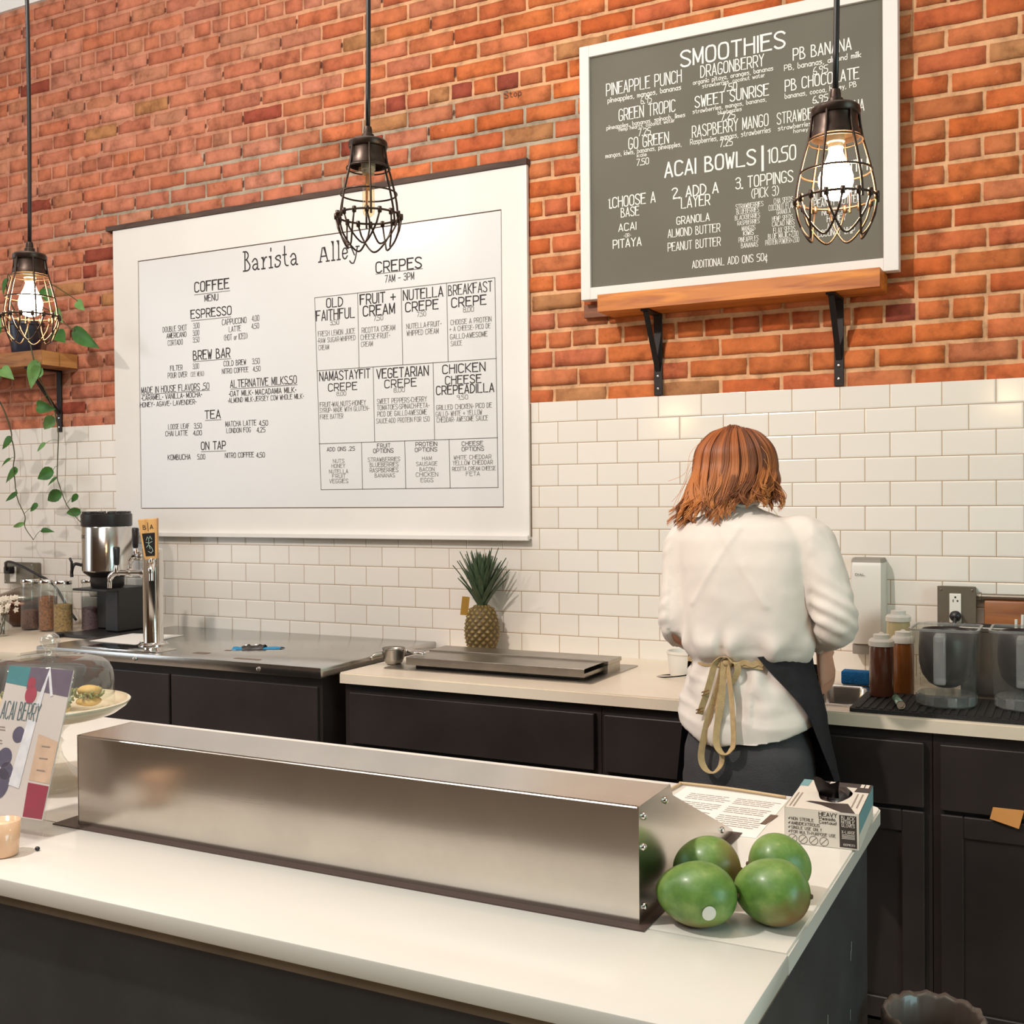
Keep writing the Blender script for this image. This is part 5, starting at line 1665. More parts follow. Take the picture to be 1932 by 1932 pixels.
# ------------------------------------------------------------------ far left: brewer, jars, tap tower
bw = thing('coffee_brewer', 'tall stainless coffee urn with a black lid on a black brewer stand', 'coffee urn', (-3.76, 3.43, CZ))
ux, uy = -3.725, 3.440
bm = B()
z0 = 1.172
lathe(bm, [(0.0, z0), (0.097, z0), (0.103, z0 + .006), (0.103, z0 + .190), (0.100, z0 + .195), (0, z0 + .195)], (ux, uy, 0), 48)
ur = obj('urn', bm, plain('urn_steel', (0.66, 0.63, 0.60, 1), 0.16, metal=1.0), bw, True, angle=40)
bm = B()
for k, ch in enumerate('CK'):
    letter(bm, ch, -3.775 + k * .016, 1.318, -3.763 + k * .016, 0.012, lambda a, b, t: Vector((a, uy - math.sqrt(max(0, 0.1034 ** 2 - (a - ux) ** 2)) - t, b)), 0.16)
obj('lettering', bm, M['ink'], ur)
bm = B()
z1 = z0 + .195
lathe(bm, [(0.0, z1), (0.103, z1), (0.1045, z1 + .004), (0.1045, z1 + .050), (0.098, z1 + .056), (0, z1 + .056)], (ux, uy, 0), 48)
for k in range(12):
    a = k * PI / 6
    Mk = Matrix.Translation((ux, uy, 0)) @ rot_z(a)
    box(bm, 0.070, 0.099, -0.014, 0.014, z1 + .052, z1 + .063, 0.002, M=Mk)
ld = obj('lid', bm, M['black_plastic'], bw, True, angle=40)
bm = B()
for zz, w in ((z1 + .022, .012), (z1 + .040, .010)):
    n = 8
    pts = []
    for i in range(n + 1):
        a = math.radians(205 + 3.5 * i)
        pts.append((ux + 0.1052 * math.cos(a), uy + 0.1052 * math.sin(a), zz))
    ribbon(bm, pts, (0, 0, 1), w, 0.0006)
obj('badge', bm, plain('teal_badge', srgb(70, 132, 140), 0.4), ld, label='pale teal badge')
bm = B()
lathe(bm, [(0.0, 1.10), (0.060, 1.10), (0.068, 1.11), (0.070, 1.150), (0.095, 1.168), (0.099, 1.1715), (0, 1.1715)], (ux, uy, 0), 40)
obj('urn_base', bm, M['black_plastic'], bw, True, angle=40)
bm = B()
box(bm, -3.700, -3.620, 3.40, 3.56, CZ + 0.014, 1.10, 0.006)
box(bm, -3.825, -3.62, 3.34, 3.58, 1.094, 1.104, 0.003)
obj('column', bm, M['black_plastic'], bw)
bm = B()
box(bm, -3.825, -3.745, 3.47, 3.58, CZ + 0.014, 1.094, 0.006)
obj('brew_body', bm, M['black_plastic'], bw)
bm = B()
box(bm, -3.832, -3.60, 3.26, 3.59, CZ + 0.0003, CZ + 0.013, 0.004)
box(bm, -3.832, -3.79, 3.235, 3.27, CZ + 0.0003, CZ + 0.018, 0.005)
obj('drip_base', bm, M['black_plastic'], bw)
bm = B()
tube(bm, smooth_path([(-3.825, 3.405, 1.195), (-3.845, 3.375, 1.205), (-3.848, 3.36, 1.18), (-3.846, 3.357, 1.15)], 5), 0.007, 10)
tube(bm, [(-3.846, 3.357, 1.150), (-3.846, 3.357, 1.215), (-3.850, 3.350, 1.232)], 0.0055, 8)
obj('spigot', bm, M['black_plastic'], bw, True)

M['jar_glass'] = M['glass']
for i, (x, y, fill, col, fl, lab) in enumerate((
        (-4.157, 3.40, 0.085, srgb(96, 52, 38), 'berry tea', 'glass jar one third full of dark red-brown tea, first of the row from the left'),
        (-4.045, 3.40, 0.150, srgb(140, 84, 40), 'chai', 'glass jar filled high with orange-brown spice, second of the row from the left'),
        (-3.940, 3.39, 0.120, srgb(158, 122, 62), 'chamomile', 'glass jar of yellow-green dried herbs, third of the row from the left'),
        (-3.882, 3.49, 0.10, srgb(96, 66, 72), 'hibiscus', 'glass jar of purple-brown tea standing behind the yellow herb jar'))):
    t = thing('spice_jar', lab, 'jar', (x, y, CZ), 0, 'glass jars of loose tea on the left counter')
    bm = B()
    c = (x, y, CZ + .0003)
    lathe(bm, [(0, 0), (0.038, 0), (0.041, 0.004), (0.041, 0.185), (0.037, 0.196), (0.037, 0.208), (0.0345, 0.208), (0.0345, 0.196), (0.0385, 0.183), (0.0385, 0.006), (0, 0.005)], c, 32)
    obj('glass', bm, M['glass'], t, True, angle=40)
    bm = B()
    lathe(bm, [(0, 0.006), (0.0375, 0.0065), (0.0378, fill), (0.025, fill + .004), (0, fill + .006)], c, 28)
    obj('contents', bm, plain('jar_' + fl.replace(' ', '_'), col, 0.9, var=0.55, vscale=110, bump=1.0, bscale=180), t, True, angle=50)
    bm = B()
    lathe(bm, [(0, 0.2085), (0.039, 0.2085), (0.040, 0.212), (0.040, 0.222), (0.037, 0.226), (0, 0.227)], c, 28)
    obj('lid', bm, M['chrome'], t, True, angle=40)

wm = thing('white_mug', 'white mug behind the spice jars beside the coffee urn', 'mug', (-3.93, 3.58, CZ))
bm = B()
lathe(bm, [(0, 0.14), (0.034, 0.14), (0.042, 0.155), (0.044, 0.225), (0.041, 0.225), (0.039, 0.16), (0, 0.15)], (-3.955, 3.60, CZ), 28)
obj('body', bm, M['white_plastic'], wm, True)
bm = B()
box(bm, -4.02, -3.89, 3.56, 3.655, CZ + .0003, CZ + 0.14, 0.004)
o = obj('steel_canister', bm, M['steel_dark'])
tag(o, 'square worn metal canister carrying the white mug behind the spice jars', 'canister')
recenter(o, (-3.945, 3.6, CZ))

bl = thing('dark_bowl', 'dark metal bowl at the left edge of the photo beside the spice jars', 'bowl', (-4.30, 3.45, CZ))
bm = B()
lathe(bm, [(0, 0), (0.05, 0), (0.085, 0.03), (0.115, 0.085), (0.122, 0.125), (0.118, 0.125), (0.11, 0.085), (0.08, 0.035), (0, 0.01)], (-4.32, 3.50, CZ + .0003), 36)
obj('shell', bm, plain('bronze_bowl', srgb(86, 58, 46), 0.3, metal=0.8), bl, True)
bm = B()
lathe(bm, [(0, 0.125), (0.122, 0.126), (0.10, 0.15), (0.03, 0.175), (0.012, 0.18), (0.016, 0.20), (0, 0.205)], (-4.32, 3.50, CZ), 36)
obj('lid', bm, M['steel_dark'], bl, True)

fv = thing('flower_glass', 'small glass of white blossoms at the left edge of the side counter', 'flowers', (-4.10, 3.20, CZ))
bm = B()
fx, fy = -4.075, 3.185
lathe(bm, [(0, 0), (0.028, 0), (0.030, 0.004), (0.032, 0.09), (0.030, 0.09), (0.028, 0.006), (0, 0.004)], (fx, fy, CZ + .0003), 24)
obj('glass', bm, M['glass'], fv, True)
rn = random.Random(3)
bm = B()
for q in range(9):
    tube(bm, [(fx + rn.uniform(-.012, .012), fy + rn.uniform(-.012, .012), CZ + 0.008),
              (fx + rn.uniform(-.045, .06), fy + rn.uniform(-.03, .03), CZ + rn.uniform(.115, .15))], 0.0014, 5)
obj('stems', bm, M['stem'], fv, True)
bm = B()
for q in range(34):
    c = (fx + rn.uniform(-.05, .065), fy + rn.uniform(-.035, .035), CZ + rn.uniform(.105, .165))
    for s in range(5):
        a = s * 2 * PI / 5 + q
        leaf(bm, c, (c[0] + .014 * math.cos(a), c[1] + .006 * math.sin(a + 1), c[2] + .014 * math.sin(a)), 0.012, 0.2)
obj('blossoms', bm, plain('white_petals', srgb(232, 218, 200), 0.7), fv, True)

# tap tower
tw = thing('tap_tower', 'chrome beer tap column on the steel counter with two black-handled faucets', 'tap tower', (-3.155, 3.13, KZ))
tx, ty = -3.160, 3.140
bm = B()
lathe(bm, [(0, 0.0003), (0.056, 0.0003), (0.056, 0.006), (0.050, 0.010), (0.0385, 0.012), (0.0375, 0.016), (0.0375, 0.350), (0.0385, 0.352), (0.0385, 0.366), (0.034, 0.371), (0, 0.372)], (tx, ty, KZ), 44)
obj('column', bm, M['chrome'], tw, True, angle=35)
parts('base_bolt', [lambda b, a=a: lathe(b, [(0.0055, 0.010), (0.0055, 0.013), (0.003, 0.0145), (0, 0.0145)], (tx + 0.047 * math.cos(a), ty + 0.047 * math.sin(a), KZ - 0.001), 10)
                    for a in (0.6, 2.17, 3.74, 5.31)], M['chrome'], tw)


def faucet(parent, zc, ang, length, handle, hh):
    """Horizontal shank, faucet body with spout, tap handle above."""
    d = Vector((math.cos(ang), math.sin(ang), 0))
    o = Vector((tx, ty, zc)) + d * 0.034
    e = o + d * length
    bm = B()
    tube(bm, [o, o + d * 0.012], 0.019, 18)
    tube(bm, [o, e], 0.011, 14)
    tube(bm, [o + d * length * .5, o + d * (length * .5 + .012)], 0.017, 18)
    tube(bm, smooth_path([e - d * 0.01, e + d * 0.012 + Vector((0, 0, -.004)), e + d * 0.030 + Vector((0, 0, -.022)), e + d * 0.034 + Vector((0, 0, -.060))], 5),
         [0.013] * 6 + [0.012] * 5 + [0.0085] * 5, 14)
    tube(bm, [e, e + Vector((0, 0, .018)), e + Vector((0, 0, .03))], [0.013, 0.011, 0.007], 14)
    f = obj('faucet', bm, M['chrome'], parent, True, angle=40)
    if handle:
        bm = B()
        tube(bm, [e + Vector((0, 0, .028)), e + Vector((0, 0, .034)), e + Vector((0, 0, .05)), e + Vector((0, 0, .03 + hh - .006)), e + Vector((0, 0, .03 + hh))],
             [0.007, 0.0105, 0.0115, 0.0135, 0.011], 14)
        obj('tap_handle', bm, M['black_plastic'], f, True, label='black tap handle')
    return f, e


faucet(tw, 1.197, math.radians(190), 0.128, True, 0.070)
faucet(tw, 1.262, math.radians(172), 0.070, True, 0.078)
f3, e3 = faucet(tw, 1.235, math.radians(312), 0.030, False, 0)
bm = B()   # flared wooden handle with a chalk panel
Mh = Matrix.Translation(e3 + Vector((0, 0, 0.020))) @ rot_z(math.radians(28)) @ Matrix.Rotation(math.radians(-4), 4, 'Y')
loft(bm, [[Mh @ Vector(p) for p in ((-w, -d, z), (w, -d, z), (w, d, z), (-w, d, z))] for w, d, z in ((0.022, 0.009, 0.0), (0.024, 0.010, 0.01), (0.035, 0.012, 0.148), (0.034, 0.011, 0.152))])
hd = obj('tap_handle', bm, wood('maple', srgb(206, 150, 86), srgb(226, 176, 110), 2, knots=False), f3, label='flared pale wooden tap handle')


def on_handle(a, b, t):
    w = 0.024 + 0.011 * b / 0.152
    d = 0.0102 + 0.002 * b / 0.152
    return Mh @ Vector((a, -d - 0.0006 - t, b))


bm = B()
q = [on_handle(*p, 0) for p in ((-0.017, 0.012), (0.017, 0.012), (0.024, 0.098), (-0.024, 0.098))]
q2 = [on_handle(*p, 0.001) for p in ((-0.017, 0.012), (0.017, 0.012), (0.024, 0.098), (-0.024, 0.098))]
loft(bm, [q, q2])
obj('chalk_plate', bm, M['black_plastic'], f3, label='black chalk plate')
bm = B()
letter(bm, 'B', -0.018, 0.113, -0.008, 0.015, on_handle, 0.17)
letter(bm, 'A', 0.008, 0.113, 0.019, 0.015, on_handle, 0.17)
pen(bm, [(0.0, 0.106), (0.0, 0.138)], 0.0022, on_handle, 0.0004)
obj('lettering', bm, M['ink'], f3)
bm = B()
for s in ([(-.010, .072), (-.004, .085), (0, .076), (.005, .086), (.011, .074)], [(0, .078), (-.002, .055), (.002, .038)], [(-.002, .055), (-.011, .045)], [(0, .052), (.009, .040), (.012, .028)],
          [(-.006, .030), (.004, .022), (.012, .032)], [(-.012, .064), (0, .060), (.012, .066)]):
    pen(bm, s, 0.0018, on_handle, 0.0016)
obj('chalk_drawing', bm, plain('chalk_green', srgb(168, 196, 176), 0.9), f3)

bm = B()
P4 = [(-3.485, 3.125), (-3.19, 3.06), (-3.06, 3.20), (-3.27, 3.43), (-3.51, 3.375)]
P4 = [(-3.487, 3.124), (-3.215, 3.112), (-3.0, 3.20), (-3.275, 3.417), (-3.512, 3.373)]
P4 = [(-3.487, 3.124), (-3.228, 3.115), (-3.268, 3.418), (-3.512, 3.373)]
prism(bm, P4, 0.0006, Matrix.Translation((0, 0, KZ + 0.0005)))
o = obj('paper_sheet', bm, M['paper'])
tag(o, 'white paper sheet on the steel counter beside the tap tower', 'paper')
recenter(o, (-3.35, 3.26, KZ + .0005))
wr = thing('wrapper', 'crumpled blue and white wrapper with a black middle on the steel counter', 'wrapper', (-2.72, 3.20, KZ))
rn = random.Random(6)
for nm, x0, x1, col, hgt in (('blue_end', -2.785, -2.752, 'b', .010), ('printed_middle', -2.755, -2.688, 'k', .016), ('blue_end', -2.692, -2.635, 'b', .008)):
    bm = B()
    rows = []
    for i in range(9):
        u = i / 8
        x = x0 + (x1 - x0) * u
        yc = 3.165 + (x + 2.785) * 0.62
        rows.append([(x, yc - 0.016 + j * 0.008 + rn.uniform(-.002, .002), KZ + 0.001 + hgt * math.sin(PI * j / 4) * rn.uniform(.6, 1.2)) for j in range(5)])
    loft(bm, rows, closed=False, cap=False)
    obj(nm, bm, plain('wrap_' + nm + str(x0), srgb(48, 134, 178) if col == 'b' else srgb(56, 50, 48), 0.4, var=0.7 if col == 'k' else 0.2, vscale=90), wr, True)
bm = B()
for x, y in ((-2.748, 3.19), (-2.722, 3.215)):
    sphere(bm, (x, y, KZ + .014), (.007, .006, .004), 8)
obj('white_print', bm, M['paper'], wr)

# ------------------------------------------------------------------ on the island
k = NT('mango_skin')
mp = k.coord((1, 1, 1))
nz = k.n('ShaderNodeTexNoise', in_Scale=22.0, in_Detail=6.0, in_Roughness=0.62)
k.l(mp, 0, nz, 'Vector')
rp = k.ramp([(0.25, srgb(64, 98, 40)), (0.45, srgb(92, 128, 54)), (0.6, srgb(122, 150, 74)), (0.8, srgb(150, 164, 92))])
k.l(nz, 'Fac', rp, 0)
vo = k.n('ShaderNodeTexVoronoi', in_Scale=190.0)
k.l(mp, 0, vo, 'Vector')
vr = k.ramp([(0.0, (0.55, 0.6, 0.35, 1)), (0.10, (0.0, 0.0, 0.0, 1))])
k.l(vo, 'Distance', vr, 0)
mx = k.n('ShaderNodeMix', data_type='RGBA', blend_type='ADD')
mx.inputs[0].default_value = 0.22
k.l(rp, 0, mx, 6)
k.l(vr, 0, mx, 7)
at = k.n('ShaderNodeAttribute', attribute_name='blush')
m2 = k.n('ShaderNodeMix', data_type='RGBA')
k.l(at, 'Fac', m2, 0)
k.l(mx, 2, m2, 6)
m2.inputs[7].default_value = srgb(132, 92, 52)
k.l(m2, 2, k.b, 'Base Color')
k.b.inputs['Roughness'].default_value = 0.42
k.b.inputs['Coat Weight'].default_value = 0.18
k.b.inputs['Coat Roughness'].default_value = 0.22
M['mango'] = k.m


def mango(x, y, a, b, c, ang, label, blush_dir, beak=1.0, seed=0):
    """An egg-shaped fruit with one fuller shoulder and a slight beak; semi-axes a (long), b, c (up)."""
    t = thing('mango', label, 'mango', (x, y, IZ), 0, 'green mangoes beside the steel cover')
    bm = B()
    lay = bm.verts.layers.float.new('blush')
    nu, nv = 40, 28
    Mz = Matrix.Translation((x, y, IZ + c + 0.0003)) @ rot_z(ang)
    bd = Vector(blush_dir).normalized()
    rings = []
    for j in range(1, nv):
        th = PI * j / nv
        ring = []
        for i in range(nu):
            ph = 2 * PI * i / nu
            n = Vector((math.cos(th), math.sin(th) * math.cos(ph), math.sin(th) * math.sin(ph)))
            p = Vector((a * n.x, b * n.y * (1 + 0.14 * n.x), c * n.z * (1 + 0.10 * n.x)))
            p.y += 0.010 * beak * (n.x * n.x) * (1 if n.x < 0 else -0.4)
            p *= 1 + 0.012 * noise.noise((n.x * 1.6 + seed, n.y * 1.6, n.z * 1.6))
            v = bm.verts.new(Mz @ p)
            nw = rot_z(ang).to_3x3() @ n
            v[lay] = max(0.0, min(1.0, (nw.dot(bd) - 0.45) * 1.7 + 0.25 * noise.noise((n.x * 3, n.y * 3, n.z * 3 + seed))))
            ring.append(v)
        rings.append(ring)
    for r0, r1 in zip(rings[:-1], rings[1:]):
        for i in range(nu):
            bm.faces.new((r0[i], r0[(i + 1) % nu], r1[(i + 1) % nu], r1[i]))
    bm.faces.new(rings[0]); bm.faces.new(rings[-1][::-1])
    obj('fruit', bm, M['mango'], t, True)
    bm = B()
    dv = rot_z(ang) @ Vector((a * 0.985, -0.004 * beak, 0))
    lathe(bm, [(0.0, 0.004), (0.0025, 0.0035), (0.004, 0.0), (0.004, -0.002)], (0, 0, 0), 10,
          M=Matrix.Translation(Vector((x, y, IZ + c)) + dv) @ dv.normalized().to_track_quat('Z', 'Y').to_matrix().to_4x4())
    obj('stem_scar', bm, plain('scar%d' % seed, srgb(92, 72, 44), 0.8), t, True)
    return t


CR = Vector((0.889, 0.457, 0))
fm = mango(-0.4515, 1.400, 0.0525, 0.044, 0.0415, math.radians(24), 'front left green mango with a white sticker, beside the steel cover', (0, 0, -1), 1, 1)
mango(-0.3640, 1.449, 0.050, 0.046, 0.0425, math.radians(8), 'front right green mango, nearest the worktop edge', (0.7, -0.3, -0.6), 0.6, 5)
mango(-0.4640, 1.488, 0.046, 0.041, 0.0455, math.radians(30), 'back left pale green mango against the steel cover end', (0.9, 0.1, 0.1), 0.8, 9)
mango(-0.3790, 1.553, 0.043, 0.041, 0.0440, math.radians(200), 'back right green mango, nearest the glove box', (-0.6, -0.2, -0.5), 0.7, 14)
# fruit sticker on the front left mango
bm = B()
cdir = Vector((0.60, -0.76, -0.20)).normalized()
fc = Vector((-0.4515, 1.400, IZ + 0.0418))
Rz = rot_z(math.radians(24))
for ring_r in (0,):
    ctr = None
    rows = []
    up = Vector((0, 0, 1))
    s1 = cdir.cross(up).normalized()
    s2 = s1.cross(cdir)
    for rr in (0.0001, 0.004, 0.0085):
        ring = []
        for i in range(20):
            an = 2 * PI * i / 20
            d = (cdir + (s1 * math.cos(an) * 1.0 + s2 * math.sin(an) * 1.2) * rr / 0.045).normalized()
            l = Rz.inverted().to_3x3() @ d
            q = 1 / math.sqrt((l.x / 0.0525) ** 2 + (l.y / 0.044 / (1 + .14 * l.x)) ** 2 + (l.z / 0.0415 / (1 + .10 * l.x)) ** 2)
            ring.append(fc + d * (q + 0.0016))
        rows.append(ring)
    loft(bm, rows, cap=False)
obj('sticker', bm, plain('fruit_sticker', srgb(226, 224, 216), 0.45), fm, True, label='white fruit sticker')

# glove box
gb = thing('glove_box', 'opened cardboard box of black nitrile gloves at the back corner of the island', 'box', (-0.3775, 1.90, IZ), math.radians(3.0))
gw, gd, gh = 0.0585, 0.096, 0.058
M['card_white'] = plain('white_card', srgb(214, 204, 192), 0.6)
M['card_black'] = plain('print_black', srgb(52, 42, 40), 0.55)
M['card_teal'] = plain('print_teal', srgb(112, 154, 158), 0.55)
bm = B()
oy0, oy1, ox = -0.035, 0.060, 0.030   # torn opening
th = 0.0007
bmv = []
box(bm, -gw, gw, -gd, -gd + th, 0.0003, gh)
box(bm, -gw, gw, gd - th, gd, 0.0003, gh)
box(bm, -gw, -gw + th, -gd, gd, 0.0003, gh)
box(bm, gw - th, gw, -gd, gd, 0.0003, gh)
box(bm, -gw, gw, -gd, gd, 0.0003, 0.001)
# top with an oval hole
hole = [(0.006 + 0.027 * math.cos(a) * (1 + .08 * math.sin(3 * a)), 0.012 + 0.052 * math.sin(a) * (1 + .05 * math.cos(5 * a))) for a in [i * 2 * PI / 32 for i in range(32)]]
outer = []
for a in [i * 2 * PI / 32 for i in range(32)]:
    ca, sa = math.cos(a), math.sin(a)
    s = min(gw / max(1e-6, abs(ca)), gd / max(1e-6, abs(sa)))
    outer.append((ca * s, sa * s))
vo = [bm.verts.new((x, y, gh)) for x, y in outer]
vi = [bm.verts.new((x, y, gh)) for x, y in hole]
for i in range(32):
    bm.faces.new((vo[i], vo[(i + 1) % 32], vi[(i + 1) % 32], vi[i]))
for cx, cy in ((gw, gd), (-gw, gd), (-gw, -gd), (gw, -gd)):
    near = sorted(range(32), key=lambda i: (outer[i][0] - cx) ** 2 + (outer[i][1] - cy) ** 2)[:2]
    if (Vector(outer[near[0]]) - Vector((cx, cy))).length > 1e-4:
        bm.faces.new((vo[near[0]], vo[near[1]], bm.verts.new((cx, cy, gh))))
obj('carton', bm, M['card_white'], gb, local=True)
bm = B()
box(bm, -gw + .004, gw - .004, -gd + .004, gd - .004, 0.002, gh - 0.012)
obj('inside', bm, M['card_black'], gb, local=True, label='dark gloves inside the opening')
bm = B()   # torn flap standing up
fl = []
for i in range(7):
    u = i / 6
    fl.append([(-0.022 + 0.036 * u, 0.020 - 0.018 * math.sin(u * 2), gh - 0.004), (-0.026 + 0.040 * u, 0.012 - 0.018 * math.sin(u * 2), gh + 0.012),
               (-0.030 + 0.046 * u, 0.010 - 0.016 * math.sin(u * 2.2), gh + 0.026 + 0.004 * math.sin(u * 7))])
loft(bm, fl, closed=False, cap=False)
bmesh.ops.solidify(bm, geom=list(bm.faces), thickness=0.0009)
obj('torn_flap', bm, M['card_black'], gb, local=True, smooth=True)
bm = B()   # a glove pulled half out
sphere(bm, (0.012, 0.026, gh - 0.012), (0.020, 0.032, 0.016), 16, Matrix.Rotation(0.4, 4, 'X'))
for v in bm.verts:
    v.co += Vector((1, 1, 1)) * 0.005 * noise.noise(v.co * 60)
obj('pulled_glove', bm, M['black_plastic'], gb, local=True, smooth=True)


def on_front(a, b, t):
    return Vector((a, -gd - t, b))


def on_top(a, b, t):
    return Vector((a, b, gh + t))


def print_patch(name, mat, fn, pts):
    bm = B()
    bm.faces.new([bm.verts.new(fn(*q)) for q in pts])
    obj(name, bm, M[mat], gb, local=True)


print_patch('dark_print', 'card_black', lambda a, b: on_front(a, b, 0.0003), [(0.0285, 0.003), (0.0550, 0.003), (0.0540, 0.0545), (0.0275, 0.0545)])
print_patch('dark_print', 'card_black', lambda a, b: on_top(a, b, 0.0003), [(-0.030, 0.068), (0.0585, 0.068), (0.0585, 0.0955), (-0.030, 0.0955)])
print_patch('dark_print', 'card_black', lambda a, b: on_top(a, b, 0.0003), [(0.034, 0.040), (0.0585, 0.040), (0.0585, 0.0675), (0.036, 0.0675)])
print_patch('dark_print', 'card_black', lambda a, b: on_top(a, b, 0.0003), [(-0.026, -0.044), (0.012, -0.044), (0.034, -0.040), (0.052, -0.094), (0.030, -0.0945), (-0.006, -0.062), (-0.032, -0.050)])
print_patch('teal_print', 'card_teal', lambda a, b: on_top(a, b, 0.0003), [(-0.0585, 0.05), (-0.044, 0.05), (-0.044, 0.0955), (-0.0585, 0.0955)])
print_patch('teal_print', 'card_teal', lambda a, b: Vector((gw + 0.0003, a, b)), [(-gd, 0.026), (gd, 0.026), (gd, gh), (-gd, gh)])
bm = B()
rn = random.Random(1)
for s, xl, zb, xr, h in (('HEAVY', 0.004 - .008, 0.0495, 0.026 - .002, 0.0062), ('Pesado', -0.0035, 0.0435, 0.0215, 0.0048), ('Costaud', -0.0035, 0.0375, 0.0230, 0.0048),
                         ('NON STERILE', -0.0475, 0.0385, -0.0125, 0.0046), ('AMBIDEXTROUS', -0.0475, 0.0312, -0.0030, 0.0046),
                         ('SINGLE USE ONLY', -0.0475, 0.0242, 0.0005, 0.0046), ('FOR MULTI-PURPOSE USE', -0.0475, 0.0172, 0.0220, 0.0046)):
    letter(bm, s, xl, zb, xr, h, on_front, 0.20)
for z in (0.0395, 0.0322, 0.0252, 0.0182):
    pen(bm, [(-0.0525, z + .001), (-0.0515, z), (-0.0495, z + .003)], 0.0009, on_front, 0.0004)
for i in range(4):
    cx = -0.0455 + 0.0165 * i
    pen(bm, [(cx + 0.0068 * math.cos(a), 0.0085 + 0.0068 * math.sin(a)) for a in [j * PI / 10 for j in range(21)]], 0.0007, on_front, 0.0004)
    pen(bm, [(cx - 0.0045, 0.004), (cx + 0.0045, 0.013)], 0.0007, on_front, 0.0004)
for i, s in enumerate(('THICK', 'TOUGH', 'TEXTURED', '5 MIL')):
    x = 0.036 + 0.006 * i
    letter(bm, s, x, -0.028 + 0.004 * i, x + 0.004, 0.001, on_top, 0.2)
obj('lettering', bm, M['card_black'], gb, local=True)
bm = B()
for s, xl, zb, xr, h in (('BLACK', 0.0310, 0.0475, 0.0515, 0.0056), ('NITRILE', 0.0310, 0.0415, 0.0515, 0.0046), ('GLOVES', 0.0315, 0.0360, 0.0515, 0.0044),
                         ('X-LARGE', 0.0315, 0.0255, 0.0520, 0.0046), ('100', 0.0340, 0.0062, 0.0400, 0.003), ('PIECES', 0.0410, 0.0062, 0.0520, 0.003)):
    letter(bm, s, xl, zb, xr, h, on_front, 0.17, 0.0008)
for z in (0.0235, 0.0215, 0.0195, 0.0175):
    pen(bm, [(0.0320, z), (0.0515, z)], 0.0008, on_front, 0.0008)
for x0, w in ((-0.012, .010), (0.040, .006), (0.048, .006)):
    bm.faces.new([bm.verts.new(on_top(a, b, 0.0007)) for a, b in ((x0, 0.070), (x0 + w, 0.070), (x0 + w, 0.093), (x0, 0.093))])
obj('pale_print', bm, M['card_white'], gb, local=True)
bm = B()
for x in (-0.052, -0.046, 0.042, 0.050):
    for k in range(9):
        y = -0.085 + 0.010 * k if x < 0 else -0.06 + 0.010 * k
        if x > 0 and y > 0.03:
            continue
        pen(bm, [(x, y), (x, y + 0.007)], 0.0022, on_top, 0.0005)
obj('grey_print', bm, M['grey_print'], gb, local=True)

# papers on the island
pp = thing('printed_sheet', 'printed paper sheet lying flat behind the steel cover beside the glove box', 'paper', (-0.59, 1.93, IZ))
bm = B()
P4 = [(-0.690, 1.94), (-0.560, 1.72), (-0.470, 1.79), (-0.487, 2.050), (-0.680, 2.066)]
P4 = [(-0.688, 1.80), (-0.478, 1.80), (-0.484, 2.053), (-0.684, 2.066)]
prism(bm, P4, 0.0005, Matrix.Translation((0, 0, IZ + 0.0003)))
obj('sheet', bm, M['paper'], pp)
bm = B()
rn = random.Random(21)
for col in (-0.660, -0.570):
    for k in range(16):
        y = 2.02 - 0.0115 * k
        if k in (4, 9):
            continue
        x = col
        while x < col + 0.070:
            w = rn.uniform(0.006, 0.018)
            pen(bm, [(x, y), (x + w, y)], 0.0030, lambda a, b, t: Vector((a, b, IZ + 0.0009 + t)), 0.0002)
            x += w + 0.004
obj('print_lines', bm, M['grey_print'], pp)
bm = B()
bm.faces.new([bm.verts.new((a, b, IZ + 0.0011)) for a, b in ((-0.492, 1.880), (-0.482, 1.880), (-0.476, 1.945), (-0.490, 1.945))])
obj('dark_tab', bm, plain('tab_brown', srgb(106, 84, 70), 0.6), pp)
bm = B()
Mt = [( -0.700, 1.985), (-0.688, 1.90), (-0.688, 2.066), (-0.697, 2.072)]
tube(bm, smooth_path([(-0.705, 1.96, IZ + .004), (-0.698, 2.06, IZ + .004), (-0.692, 2.072, IZ + .004), (-0.60, 2.071, IZ + .0045), (-0.49, 2.058, IZ + .004)], 5), 0.0028, 6)
obj('folder_edge', bm, plain('kraft_edge', srgb(196, 170, 132), 0.7), pp, True)

# cake stand with a glass dome
ck = thing('cake_stand', 'glass cake stand with a clear dome over pastries at the left end of the island', 'cake stand', (-1.80, 1.52, IZ))
cx, cy = -1.822, 1.535
bm = B()
lathe(bm, [(0.0, 0.0004), (0.074, 0.0004), (0.082, 0.004), (0.078, 0.010), (0.055, 0.022), (0.034, 0.040), (0.022, 0.058), (0.018, 0.078), (0.024, 0.088), (0.018, 0.096),
           (0.024, 0.108), (0.040, 0.122), (0.050, 0.1275)], (cx, cy, IZ), 40)
obj('pedestal', bm, M['dome_glass'], ck, True)
bm = B()
lathe(bm, [(0, 0.127), (0.05, 0.1275), (0.09, 0.133), (0.125, 0.143), (0.144, 0.156), (0.151, 0.166), (0.148, 0.168), (0.140, 0.158), (0.122, 0.149), (0.09, 0.142), (0, 0.140)], (cx, cy, IZ), 56)
M['cake_plate'] = plain('cream_glass_plate', srgb(218, 206, 180), 0.15, coat=0.5, var=0.08)
obj('plate', bm, M['cake_plate'], ck, True)
bm = B()
zb = 0.151
prof = [(0.120, zb), (0.1205, zb + .002), (0.120, zb + .055), (0.117, zb + .074), (0.110, zb + .089), (0.096, zb + .100), (0.074, zb + .105), (0.045, zb + .108), (0.018, zb + .109)]
lathe(bm, prof, (cx, cy, IZ), 56)
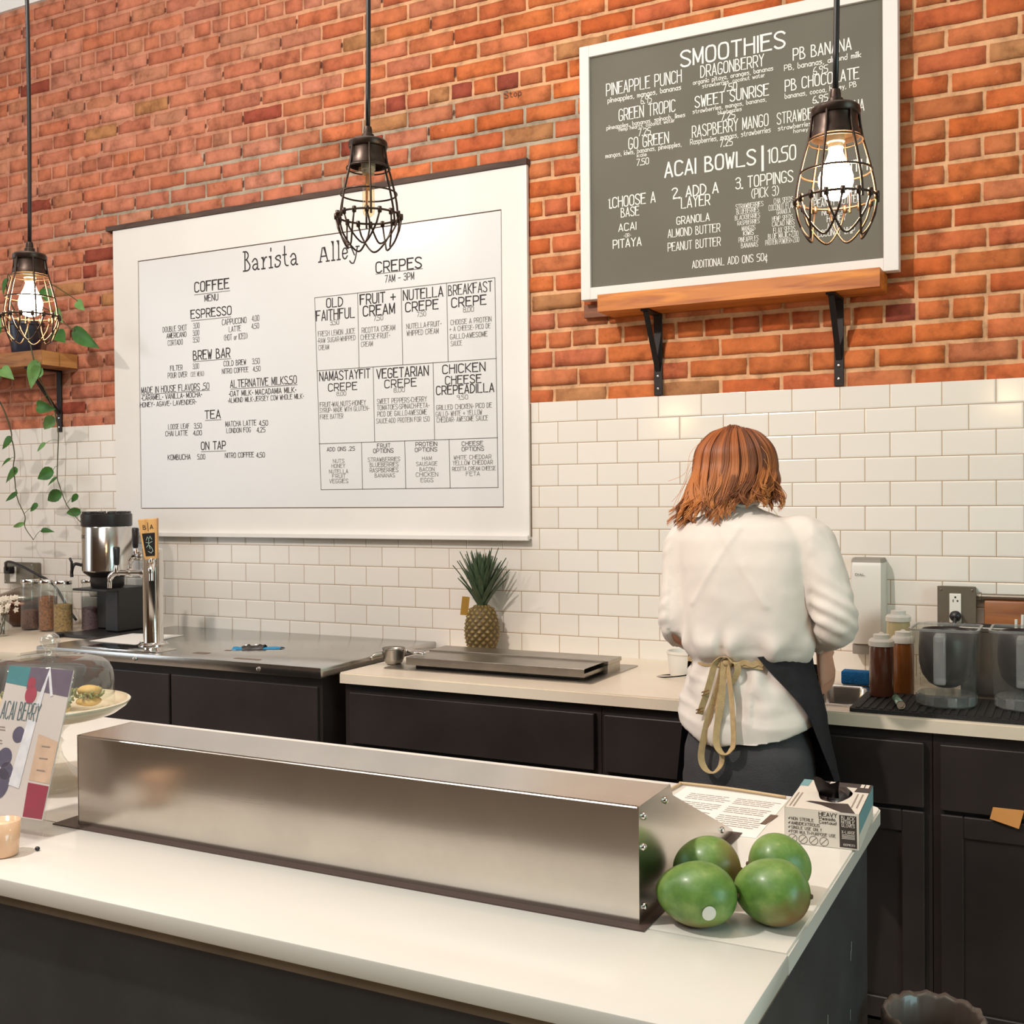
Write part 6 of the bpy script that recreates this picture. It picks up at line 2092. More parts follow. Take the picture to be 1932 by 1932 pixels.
dm = obj('dome', bm, M['dome_glass'], ck, True, angle=60)
bm = B()
lathe(bm, [(0.018, zb + .109), (0.010, zb + .113), (0.009, zb + .118), (0.015, zb + .126), (0.0190, zb + .136), (0.017, zb + .146), (0.010, zb + .152), (0, zb + .153)], (cx, cy, IZ), 32)
obj('knob', bm, M['crystal'], dm, True, angle=60)
rn = random.Random(17)
M['pastry'] = plain('pastry', srgb(206, 172, 104), 0.7, var=0.3, vscale=40, bump=0.4)
M['greens'] = plain('sprouts', srgb(148, 152, 100), 0.6, var=0.3, vscale=40)
for q, (dx, dy) in enumerate(((0.060, -0.035), (0.002, -0.066), (-0.062, -0.030), (0.048, 0.052), (-0.02, 0.040))):
    t = thing('sandwich_roll', ('filled roll under the cake dome nearest the steel cover', 'filled roll at the front under the cake dome', 'filled roll at the left under the cake dome',
                                'filled roll at the right rear under the cake dome', 'filled roll in the middle of the plate under the cake dome')[q], 'sandwich', (cx + dx, cy + dy, IZ + .15), 0, 'filled rolls under the cake dome')
    zz = 0.0
    c = Vector((cx + dx, cy + dy, IZ + 0.1545))
    bm = B()
    sphere(bm, c + Vector((0, 0, 0.009)), (0.026, 0.022, 0.010), 16)
    sphere(bm, c + Vector((0, 0, 0.030)), (0.025, 0.021, 0.011), 16)
    for v in bm.verts:
        v.co += Vector((1, 1, .5)) * 0.003 * noise.noise(v.co * 40)
    obj('bread', bm, M['pastry'], t, True)
    bm = B()
    for s in range(26):
        a = rn.uniform(0, 2 * PI)
        p = c + Vector((0.021 * math.cos(a), 0.017 * math.sin(a), 0.018))
        tube(bm, smooth_path([p, p + Vector((0.007 * math.cos(a), 0.006 * math.sin(a), rn.uniform(0, .010))), p + Vector((0.012 * math.cos(a + .4), 0.010 * math.sin(a + .4), rn.uniform(-.004, .018)))], 3), 0.0022, 5)
    obj('filling', bm, M['greens'], t, True)

# acrylic sign holder
sg = thing('sign_holder', 'slanted clear acrylic holder with a berry drink flyer in front of the cake stand', 'sign', (-1.61, 1.25, IZ), 0)
# leaning card plane: bottom edge toward the room, top leaning back
O = Vector((-1.550, 1.2850, 0.940))
UX = Vector((-1.0, -0.05, 0.0)).normalized()      # along the card to its left
UZ = Vector((0.0, 0.0700, 0.2420)).normalized()
UN = UX.cross(UZ).normalized()
if UN.y > 0:
    UN = -UN
CW, CH = 0.152, 0.252


def on_card(a, b, t):
    return O + UX * (CW - a) + UZ * b + UN * (0.0012 + t)


def slab(bm, a0, a1, b0, b1, t0, t1):
    loft(bm, [[on_card(a0, b0, t0), on_card(a1, b0, t0), on_card(a1, b1, t0), on_card(a0, b1, t0)],
              [on_card(a0, b0, t1), on_card(a1, b0, t1), on_card(a1, b1, t1), on_card(a0, b1, t1)]])


def card_poly(bm, pts, t=0.0004):
    bm.faces.new([bm.verts.new(on_card(a, b, t)) for a, b in pts])


bm = B()
slab(bm, -0.004, CW + .004, -0.031, CH + .006, 0.0022, 0.0034)
slab(bm, -0.004, CW + .004, -0.031, CH + .002, -0.0040, -0.0030)
box(bm, O.x - CW - .01, O.x + .012, 1.215, 1.300, IZ + .0004, IZ + .003, 0.0008, 1)   # foot
obj('acrylic', bm, M['acrylic'], sg)
bm = B()
slab(bm, 0, CW, 0, CH, -0.0024, 0.0)
fy = obj('flyer', bm, plain('flyer_paper', srgb(226, 216, 208), 0.5), sg)


def circ(cx, cz, r, n=18, sx=1.0):
    return [(cx + r * sx * math.cos(2 * PI * i / n), cz + r * math.sin(2 * PI * i / n)) for i in range(n)]


def printed(name, col, polys, t=0.0004):
    bm = B()
    for p in polys:
        card_poly(bm, p, t)
    return obj(name, bm, plain('print_' + name, col, 0.5, var=0.12, vscale=50), fy)


printed('teal_print', srgb(64, 140, 146), [[(0, .222), (.052, .218), (.052, CH), (0, CH)]])
printed('violet_print', srgb(108, 92, 112), [[(.052, .214), (CW, .206), (CW, CH), (.052, CH)]])
printed('raspberry_print', srgb(176, 52, 76), [circ(.066, .205, .016, 18, .85), circ(.062, .225, .010)], 0.0006)
printed('berry_print', srgb(84, 78, 104), [circ(.058, .135, .014), circ(.037, .094, .017), circ(.040, .050, .026, 20, .8), circ(.048, .072, .015)], 0.0006)
printed('crimson_print', srgb(158, 22, 62), [[(0, 0), (.034, 0), (.034, .052), (0, .060)], [(.108, .002), (CW, .002), (CW, .056), (.104, .058)]], 0.0005)
printed('pink_print', srgb(206, 92, 120), [circ(.012, .030, .010), circ(.022, .014, .010), circ(.008, .010, .008)], 0.0007)
printed('cream_print', srgb(224, 190, 160), [[(.104, .062), (CW, .060), (CW, .130), (.104, .140)]], 0.0005)
printed('glare_strip', srgb(240, 240, 244), [[(.060, .050), (.086, .046), (.092, .160), (.072, .162)], [(.082, .185), (.098, .255), (.118, .206), (.112, .204), (.098, .24), (.094, .186)]], 0.0008)  # window glare and reflections on the acrylic, painted white on the flyer
bm = B()
letter(bm, 'ACAI BERRY', 0.006, 0.160, 0.096, 0.030, on_card, 0.12, 0.0007)
obj('lettering', bm, plain('teal_ink', srgb(76, 106, 112), 0.6), fy)
bm = B()
for b in (.145, .122, .100, .078):
    for w0, w1 in ((.008, .022), (.006, .024)):
        pen(bm, [(w0, b), (w1, b)], 0.0014, on_card, 0.0007)
        b -= 0.005
for b in (.12, .10, .08):
    pen(bm, [(.118, b), (.136, b)], 0.002, on_card, 0.0009)
obj('small_print', bm, M['grey_print'], fy)

vg = thing('votive_glass', 'small peach coloured glass at the left edge of the island, in front of the flyer', 'glass', (-1.530, 1.19, IZ))
bm = B()
lathe(bm, [(0, 0.0004), (0.021, 0.0004), (0.024, 0.003), (0.028, 0.056), (0.026, 0.056), (0.022, 0.006), (0, 0.005)], (-1.535, 1.196, IZ), 32)
obj('glass', bm, plain('peach_glass', srgb(232, 186, 150), 0.2, coat=0.4), vg, True)
bm = B()
lathe(bm, [(0, 0.006), (0.0225, 0.006), (0.0255, 0.048), (0, 0.048)], (-1.535, 1.196, IZ), 24)
obj('wax', bm, plain('peach_wax', srgb(238, 206, 176), 0.6), vg, True)
bm = B()
sphere(bm, (-1.503, 1.236, IZ + 0.0035), (0.0045, 0.004, 0.0035), 10)
o = obj('reflection_dot', bm, M['black_plastic'])  # tiny sphere put in for a dark reflection of the sign foot
tag(o, 'black dot standing in for a reflection on the island left of the steel cover', 'reflection')
recenter(o, (-1.503, 1.236, IZ))

# bin in the aisle at lower right
bn = thing('waste_bin', 'grey topped waste bin in the aisle at the lower right edge', 'bin', (-0.225, 1.99, 0))
bm = B()
lathe(bm, [(0, 0.0005), (0.062, 0.0005), (0.066, 0.01), (0.079, 0.54), (0.080, 0.575), (0.077, 0.577), (0.072, 0.54), (0.068, 0.43), (0, 0.42)], (-0.225, 1.99, 0), 40)
obj('drum', bm, M['black_plastic'], bn, True, angle=40)
bm = B()
rows = []
rn = random.Random(2)
for j, (r, z) in enumerate(((0.0825, 0.50), (0.085, 0.56), (0.085, 0.588), (0.080, 0.596), (0.073, 0.588), (0.069, 0.54))):
    rows.append([(-0.225 + (r + .002 * math.sin(i * 2.7 + j)) * math.cos(2 * PI * i / 48), 1.99 + (r + .002 * math.sin(i * 2.7 + j)) * math.sin(2 * PI * i / 48), z + .003 * math.sin(i * 1.9)) for i in range(48)])
loft(bm, rows, cap=False)
obj('bin_liner', bm, plain('grey_liner', srgb(112, 98, 90), 0.35, coat=0.3), bn, True)

# ------------------------------------------------------------------ the barista, seen from behind
PX, PY = -0.768, 2.80
per = thing('person', 'person with auburn hair in a white blouse and dark apron, head bent over the sink', 'person', (PX, PY, 0))


def solid(bm, voxel, smooth=6, name='tmp', adapt=0.0):
    """Fuse overlapping closed shapes into one skin; returns a bmesh."""
    me = bpy.data.meshes.new(name)
    bmesh.ops.recalc_face_normals(bm, faces=bm.faces)
    bm.to_mesh(me)
    bm.free()
    o = bpy.data.objects.new(name, me)
    COL.objects.link(o)
    r = o.modifiers.new('r', 'REMESH')
    r.mode = 'VOXEL'
    r.voxel_size = voxel
    s = o.modifiers.new('s', 'SMOOTH')
    s.iterations = smooth
    s.factor = 0.5
    bpy.context.view_layer.update()
    dg = bpy.context.evaluated_depsgraph_get()
    m2 = bpy.data.meshes.new_from_object(o.evaluated_get(dg))
    out = B()
    out.from_mesh(m2)
    bpy.data.objects.remove(o)
    bpy.data.meshes.remove(me)
    bpy.data.meshes.remove(m2)
    return out


def ell(cx, cy, z, a, b, n=36, p=2.3, dz=None):
    out = []
    for i in range(n):
        t = 2 * PI * i / n
        c, s = math.cos(t), math.sin(t)
        out.append((cx + a * math.copysign(abs(c) ** (2 / p), c), cy + b * math.copysign(abs(s) ** (2 / p), s), z + (dz(c, s) if dz else 0)))
    return out


def limb(bm, pts, rad, n=14, k=5):
    P = smooth_path(pts, k)
    R = []
    m = len(pts) - 1
    for i in range(len(P)):
        f = min(i / k, m - 1e-6)
        j = int(f)
        R.append(rad[j] + (rad[j + 1] - rad[j]) * (f - j))
    tube(bm, P, R, n)
    sphere(bm, P[0], R[0] * 0.99, 12)
    sphere(bm, P[-1], R[-1] * 0.99, 12)


HC = Vector((-0.808, 2.845, 1.545))
SHR, ELR, WRR = Vector((-0.610, 2.785, 1.370)), Vector((-0.537, 2.765, 1.163)), Vector((-0.604, 2.950, 1.085))
SHL, ELL, WRL = Vector((-0.922, 2.785, 1.365)), Vector((-0.932, 2.745, 1.140)), Vector((-0.862, 2.930, 1.030))

# body: head, neck, trunk, arms, hands with fingers, legs, feet, all one skin
bm = B()
HT = Matrix.Translation(HC) @ Matrix.Rotation(math.radians(-28), 4, 'X')
sphere(bm, (0, 0, 0.010), (0.072, 0.088, 0.086), 24, M=HT)
bm2v = []
for c, r in (((0, 0.055, -0.050), (0.050, 0.042, 0.055)), ((0, 0.062, -0.092), (0.026, 0.024, 0.022)), ((0, 0.100, -0.030), (0.011, 0.018, 0.020)),
             ((0, 0.096, -0.012), (0.008, 0.010, 0.022)), ((0, 0.094, -0.064), (0.020, 0.008, 0.008)), ((0.028, 0.084, 0.008), (0.020, 0.010, 0.007)),
             ((-0.028, 0.084, 0.008), (0.020, 0.010, 0.007)), ((0.073, 0.0, -0.012), (0.008, 0.018, 0.028)), ((-0.073, 0.0, -0.012), (0.008, 0.018, 0.028)),
             ((0.036, 0.070, -0.040), (0.024, 0.022, 0.026)), ((-0.036, 0.070, -0.040), (0.024, 0.022, 0.026))):
    p = HT @ Vector(c)
    sphere(bm, p, r, 12, M=Matrix.Rotation(math.radians(-28), 4, 'X'))
limb(bm, [(-0.79, 2.800, 1.40), (-0.797, 2.812, 1.45), (-0.806, 2.838, 1.505)], [0.062, 0.052, 0.050])
loft(bm, [ell(-0.768, 2.785, z, a, b, 24) for z, a, b in ((0.86, 0.128, 0.080), (0.96, 0.128, 0.082), (1.06, 0.122, 0.080), (1.16, 0.135, 0.088), (1.27, 0.150, 0.092), (1.36, 0.152, 0.078), (1.405, 0.10, 0.058))])
limb(bm, [SHR, (SHR + ELR) / 2 + Vector((.01, 0, 0)), ELR, (ELR + WRR) / 2, WRR], [0.046, 0.040, 0.034, 0.032, 0.024])
limb(bm, [SHL, (SHL + ELL) / 2 + Vector((-.004, 0, 0)), ELL, (ELL + WRL) / 2, WRL], [0.046, 0.040, 0.034, 0.032, 0.024])


def hand(bm, wr, d, palm_n, thumb_side, curl=0.5, L=0.085):
    """Palm and five separate fingers. d: finger direction, palm_n: the way the palm faces."""
    d = Vector(d).normalized()
    pn = Vector(palm_n)
    pn = (pn - d * pn.dot(d)).normalized()
    s = d.cross(pn).normalized() * thumb_side
    base = wr + d * 0.018
    rings = []
    for u, w, t in ((-0.02, 0.022, 0.018), (0.01, 0.030, 0.016), (0.05, 0.038, 0.0145), (L, 0.040, 0.012)):
        c = base + d * u
        rings.append([c + s * w * math.cos(a) + pn * t * math.sin(a) for a in [i * PI / 8 for i in range(16)]])
    loft(bm, rings)
    tips = []
    for i, (off, ln, r) in enumerate(((0.030, 0.072, 0.0085), (0.010, 0.080, 0.0088), (-0.010, 0.075, 0.0085), (-0.029, 0.058, 0.0075))):
        p = base + d * (L - 0.012) + s * off
        dirv = d.copy()
        pts = [p - d * 0.02, p]
        ax = s
        for k, seg in enumerate((0.45, 0.30, 0.25)):
            ang = curl * (0.55 + 0.45 * k) + i * 0.05
            dirv = (dirv * math.cos(ang) + pn * math.sin(ang)).normalized()
            p = p + dirv * ln * seg
            pts.append(p)
        limb(bm, pts, [r * 1.02, r * 1.05, r, r * .92, r * .72], 10, 3)
        tips.append(p)
    p0 = base + d * 0.012 + s * 0.026
    t1 = p0 + (d * 0.5 + s * 0.75 + pn * 0.35).normalized() * 0.038
    t2 = t1 + (d * 0.75 + s * 0.25 + pn * 0.6).normalized() * 0.030
    t3 = t2 + (d * 0.8 - s * 0.05 + pn * 0.6).normalized() * 0.022
    limb(bm, [p0 - d * 0.01, p0, t1, t2, t3], [0.012, 0.013, 0.0105, 0.0095, 0.0075], 10, 3)


hand(bm, WRR, (0.06, 0.24, -0.85), (-0.8, 0.25, 0.0), 1, 0.42)
hand(bm, WRL, (0.30, 0.75, -0.35), (0.35, -0.1, -0.9), 1, 0.45)
for sx, fx in ((-0.845, -0.86), (-0.690, -0.675)):
    limb(bm, [(sx, 2.79, 0.83), (sx, 2.79, 0.66), ((sx + fx) / 2, 2.785, 0.46), (fx, 2.80, 0.26), (fx, 2.80, 0.07)], [0.062, 0.070, 0.052, 0.046, 0.032])
    limb(bm, [(fx, 2.785, 0.04), (fx, 2.86, 0.035), (fx, 2.93, 0.028)], [0.034, 0.036, 0.024])
body = solid(bm, 0.0048, 5)
M['skin'] = plain('skin', srgb(216, 158, 132), 0.5, var=0.06, vscale=20)
obj('body', body, M['skin'], per, True)
parts('eye', [lambda b, sx=sx: sphere(b, HT @ Vector((sx, 0.0815, -0.010)), 0.0085, 12) for sx in (-0.028, 0.028)], M['gap'], per)

# white blouse
bm = B()


def hemz(c, s):
    return 0.048 * abs(c) ** 1.8 + (0.03 if s > 0 else 0) * s


rings = []
for z, cx, a, cy, b in ((1.450, -.790, .050, 2.806, .050), (1.434, -.786, .070, 2.795, .060), (1.418, -.776, .112, 2.788, .076), (1.400, -.770, .150, 2.785, .090), (1.365, -.767, .172, 2.783, .100),
                        (1.30, -.767, .172, 2.780, .108), (1.22, -.768, .164, 2.778, .110), (1.15, -.768, .164, 2.778, .110), (1.105, -.767, .166, 2.776, .112), (1.078, -.764, .158, 2.778, .104),
                        (1.060, -.762, .143, 2.780, .090), (1.048, -.762, .142, 2.780, .089), (1.03, -.762, .147, 2.780, .093), (0.99, -.764, .157, 2.780, .103), (0.945, -.763, .165, 2.780, .111)):
    rings.append(ell(cx, cy, z, a, b, 48, 2.35))
for z, k in ((0.90, 0.5), (0.872, 0.9), (0.849, 1.0)):
    rings.append(ell(-.760, 2.778, z, .1690, .121, 48, 2.35, dz=lambda c, s, k=k: hemz(c, s) * k))
loft(bm, rings)
limb(bm, [SHR + Vector((-.045, 0, .004)), SHR + Vector((.008, 0, -.01)), SHR * .5 + ELR * .5 + Vector((.012, 0, 0)), ELR + Vector((.004, -.004, 0)), ELR * .62 + WRR * .38, ELR * .3 + WRR * .7 + Vector((0, 0, .004))],
     [0.050, 0.060, 0.057, 0.052, 0.049, 0.038], 18)
limb(bm, [SHL + Vector((.045, 0, .006)), SHL + Vector((-.002, 0, -.01)), SHL * .5 + ELL * .5 + Vector((-.003, 0, 0)), ELL, ELL * .6 + WRL * .4, ELL * .25 + WRL * .75],
     [0.050, 0.052, 0.049, 0.046, 0.042, 0.034], 18)
sh_ = solid(bm, 0.0058, 5)
sh_.normal_update()
for v in sh_.verts:
    p, n = v.co.copy(), v.normal
    th = math.atan2(p.x + .765, -(p.y - 2.78))
    d = 0.0
    torso = abs(p.x + .767) < 0.178 and p.z < 1.40
    if torso:
        d += 0.0085 * math.sin(th * 9 + 4.0 * noise.noise((th * 2, p.z * 5, 0))) * math.exp(-((p.z - 1.098) / 0.030) ** 2)       # blousing over the tie
        d += 0.0075 * math.sin(th * 12 + 1.5) * math.exp(-((p.z - 1.022) / 0.028) ** 2)                                       # gathers below it
        u = (p.x + .77) * 1.0 + (p.z - 1.2) * 0.22
        d += 0.0200 * noise.noise((u * 11, p.z * 2.2, 7.3)) * min(1, max(0, (1.40 - p.z) * 6))                               # long vertical folds
        if p.z < 1.03:
            w = p.x + .76 - (1.03 - p.z) * 0.35 * (1 if p.x > -.72 else -0.3)
            d += 0.0190 * noise.noise((w * 17, p.z * 3, 1.7)) * min(1, (1.03 - p.z) * 14) * min(1, max(0.25, (p.z - .85) * 9))
            d += 0.007 * max(0, noise.noise((p.x * 12 + p.z * 22, p.z * 34, 4)))
        # faint crossed straps under the cloth between the shoulder blades
        if p.y < 2.78 and 1.20 < p.z < 1.40:
            for s in (1, -1):
                e = (p.x + .778) - s * (p.z - 1.355) * 0.62
                d += 0.0028 * math.exp(-(e / 0.008) ** 2)
    else:
        right = p.x > -.767
        a, b = (SHR, ELR) if right else (SHL, ELL)
        t = (p - a).dot(b - a) / (b - a).length_squared
        wv = noise.noise((p.x * 9, p.y * 9, p.z * 4 + (3 if right else 0)))
        env = math.exp(-((t - 0.92) / 0.30) ** 2) * (1.0 if right else 0.75) + 0.35 * math.exp(-((t - 0.1) / 0.18) ** 2)
        d += 0.0042 * env * (0.6 + wv) * math.sin((p.z * 165 + (p.x * 105 if right else -p.x * 80) + p.y * 50) + 4.0 * wv)
        d += 0.004 * noise.noise((p.x * 22, p.y * 22, p.z * 12))
    d += 0.0010 * noise.noise(p * 34)
    v.co = p + n * d
for _ in range(5):
    bmesh.ops.smooth_vert(sh_, verts=[v for v in sh_.verts if v.co.z < 0.905], factor=0.5, use_axis_x=True, use_axis_y=True, use_axis_z=True)
bmesh.ops.smooth_vert(sh_, verts=sh_.verts, factor=0.4, use_axis_x=True, use_axis_y=True, use_axis_z=True)
kk = NT('white_blouse')
kk.b.inputs['Base Color'].default_value = srgb(224, 213, 203)
kk.b.inputs['Roughness'].default_value = 0.85
kk.b.inputs['Sheen Weight'].default_value = 0.15
kk.b.inputs['Subsurface Weight'].default_value = 0.0
mp = kk.coord((1, 1, 1))
nz = kk.n('ShaderNodeTexNoise', in_Scale=26.0, in_Detail=5.0, in_Distortion=0.6)
kk.l(mp, 0, nz, 'Vector')
kk.bump(nz, 'Fac', 0.10, 0.006)
obj('blouse', sh_, kk.m, per, True)

# collar edge
bm = B()
tube(bm, [(q[0], q[1], q[2] + .004 * math.sin(i)) for i, q in enumerate(ell(-.790, 2.806, 1.452, .053, .053, 28))], 0.0045, 8, closed=True)
obj('collar', bm, kk.m, per, True)

# dark trousers
bm = B()
loft(bm, [ell(-.756, 2.782, z, a, b, 40, 2.4) for z, a, b in ((0.93, .136, .086), (0.90, .142, .090), (0.862, .154, .102), (0.83, .162, .109), (0.78, .164, .111), (0.72, .162, .108), (0.68, .155, .098))])
for sx, fx in ((-0.838, -0.86), (-0.678, -0.675)):
    limb(bm, [(sx, 2.785, 0.76), (sx, 2.785, 0.66), ((sx + fx) / 2, 2.785, 0.46), (fx, 2.80, 0.26), (fx, 2.80, 0.075)], [0.090, 0.088, 0.068, 0.060, 0.050], 18)
tr = solid(bm, 0.008, 6)
tr.normal_update()
for v in tr.verts:
    v.co += v.normal * (0.004 * noise.noise((v.co.x * 20, v.co.y * 20, v.co.z * 9)))
M['denim'] = plain('charcoal_denim', srgb(66, 64, 66), 0.9, var=0.22, vscale=14, bump=0.4, bscale=300)
obj('trousers', tr, M['denim'], per, True)
for fx in (-0.86, -0.675):
    bm = B()
    rings = []
    for y, w, h in ((2.735, .026, .055), (2.75, .036, .075), (2.80, .040, .082), (2.86, .043, .062), (2.92, .044, .050), (2.955, .036, .040), (2.970, .020, .026)):
        rings.append([(fx + w * math.cos(a), y, 0.0008 + max(0, h * 0.5 + h * 0.5 * math.sin(a))) for a in [i * 2 * PI / 18 for i in range(18)]])
    loft(bm, rings)
    obj('shoe', bm, M['black_plastic'], per, True)

# apron wrapped round the front and the right hip
rows = ((1.080, 20, .164), (1.045, 30, .170), (1.00, 43, .184), (.965, 53, .193), (.93, 60, .199), (.89, 66, .203), (.85, 72, .211), (.81, 78, .220), (.77, 84, .228), (.74, 88, .233), (.66, 91, .236), (.58, 92, .238))
bm = B()
rr = []
N = 34
for z, t0, rx in rows:
    ring = []
    for i in range(N):
        u = i / (N - 1)
        th = math.radians(t0 + (266 - t0) * u)
        rxl = rx if math.sin(th) > 0 else 0.155 + (1.08 - z) * 0.09
        ry = 0.128 + (1.08 - z) * 0.03 if math.cos(th) < 0 else 0.110 + 0.05 * (1.08 - z)
        zz = z + (0.012 * math.sin(min(1, u * 5) * PI / 2) if z > 1.07 else 0)
        f = 0.004 * math.sin(th * 9 + z * 6) * min(1, (1.10 - z) * 4)
        ring.append((-.762 + (rx if math.sin(th) > 0 else rxl) * math.sin(th) + f * math.sin(th), 2.782 - ry * math.cos(th) - f * math.cos(th), zz))
    rr.append(ring)
loft(bm, rr, closed=False, cap=False)
# bib on the chest
bm2 = [[(-.768 + 0.13 * (u - .5) * 2 * w, 2.905 + .012 * (z < 1.3) - 0.03 * abs(u - .5), z) for u in [i / 8 for i in range(9)]] for z, w in ((1.075, 1.0), (1.20, .85), (1.34, .70))]
loft(bm, bm2, closed=False, cap=False)
bmesh.ops.solidify(bm, geom=list(bm.faces), thickness=0.0016)
M['apron'] = plain('charcoal_apron', srgb(58, 57, 60), 0.85, var=0.15, vscale=30, bump=0.5, bscale=420)
ap = obj('apron', bm, M['apron'], per, True, angle=50)
bm = B()
tube(bm, [(-0.590, 2.742, 0.925), (-0.586, 2.744, 0.940), (-0.581, 2.748, 0.955)], 0.0011, 5)
obj('loose_thread', bm, M['white_plastic'], ap)

# tan tape tied in a bow
M['tape'] = plain('tan_cotton_tape', srgb(188, 160, 116), 0.85, var=0.12, vscale=60, bump=0.4, bscale=500)
bm = B()
for dz, t0, t1 in ((0.0, -100, 24), (0.006, -2, 24)):
    pts = []
    for i in range(28):
        th = math.radians(t0 + (t1 - t0) * i / 27)
        k = 0.0022 + (0.002 if dz else 0)
        pts.append((-.762 + (.1455 + k) * math.copysign(abs(math.sin(th)) ** .87, math.sin(th)), 2.780 - (.0925 + k) * math.copysign(abs(math.cos(th)) ** .87, math.cos(th)), 1.056 + dz - 0.003 * math.sin(i * .5)))
    ribbon(bm, pts, (0, 0, 1), 0.0125, 0.0015)
tie = obj('apron_tie', bm, M['tape'], per, True, angle=40)


def strap(xz, y0, y1, w=0.0165, tw=0.0, seed=0):
    """A hanging tape loop: points (x, z), pulled off the back by y0..y1, edge slightly turned."""
    bm = B()
    n = len(xz)
    P = [Vector((x, y0 + (y1 - y0) * min(1, (1.066 - z) / 0.2), z)) for x, z in xz]
    P = smooth_path(P, 6)
    nr = []
    for i, p in enumerate(P):
        a, b = P[max(i - 1, 0)], P[min(i + 1, len(P) - 1)]
        t = (b - a).normalized()
        flat = t.cross(Vector((0, 1, 0)))
        k = min(1.0, max(0.0, abs(t.z)))
        nr.append((flat * (k ** 2) + Vector((0.0, 1, 0)) * (1 - k ** 2) * 0.9 + Vector((0, 0.55, 0))).normalized())
    for i in range(1, len(nr)):
        if nr[i].dot(nr[i - 1]) < 0:
            nr[i] = -nr[i]
    ribbon(bm, P, nr, w, 0.0016)
    return bm


LA = [(-0.788, 1.064), (-0.8, 1.004), (-0.82, 0.938), (-0.832, 0.882), (-0.84, 0.831), (-0.832, 0.803), (-0.812, 0.792), (-0.792, 0.81), (-0.787, 0.836), (-0.798, 0.864), (-0.8, 0.918), (-0.797, 0.983), (-0.786, 1.059)]
LB = [(-0.785, 1.065), (-0.79, 0.963), (-0.798, 0.908), (-0.798, 0.865), (-0.781, 0.843), (-0.764, 0.853), (-0.756, 0.879), (-0.763, 0.965), (-0.772, 1.029), (-0.78, 1.067)]
LC = [(-0.768, 1.062), (-0.779, 1.077), (-0.792, 1.076), (-0.808, 1.057), (-0.817, 1.024), (-0.828, 0.984), (-0.837, 0.957), (-0.844, 0.933)]
LD = [(-0.768, 1.064), (-0.757, 1.062), (-0.752, 1.048), (-0.758, 1.030), (-0.768, 1.012)]
for q, (L, y0, y1) in enumerate(((LA, 2.672, 2.650), (LB, 2.668, 2.642), (LC, 2.664, 2.650), (LD, 2.672, 2.668))):
    obj('bow_strap', strap(L, y0, y1), M['tape'], tie, True, angle=50)
bm = B()
sphere(bm, (-0.779, 2.672, 1.063), (0.014, 0.010, 0.011), 14)
obj('knot', bm, M['tape'], tie, True)
bm = B()
for zc, xc in ((0.985, -0.827), (0.940, -0.842)):
    for s in (0, 1):
        Mk = Matrix.Translation((xc, 2.6475, zc + s * 0.008)) @ Matrix.Rotation(math.radians(-22), 4, 'Y')
        box(bm, -0.0105, 0.0105, -0.0015, 0.0015, -0.0018, 0.0018, 0.0006, 1, M=Mk)
obj('buckle', bm, plain('brass_slide', srgb(150, 116, 72), 0.4, metal=0.6), tie)

# hair: a cap of overlapping tapered locks falling from the crown, lighter towards the tips
kk = NT('auburn_hair')
at = kk.n('ShaderNodeAttribute', attribute_name='hue')
kk.l(at, 'Color', kk.b, 'Base Color')
kk.b.inputs['Roughness'].default_value = 0.42
kk.b.inputs['Specular IOR Level'].default_value = 0.45
kk.b.inputs['Sheen Weight'].default_value = 0.1
M['hair'] = kk.m
bm = B()
lay = bm.verts.layers.float_color.new('hue')
rn = random.Random(23)
DARK, MID, LITE = srgb(84, 42, 24), srgb(166, 92, 40), srgb(222, 148, 76)
n0 = sphere(bm, HC + Vector((0, 0.010, 0.010)), (0.088, 0.098, 0.094), 24)
for v in n0:
    v[lay] = srgb(84, 42, 26)
HI = HT.inverted()
bmesh.ops.delete(bm, geom=[v for v in n0 if (HI @ v.co).y > 0.030 and (HI @ v.co).z < 0.052], context='VERTS')   # clear of the face
CRN = Vector((-0.806, 2.846, 1.655))


def interp(tbl, f):
    for (a, va), (b, vb) in zip(tbl[:-1], tbl[1:]):
        if f <= b:
            t = (f - a) / (b - a)
            return va + (vb - va) * t
    return tbl[-1][1]


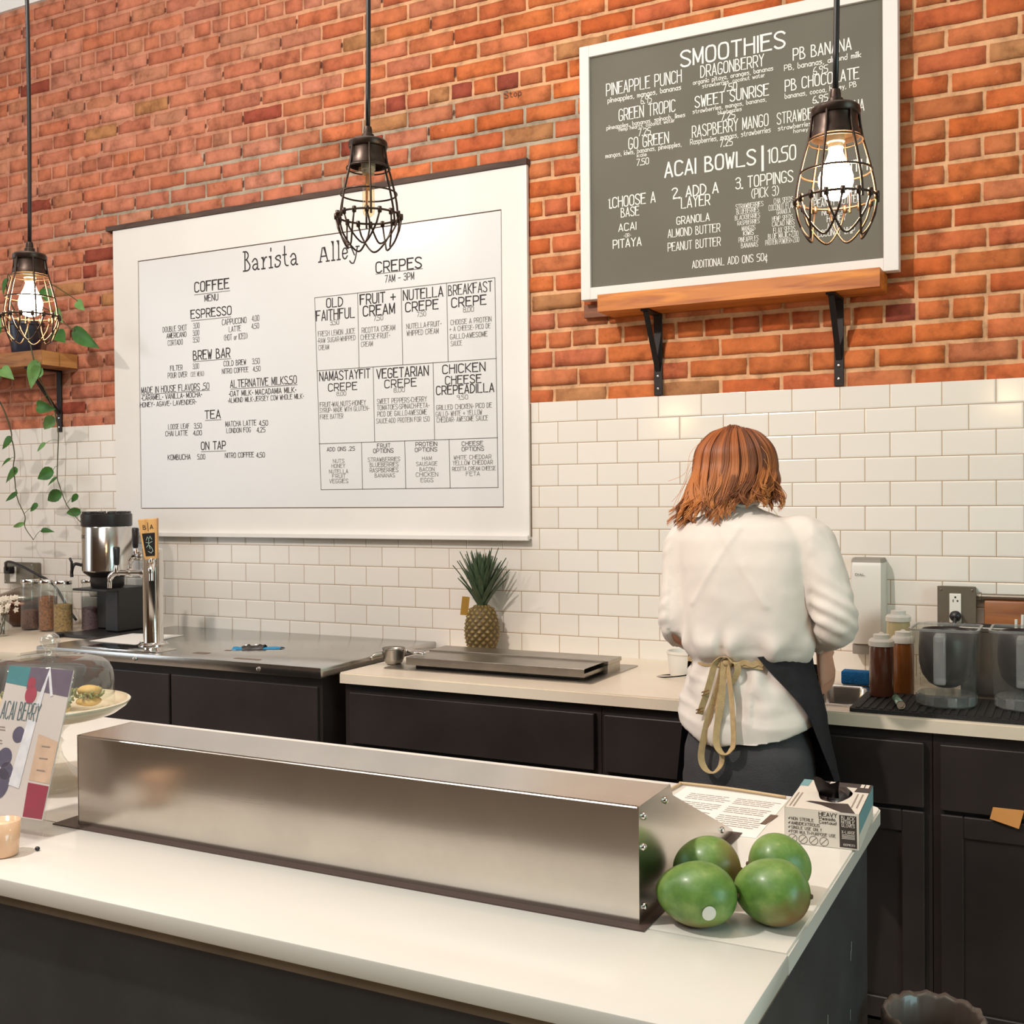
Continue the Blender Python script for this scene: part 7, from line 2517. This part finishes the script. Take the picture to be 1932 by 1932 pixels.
XE = [(-1.0, -0.938), (-0.55, -0.900), (-0.28, -0.850), (-0.06, -0.832), (0.12, -0.800), (0.32, -0.768), (0.55, -0.715), (1.0, -0.662)]
ZE = [(-1.0, 1.392), (-0.55, 1.400), (-0.28, 1.425), (-0.06, 1.425), (0.10, 1.405), (0.32, 1.432), (0.5, 1.462), (1.0, 1.440)]
NC = 74
for q in range(NC):
    f = -1 + 2 * (q + 0.5) / NC + rn.uniform(-.03, .03)
    f = max(-1, min(1, f))
    th = f * math.radians(114)
    layer = (q * 0.618) % 1.0
    s, c = math.sin(th), math.cos(th)
    short = rn.random() < 0.16
    tone = 0.12 + 0.88 * rn.random()
    xe, ze = interp(XE, f) + rn.uniform(-.010, .010), interp(ZE, f) + rn.uniform(-.016, .018) + (rn.uniform(.015, .04) if short else 0)
    w1, w2, curl = rn.uniform(-.010, .010), rn.uniform(-.008, .008), rn.uniform(-.013, .013) * (1.5 if f < -0.4 else 1)
    puff = rn.uniform(0.0, 0.012)
    for k in range(15):
        sp = (k - 7) / 7.0
        ly = min(1, max(0, layer + rn.uniform(-.12, .12)))
        rad = 1.0 + 0.11 * ly + puff
        dth = sp * math.radians(4.2)
        s2, c2 = math.sin(th + dth), math.cos(th + dth)
        stw = Vector((0.034 * s2 + rn.uniform(-.006, .006), -0.030 * c2 * rn.random(), 0.005 * ly - 0.012 * abs(s2)))
        P = [CRN + stw]
        for el in (54, 26, -2):
            e = math.radians(el)
            P.append(HC + Vector((0.099 * rad * s2 * math.cos(e) + w1 * 0.25 * (1 - el / 60), -0.104 * rad * c2 * math.cos(e) + 0.01, 0.094 * rad * math.sin(e) + 0.008)))
        ye = 2.700 + 0.06 * (1 - c2) - 0.006 * ly
        zz = ze + rn.uniform(-.003, .010) + abs(sp) * .008
        tight = sp * 0.0085 + rn.uniform(-.002, .002)
        b3 = P[-1]
        z4 = b3.z * .55 + zz * .45
        P.append(Vector((b3.x * .62 + xe * .38 + w1 + sp * .004, b3.y * .55 + ye * .45 - .006, z4)))
        P.append(Vector((b3.x * .22 + xe * .78 + w2 + tight * .8, b3.y * .2 + ye * .8 - .004, z4 * .42 + zz * .58)))
        P.append(Vector((xe + curl + tight * .45, ye - .004, z4 * .13 + zz * .87)))
        P.append(Vector((xe + curl * 1.9 + tight * .12, ye - .001, zz)))
        P = smooth_path(P, 5)
        r0 = rn.uniform(0.0017, 0.0034)
        n = len(P)
        R = [r0 * (0.5 + 0.5 * math.sin(PI * min(1, i / n * 1.5 + .12))) * (1 - 0.72 * (i / (n - 1)) ** 4) for i in range(n)]
        vs = tube(bm, P, R, 5, flat=0.6)
        tn = min(1, max(0, tone + rn.uniform(-.16, .16)))
        for i, v in enumerate(vs):
            u = (i // 5) / (n - 1)
            base = lerp(DARK, MID, min(1, max(0, tn * 1.0 - 0.12 + u * 0.30)))
            v[lay] = lerp(base, LITE, min(1, max(0, (u - 0.30) * 1.25 * (tn * 1.15 - 0.10))))
# flyaway wisps
for q in range(9):
    f = rn.choice((-1, 1)) * rn.uniform(.6, 1)
    s = math.copysign(1, f)
    z0 = rn.uniform(1.48, 1.60)
    x0 = HC.x + s * 0.095
    P = smooth_path([(x0 - s * .02, 2.80, z0 + .03), (x0 + s * .006, 2.79, z0), (x0 + s * rn.uniform(.008, .03), 2.78, z0 - .05), (x0 + s * rn.uniform(.02, .06), 2.77, z0 - rn.uniform(.07, .12))], 4)
    vs = tube(bm, P, 0.0005, 4)
    for v in vs:
        v[lay] = LITE
obj('hair', bm, M['hair'], per, True)

# dark cup in the right hand
ch = thing('dark_cup', 'small dark cup held in the right hand of the person over the sink', 'cup', (-0.64, 3.02, 0.938))
bm = B()
Mc = Matrix.Translation((-0.640, 3.022, 0.938)) @ Matrix.Rotation(math.radians(20), 4, 'X')
lathe(bm, [(0, 0), (0.024, 0), (0.026, 0.004), (0.031, 0.075), (0.029, 0.075), (0.024, 0.006), (0, 0.005)], (0, 0, 0), 24, M=Mc)
obj('body', bm, M['black_plastic'], ch, True)
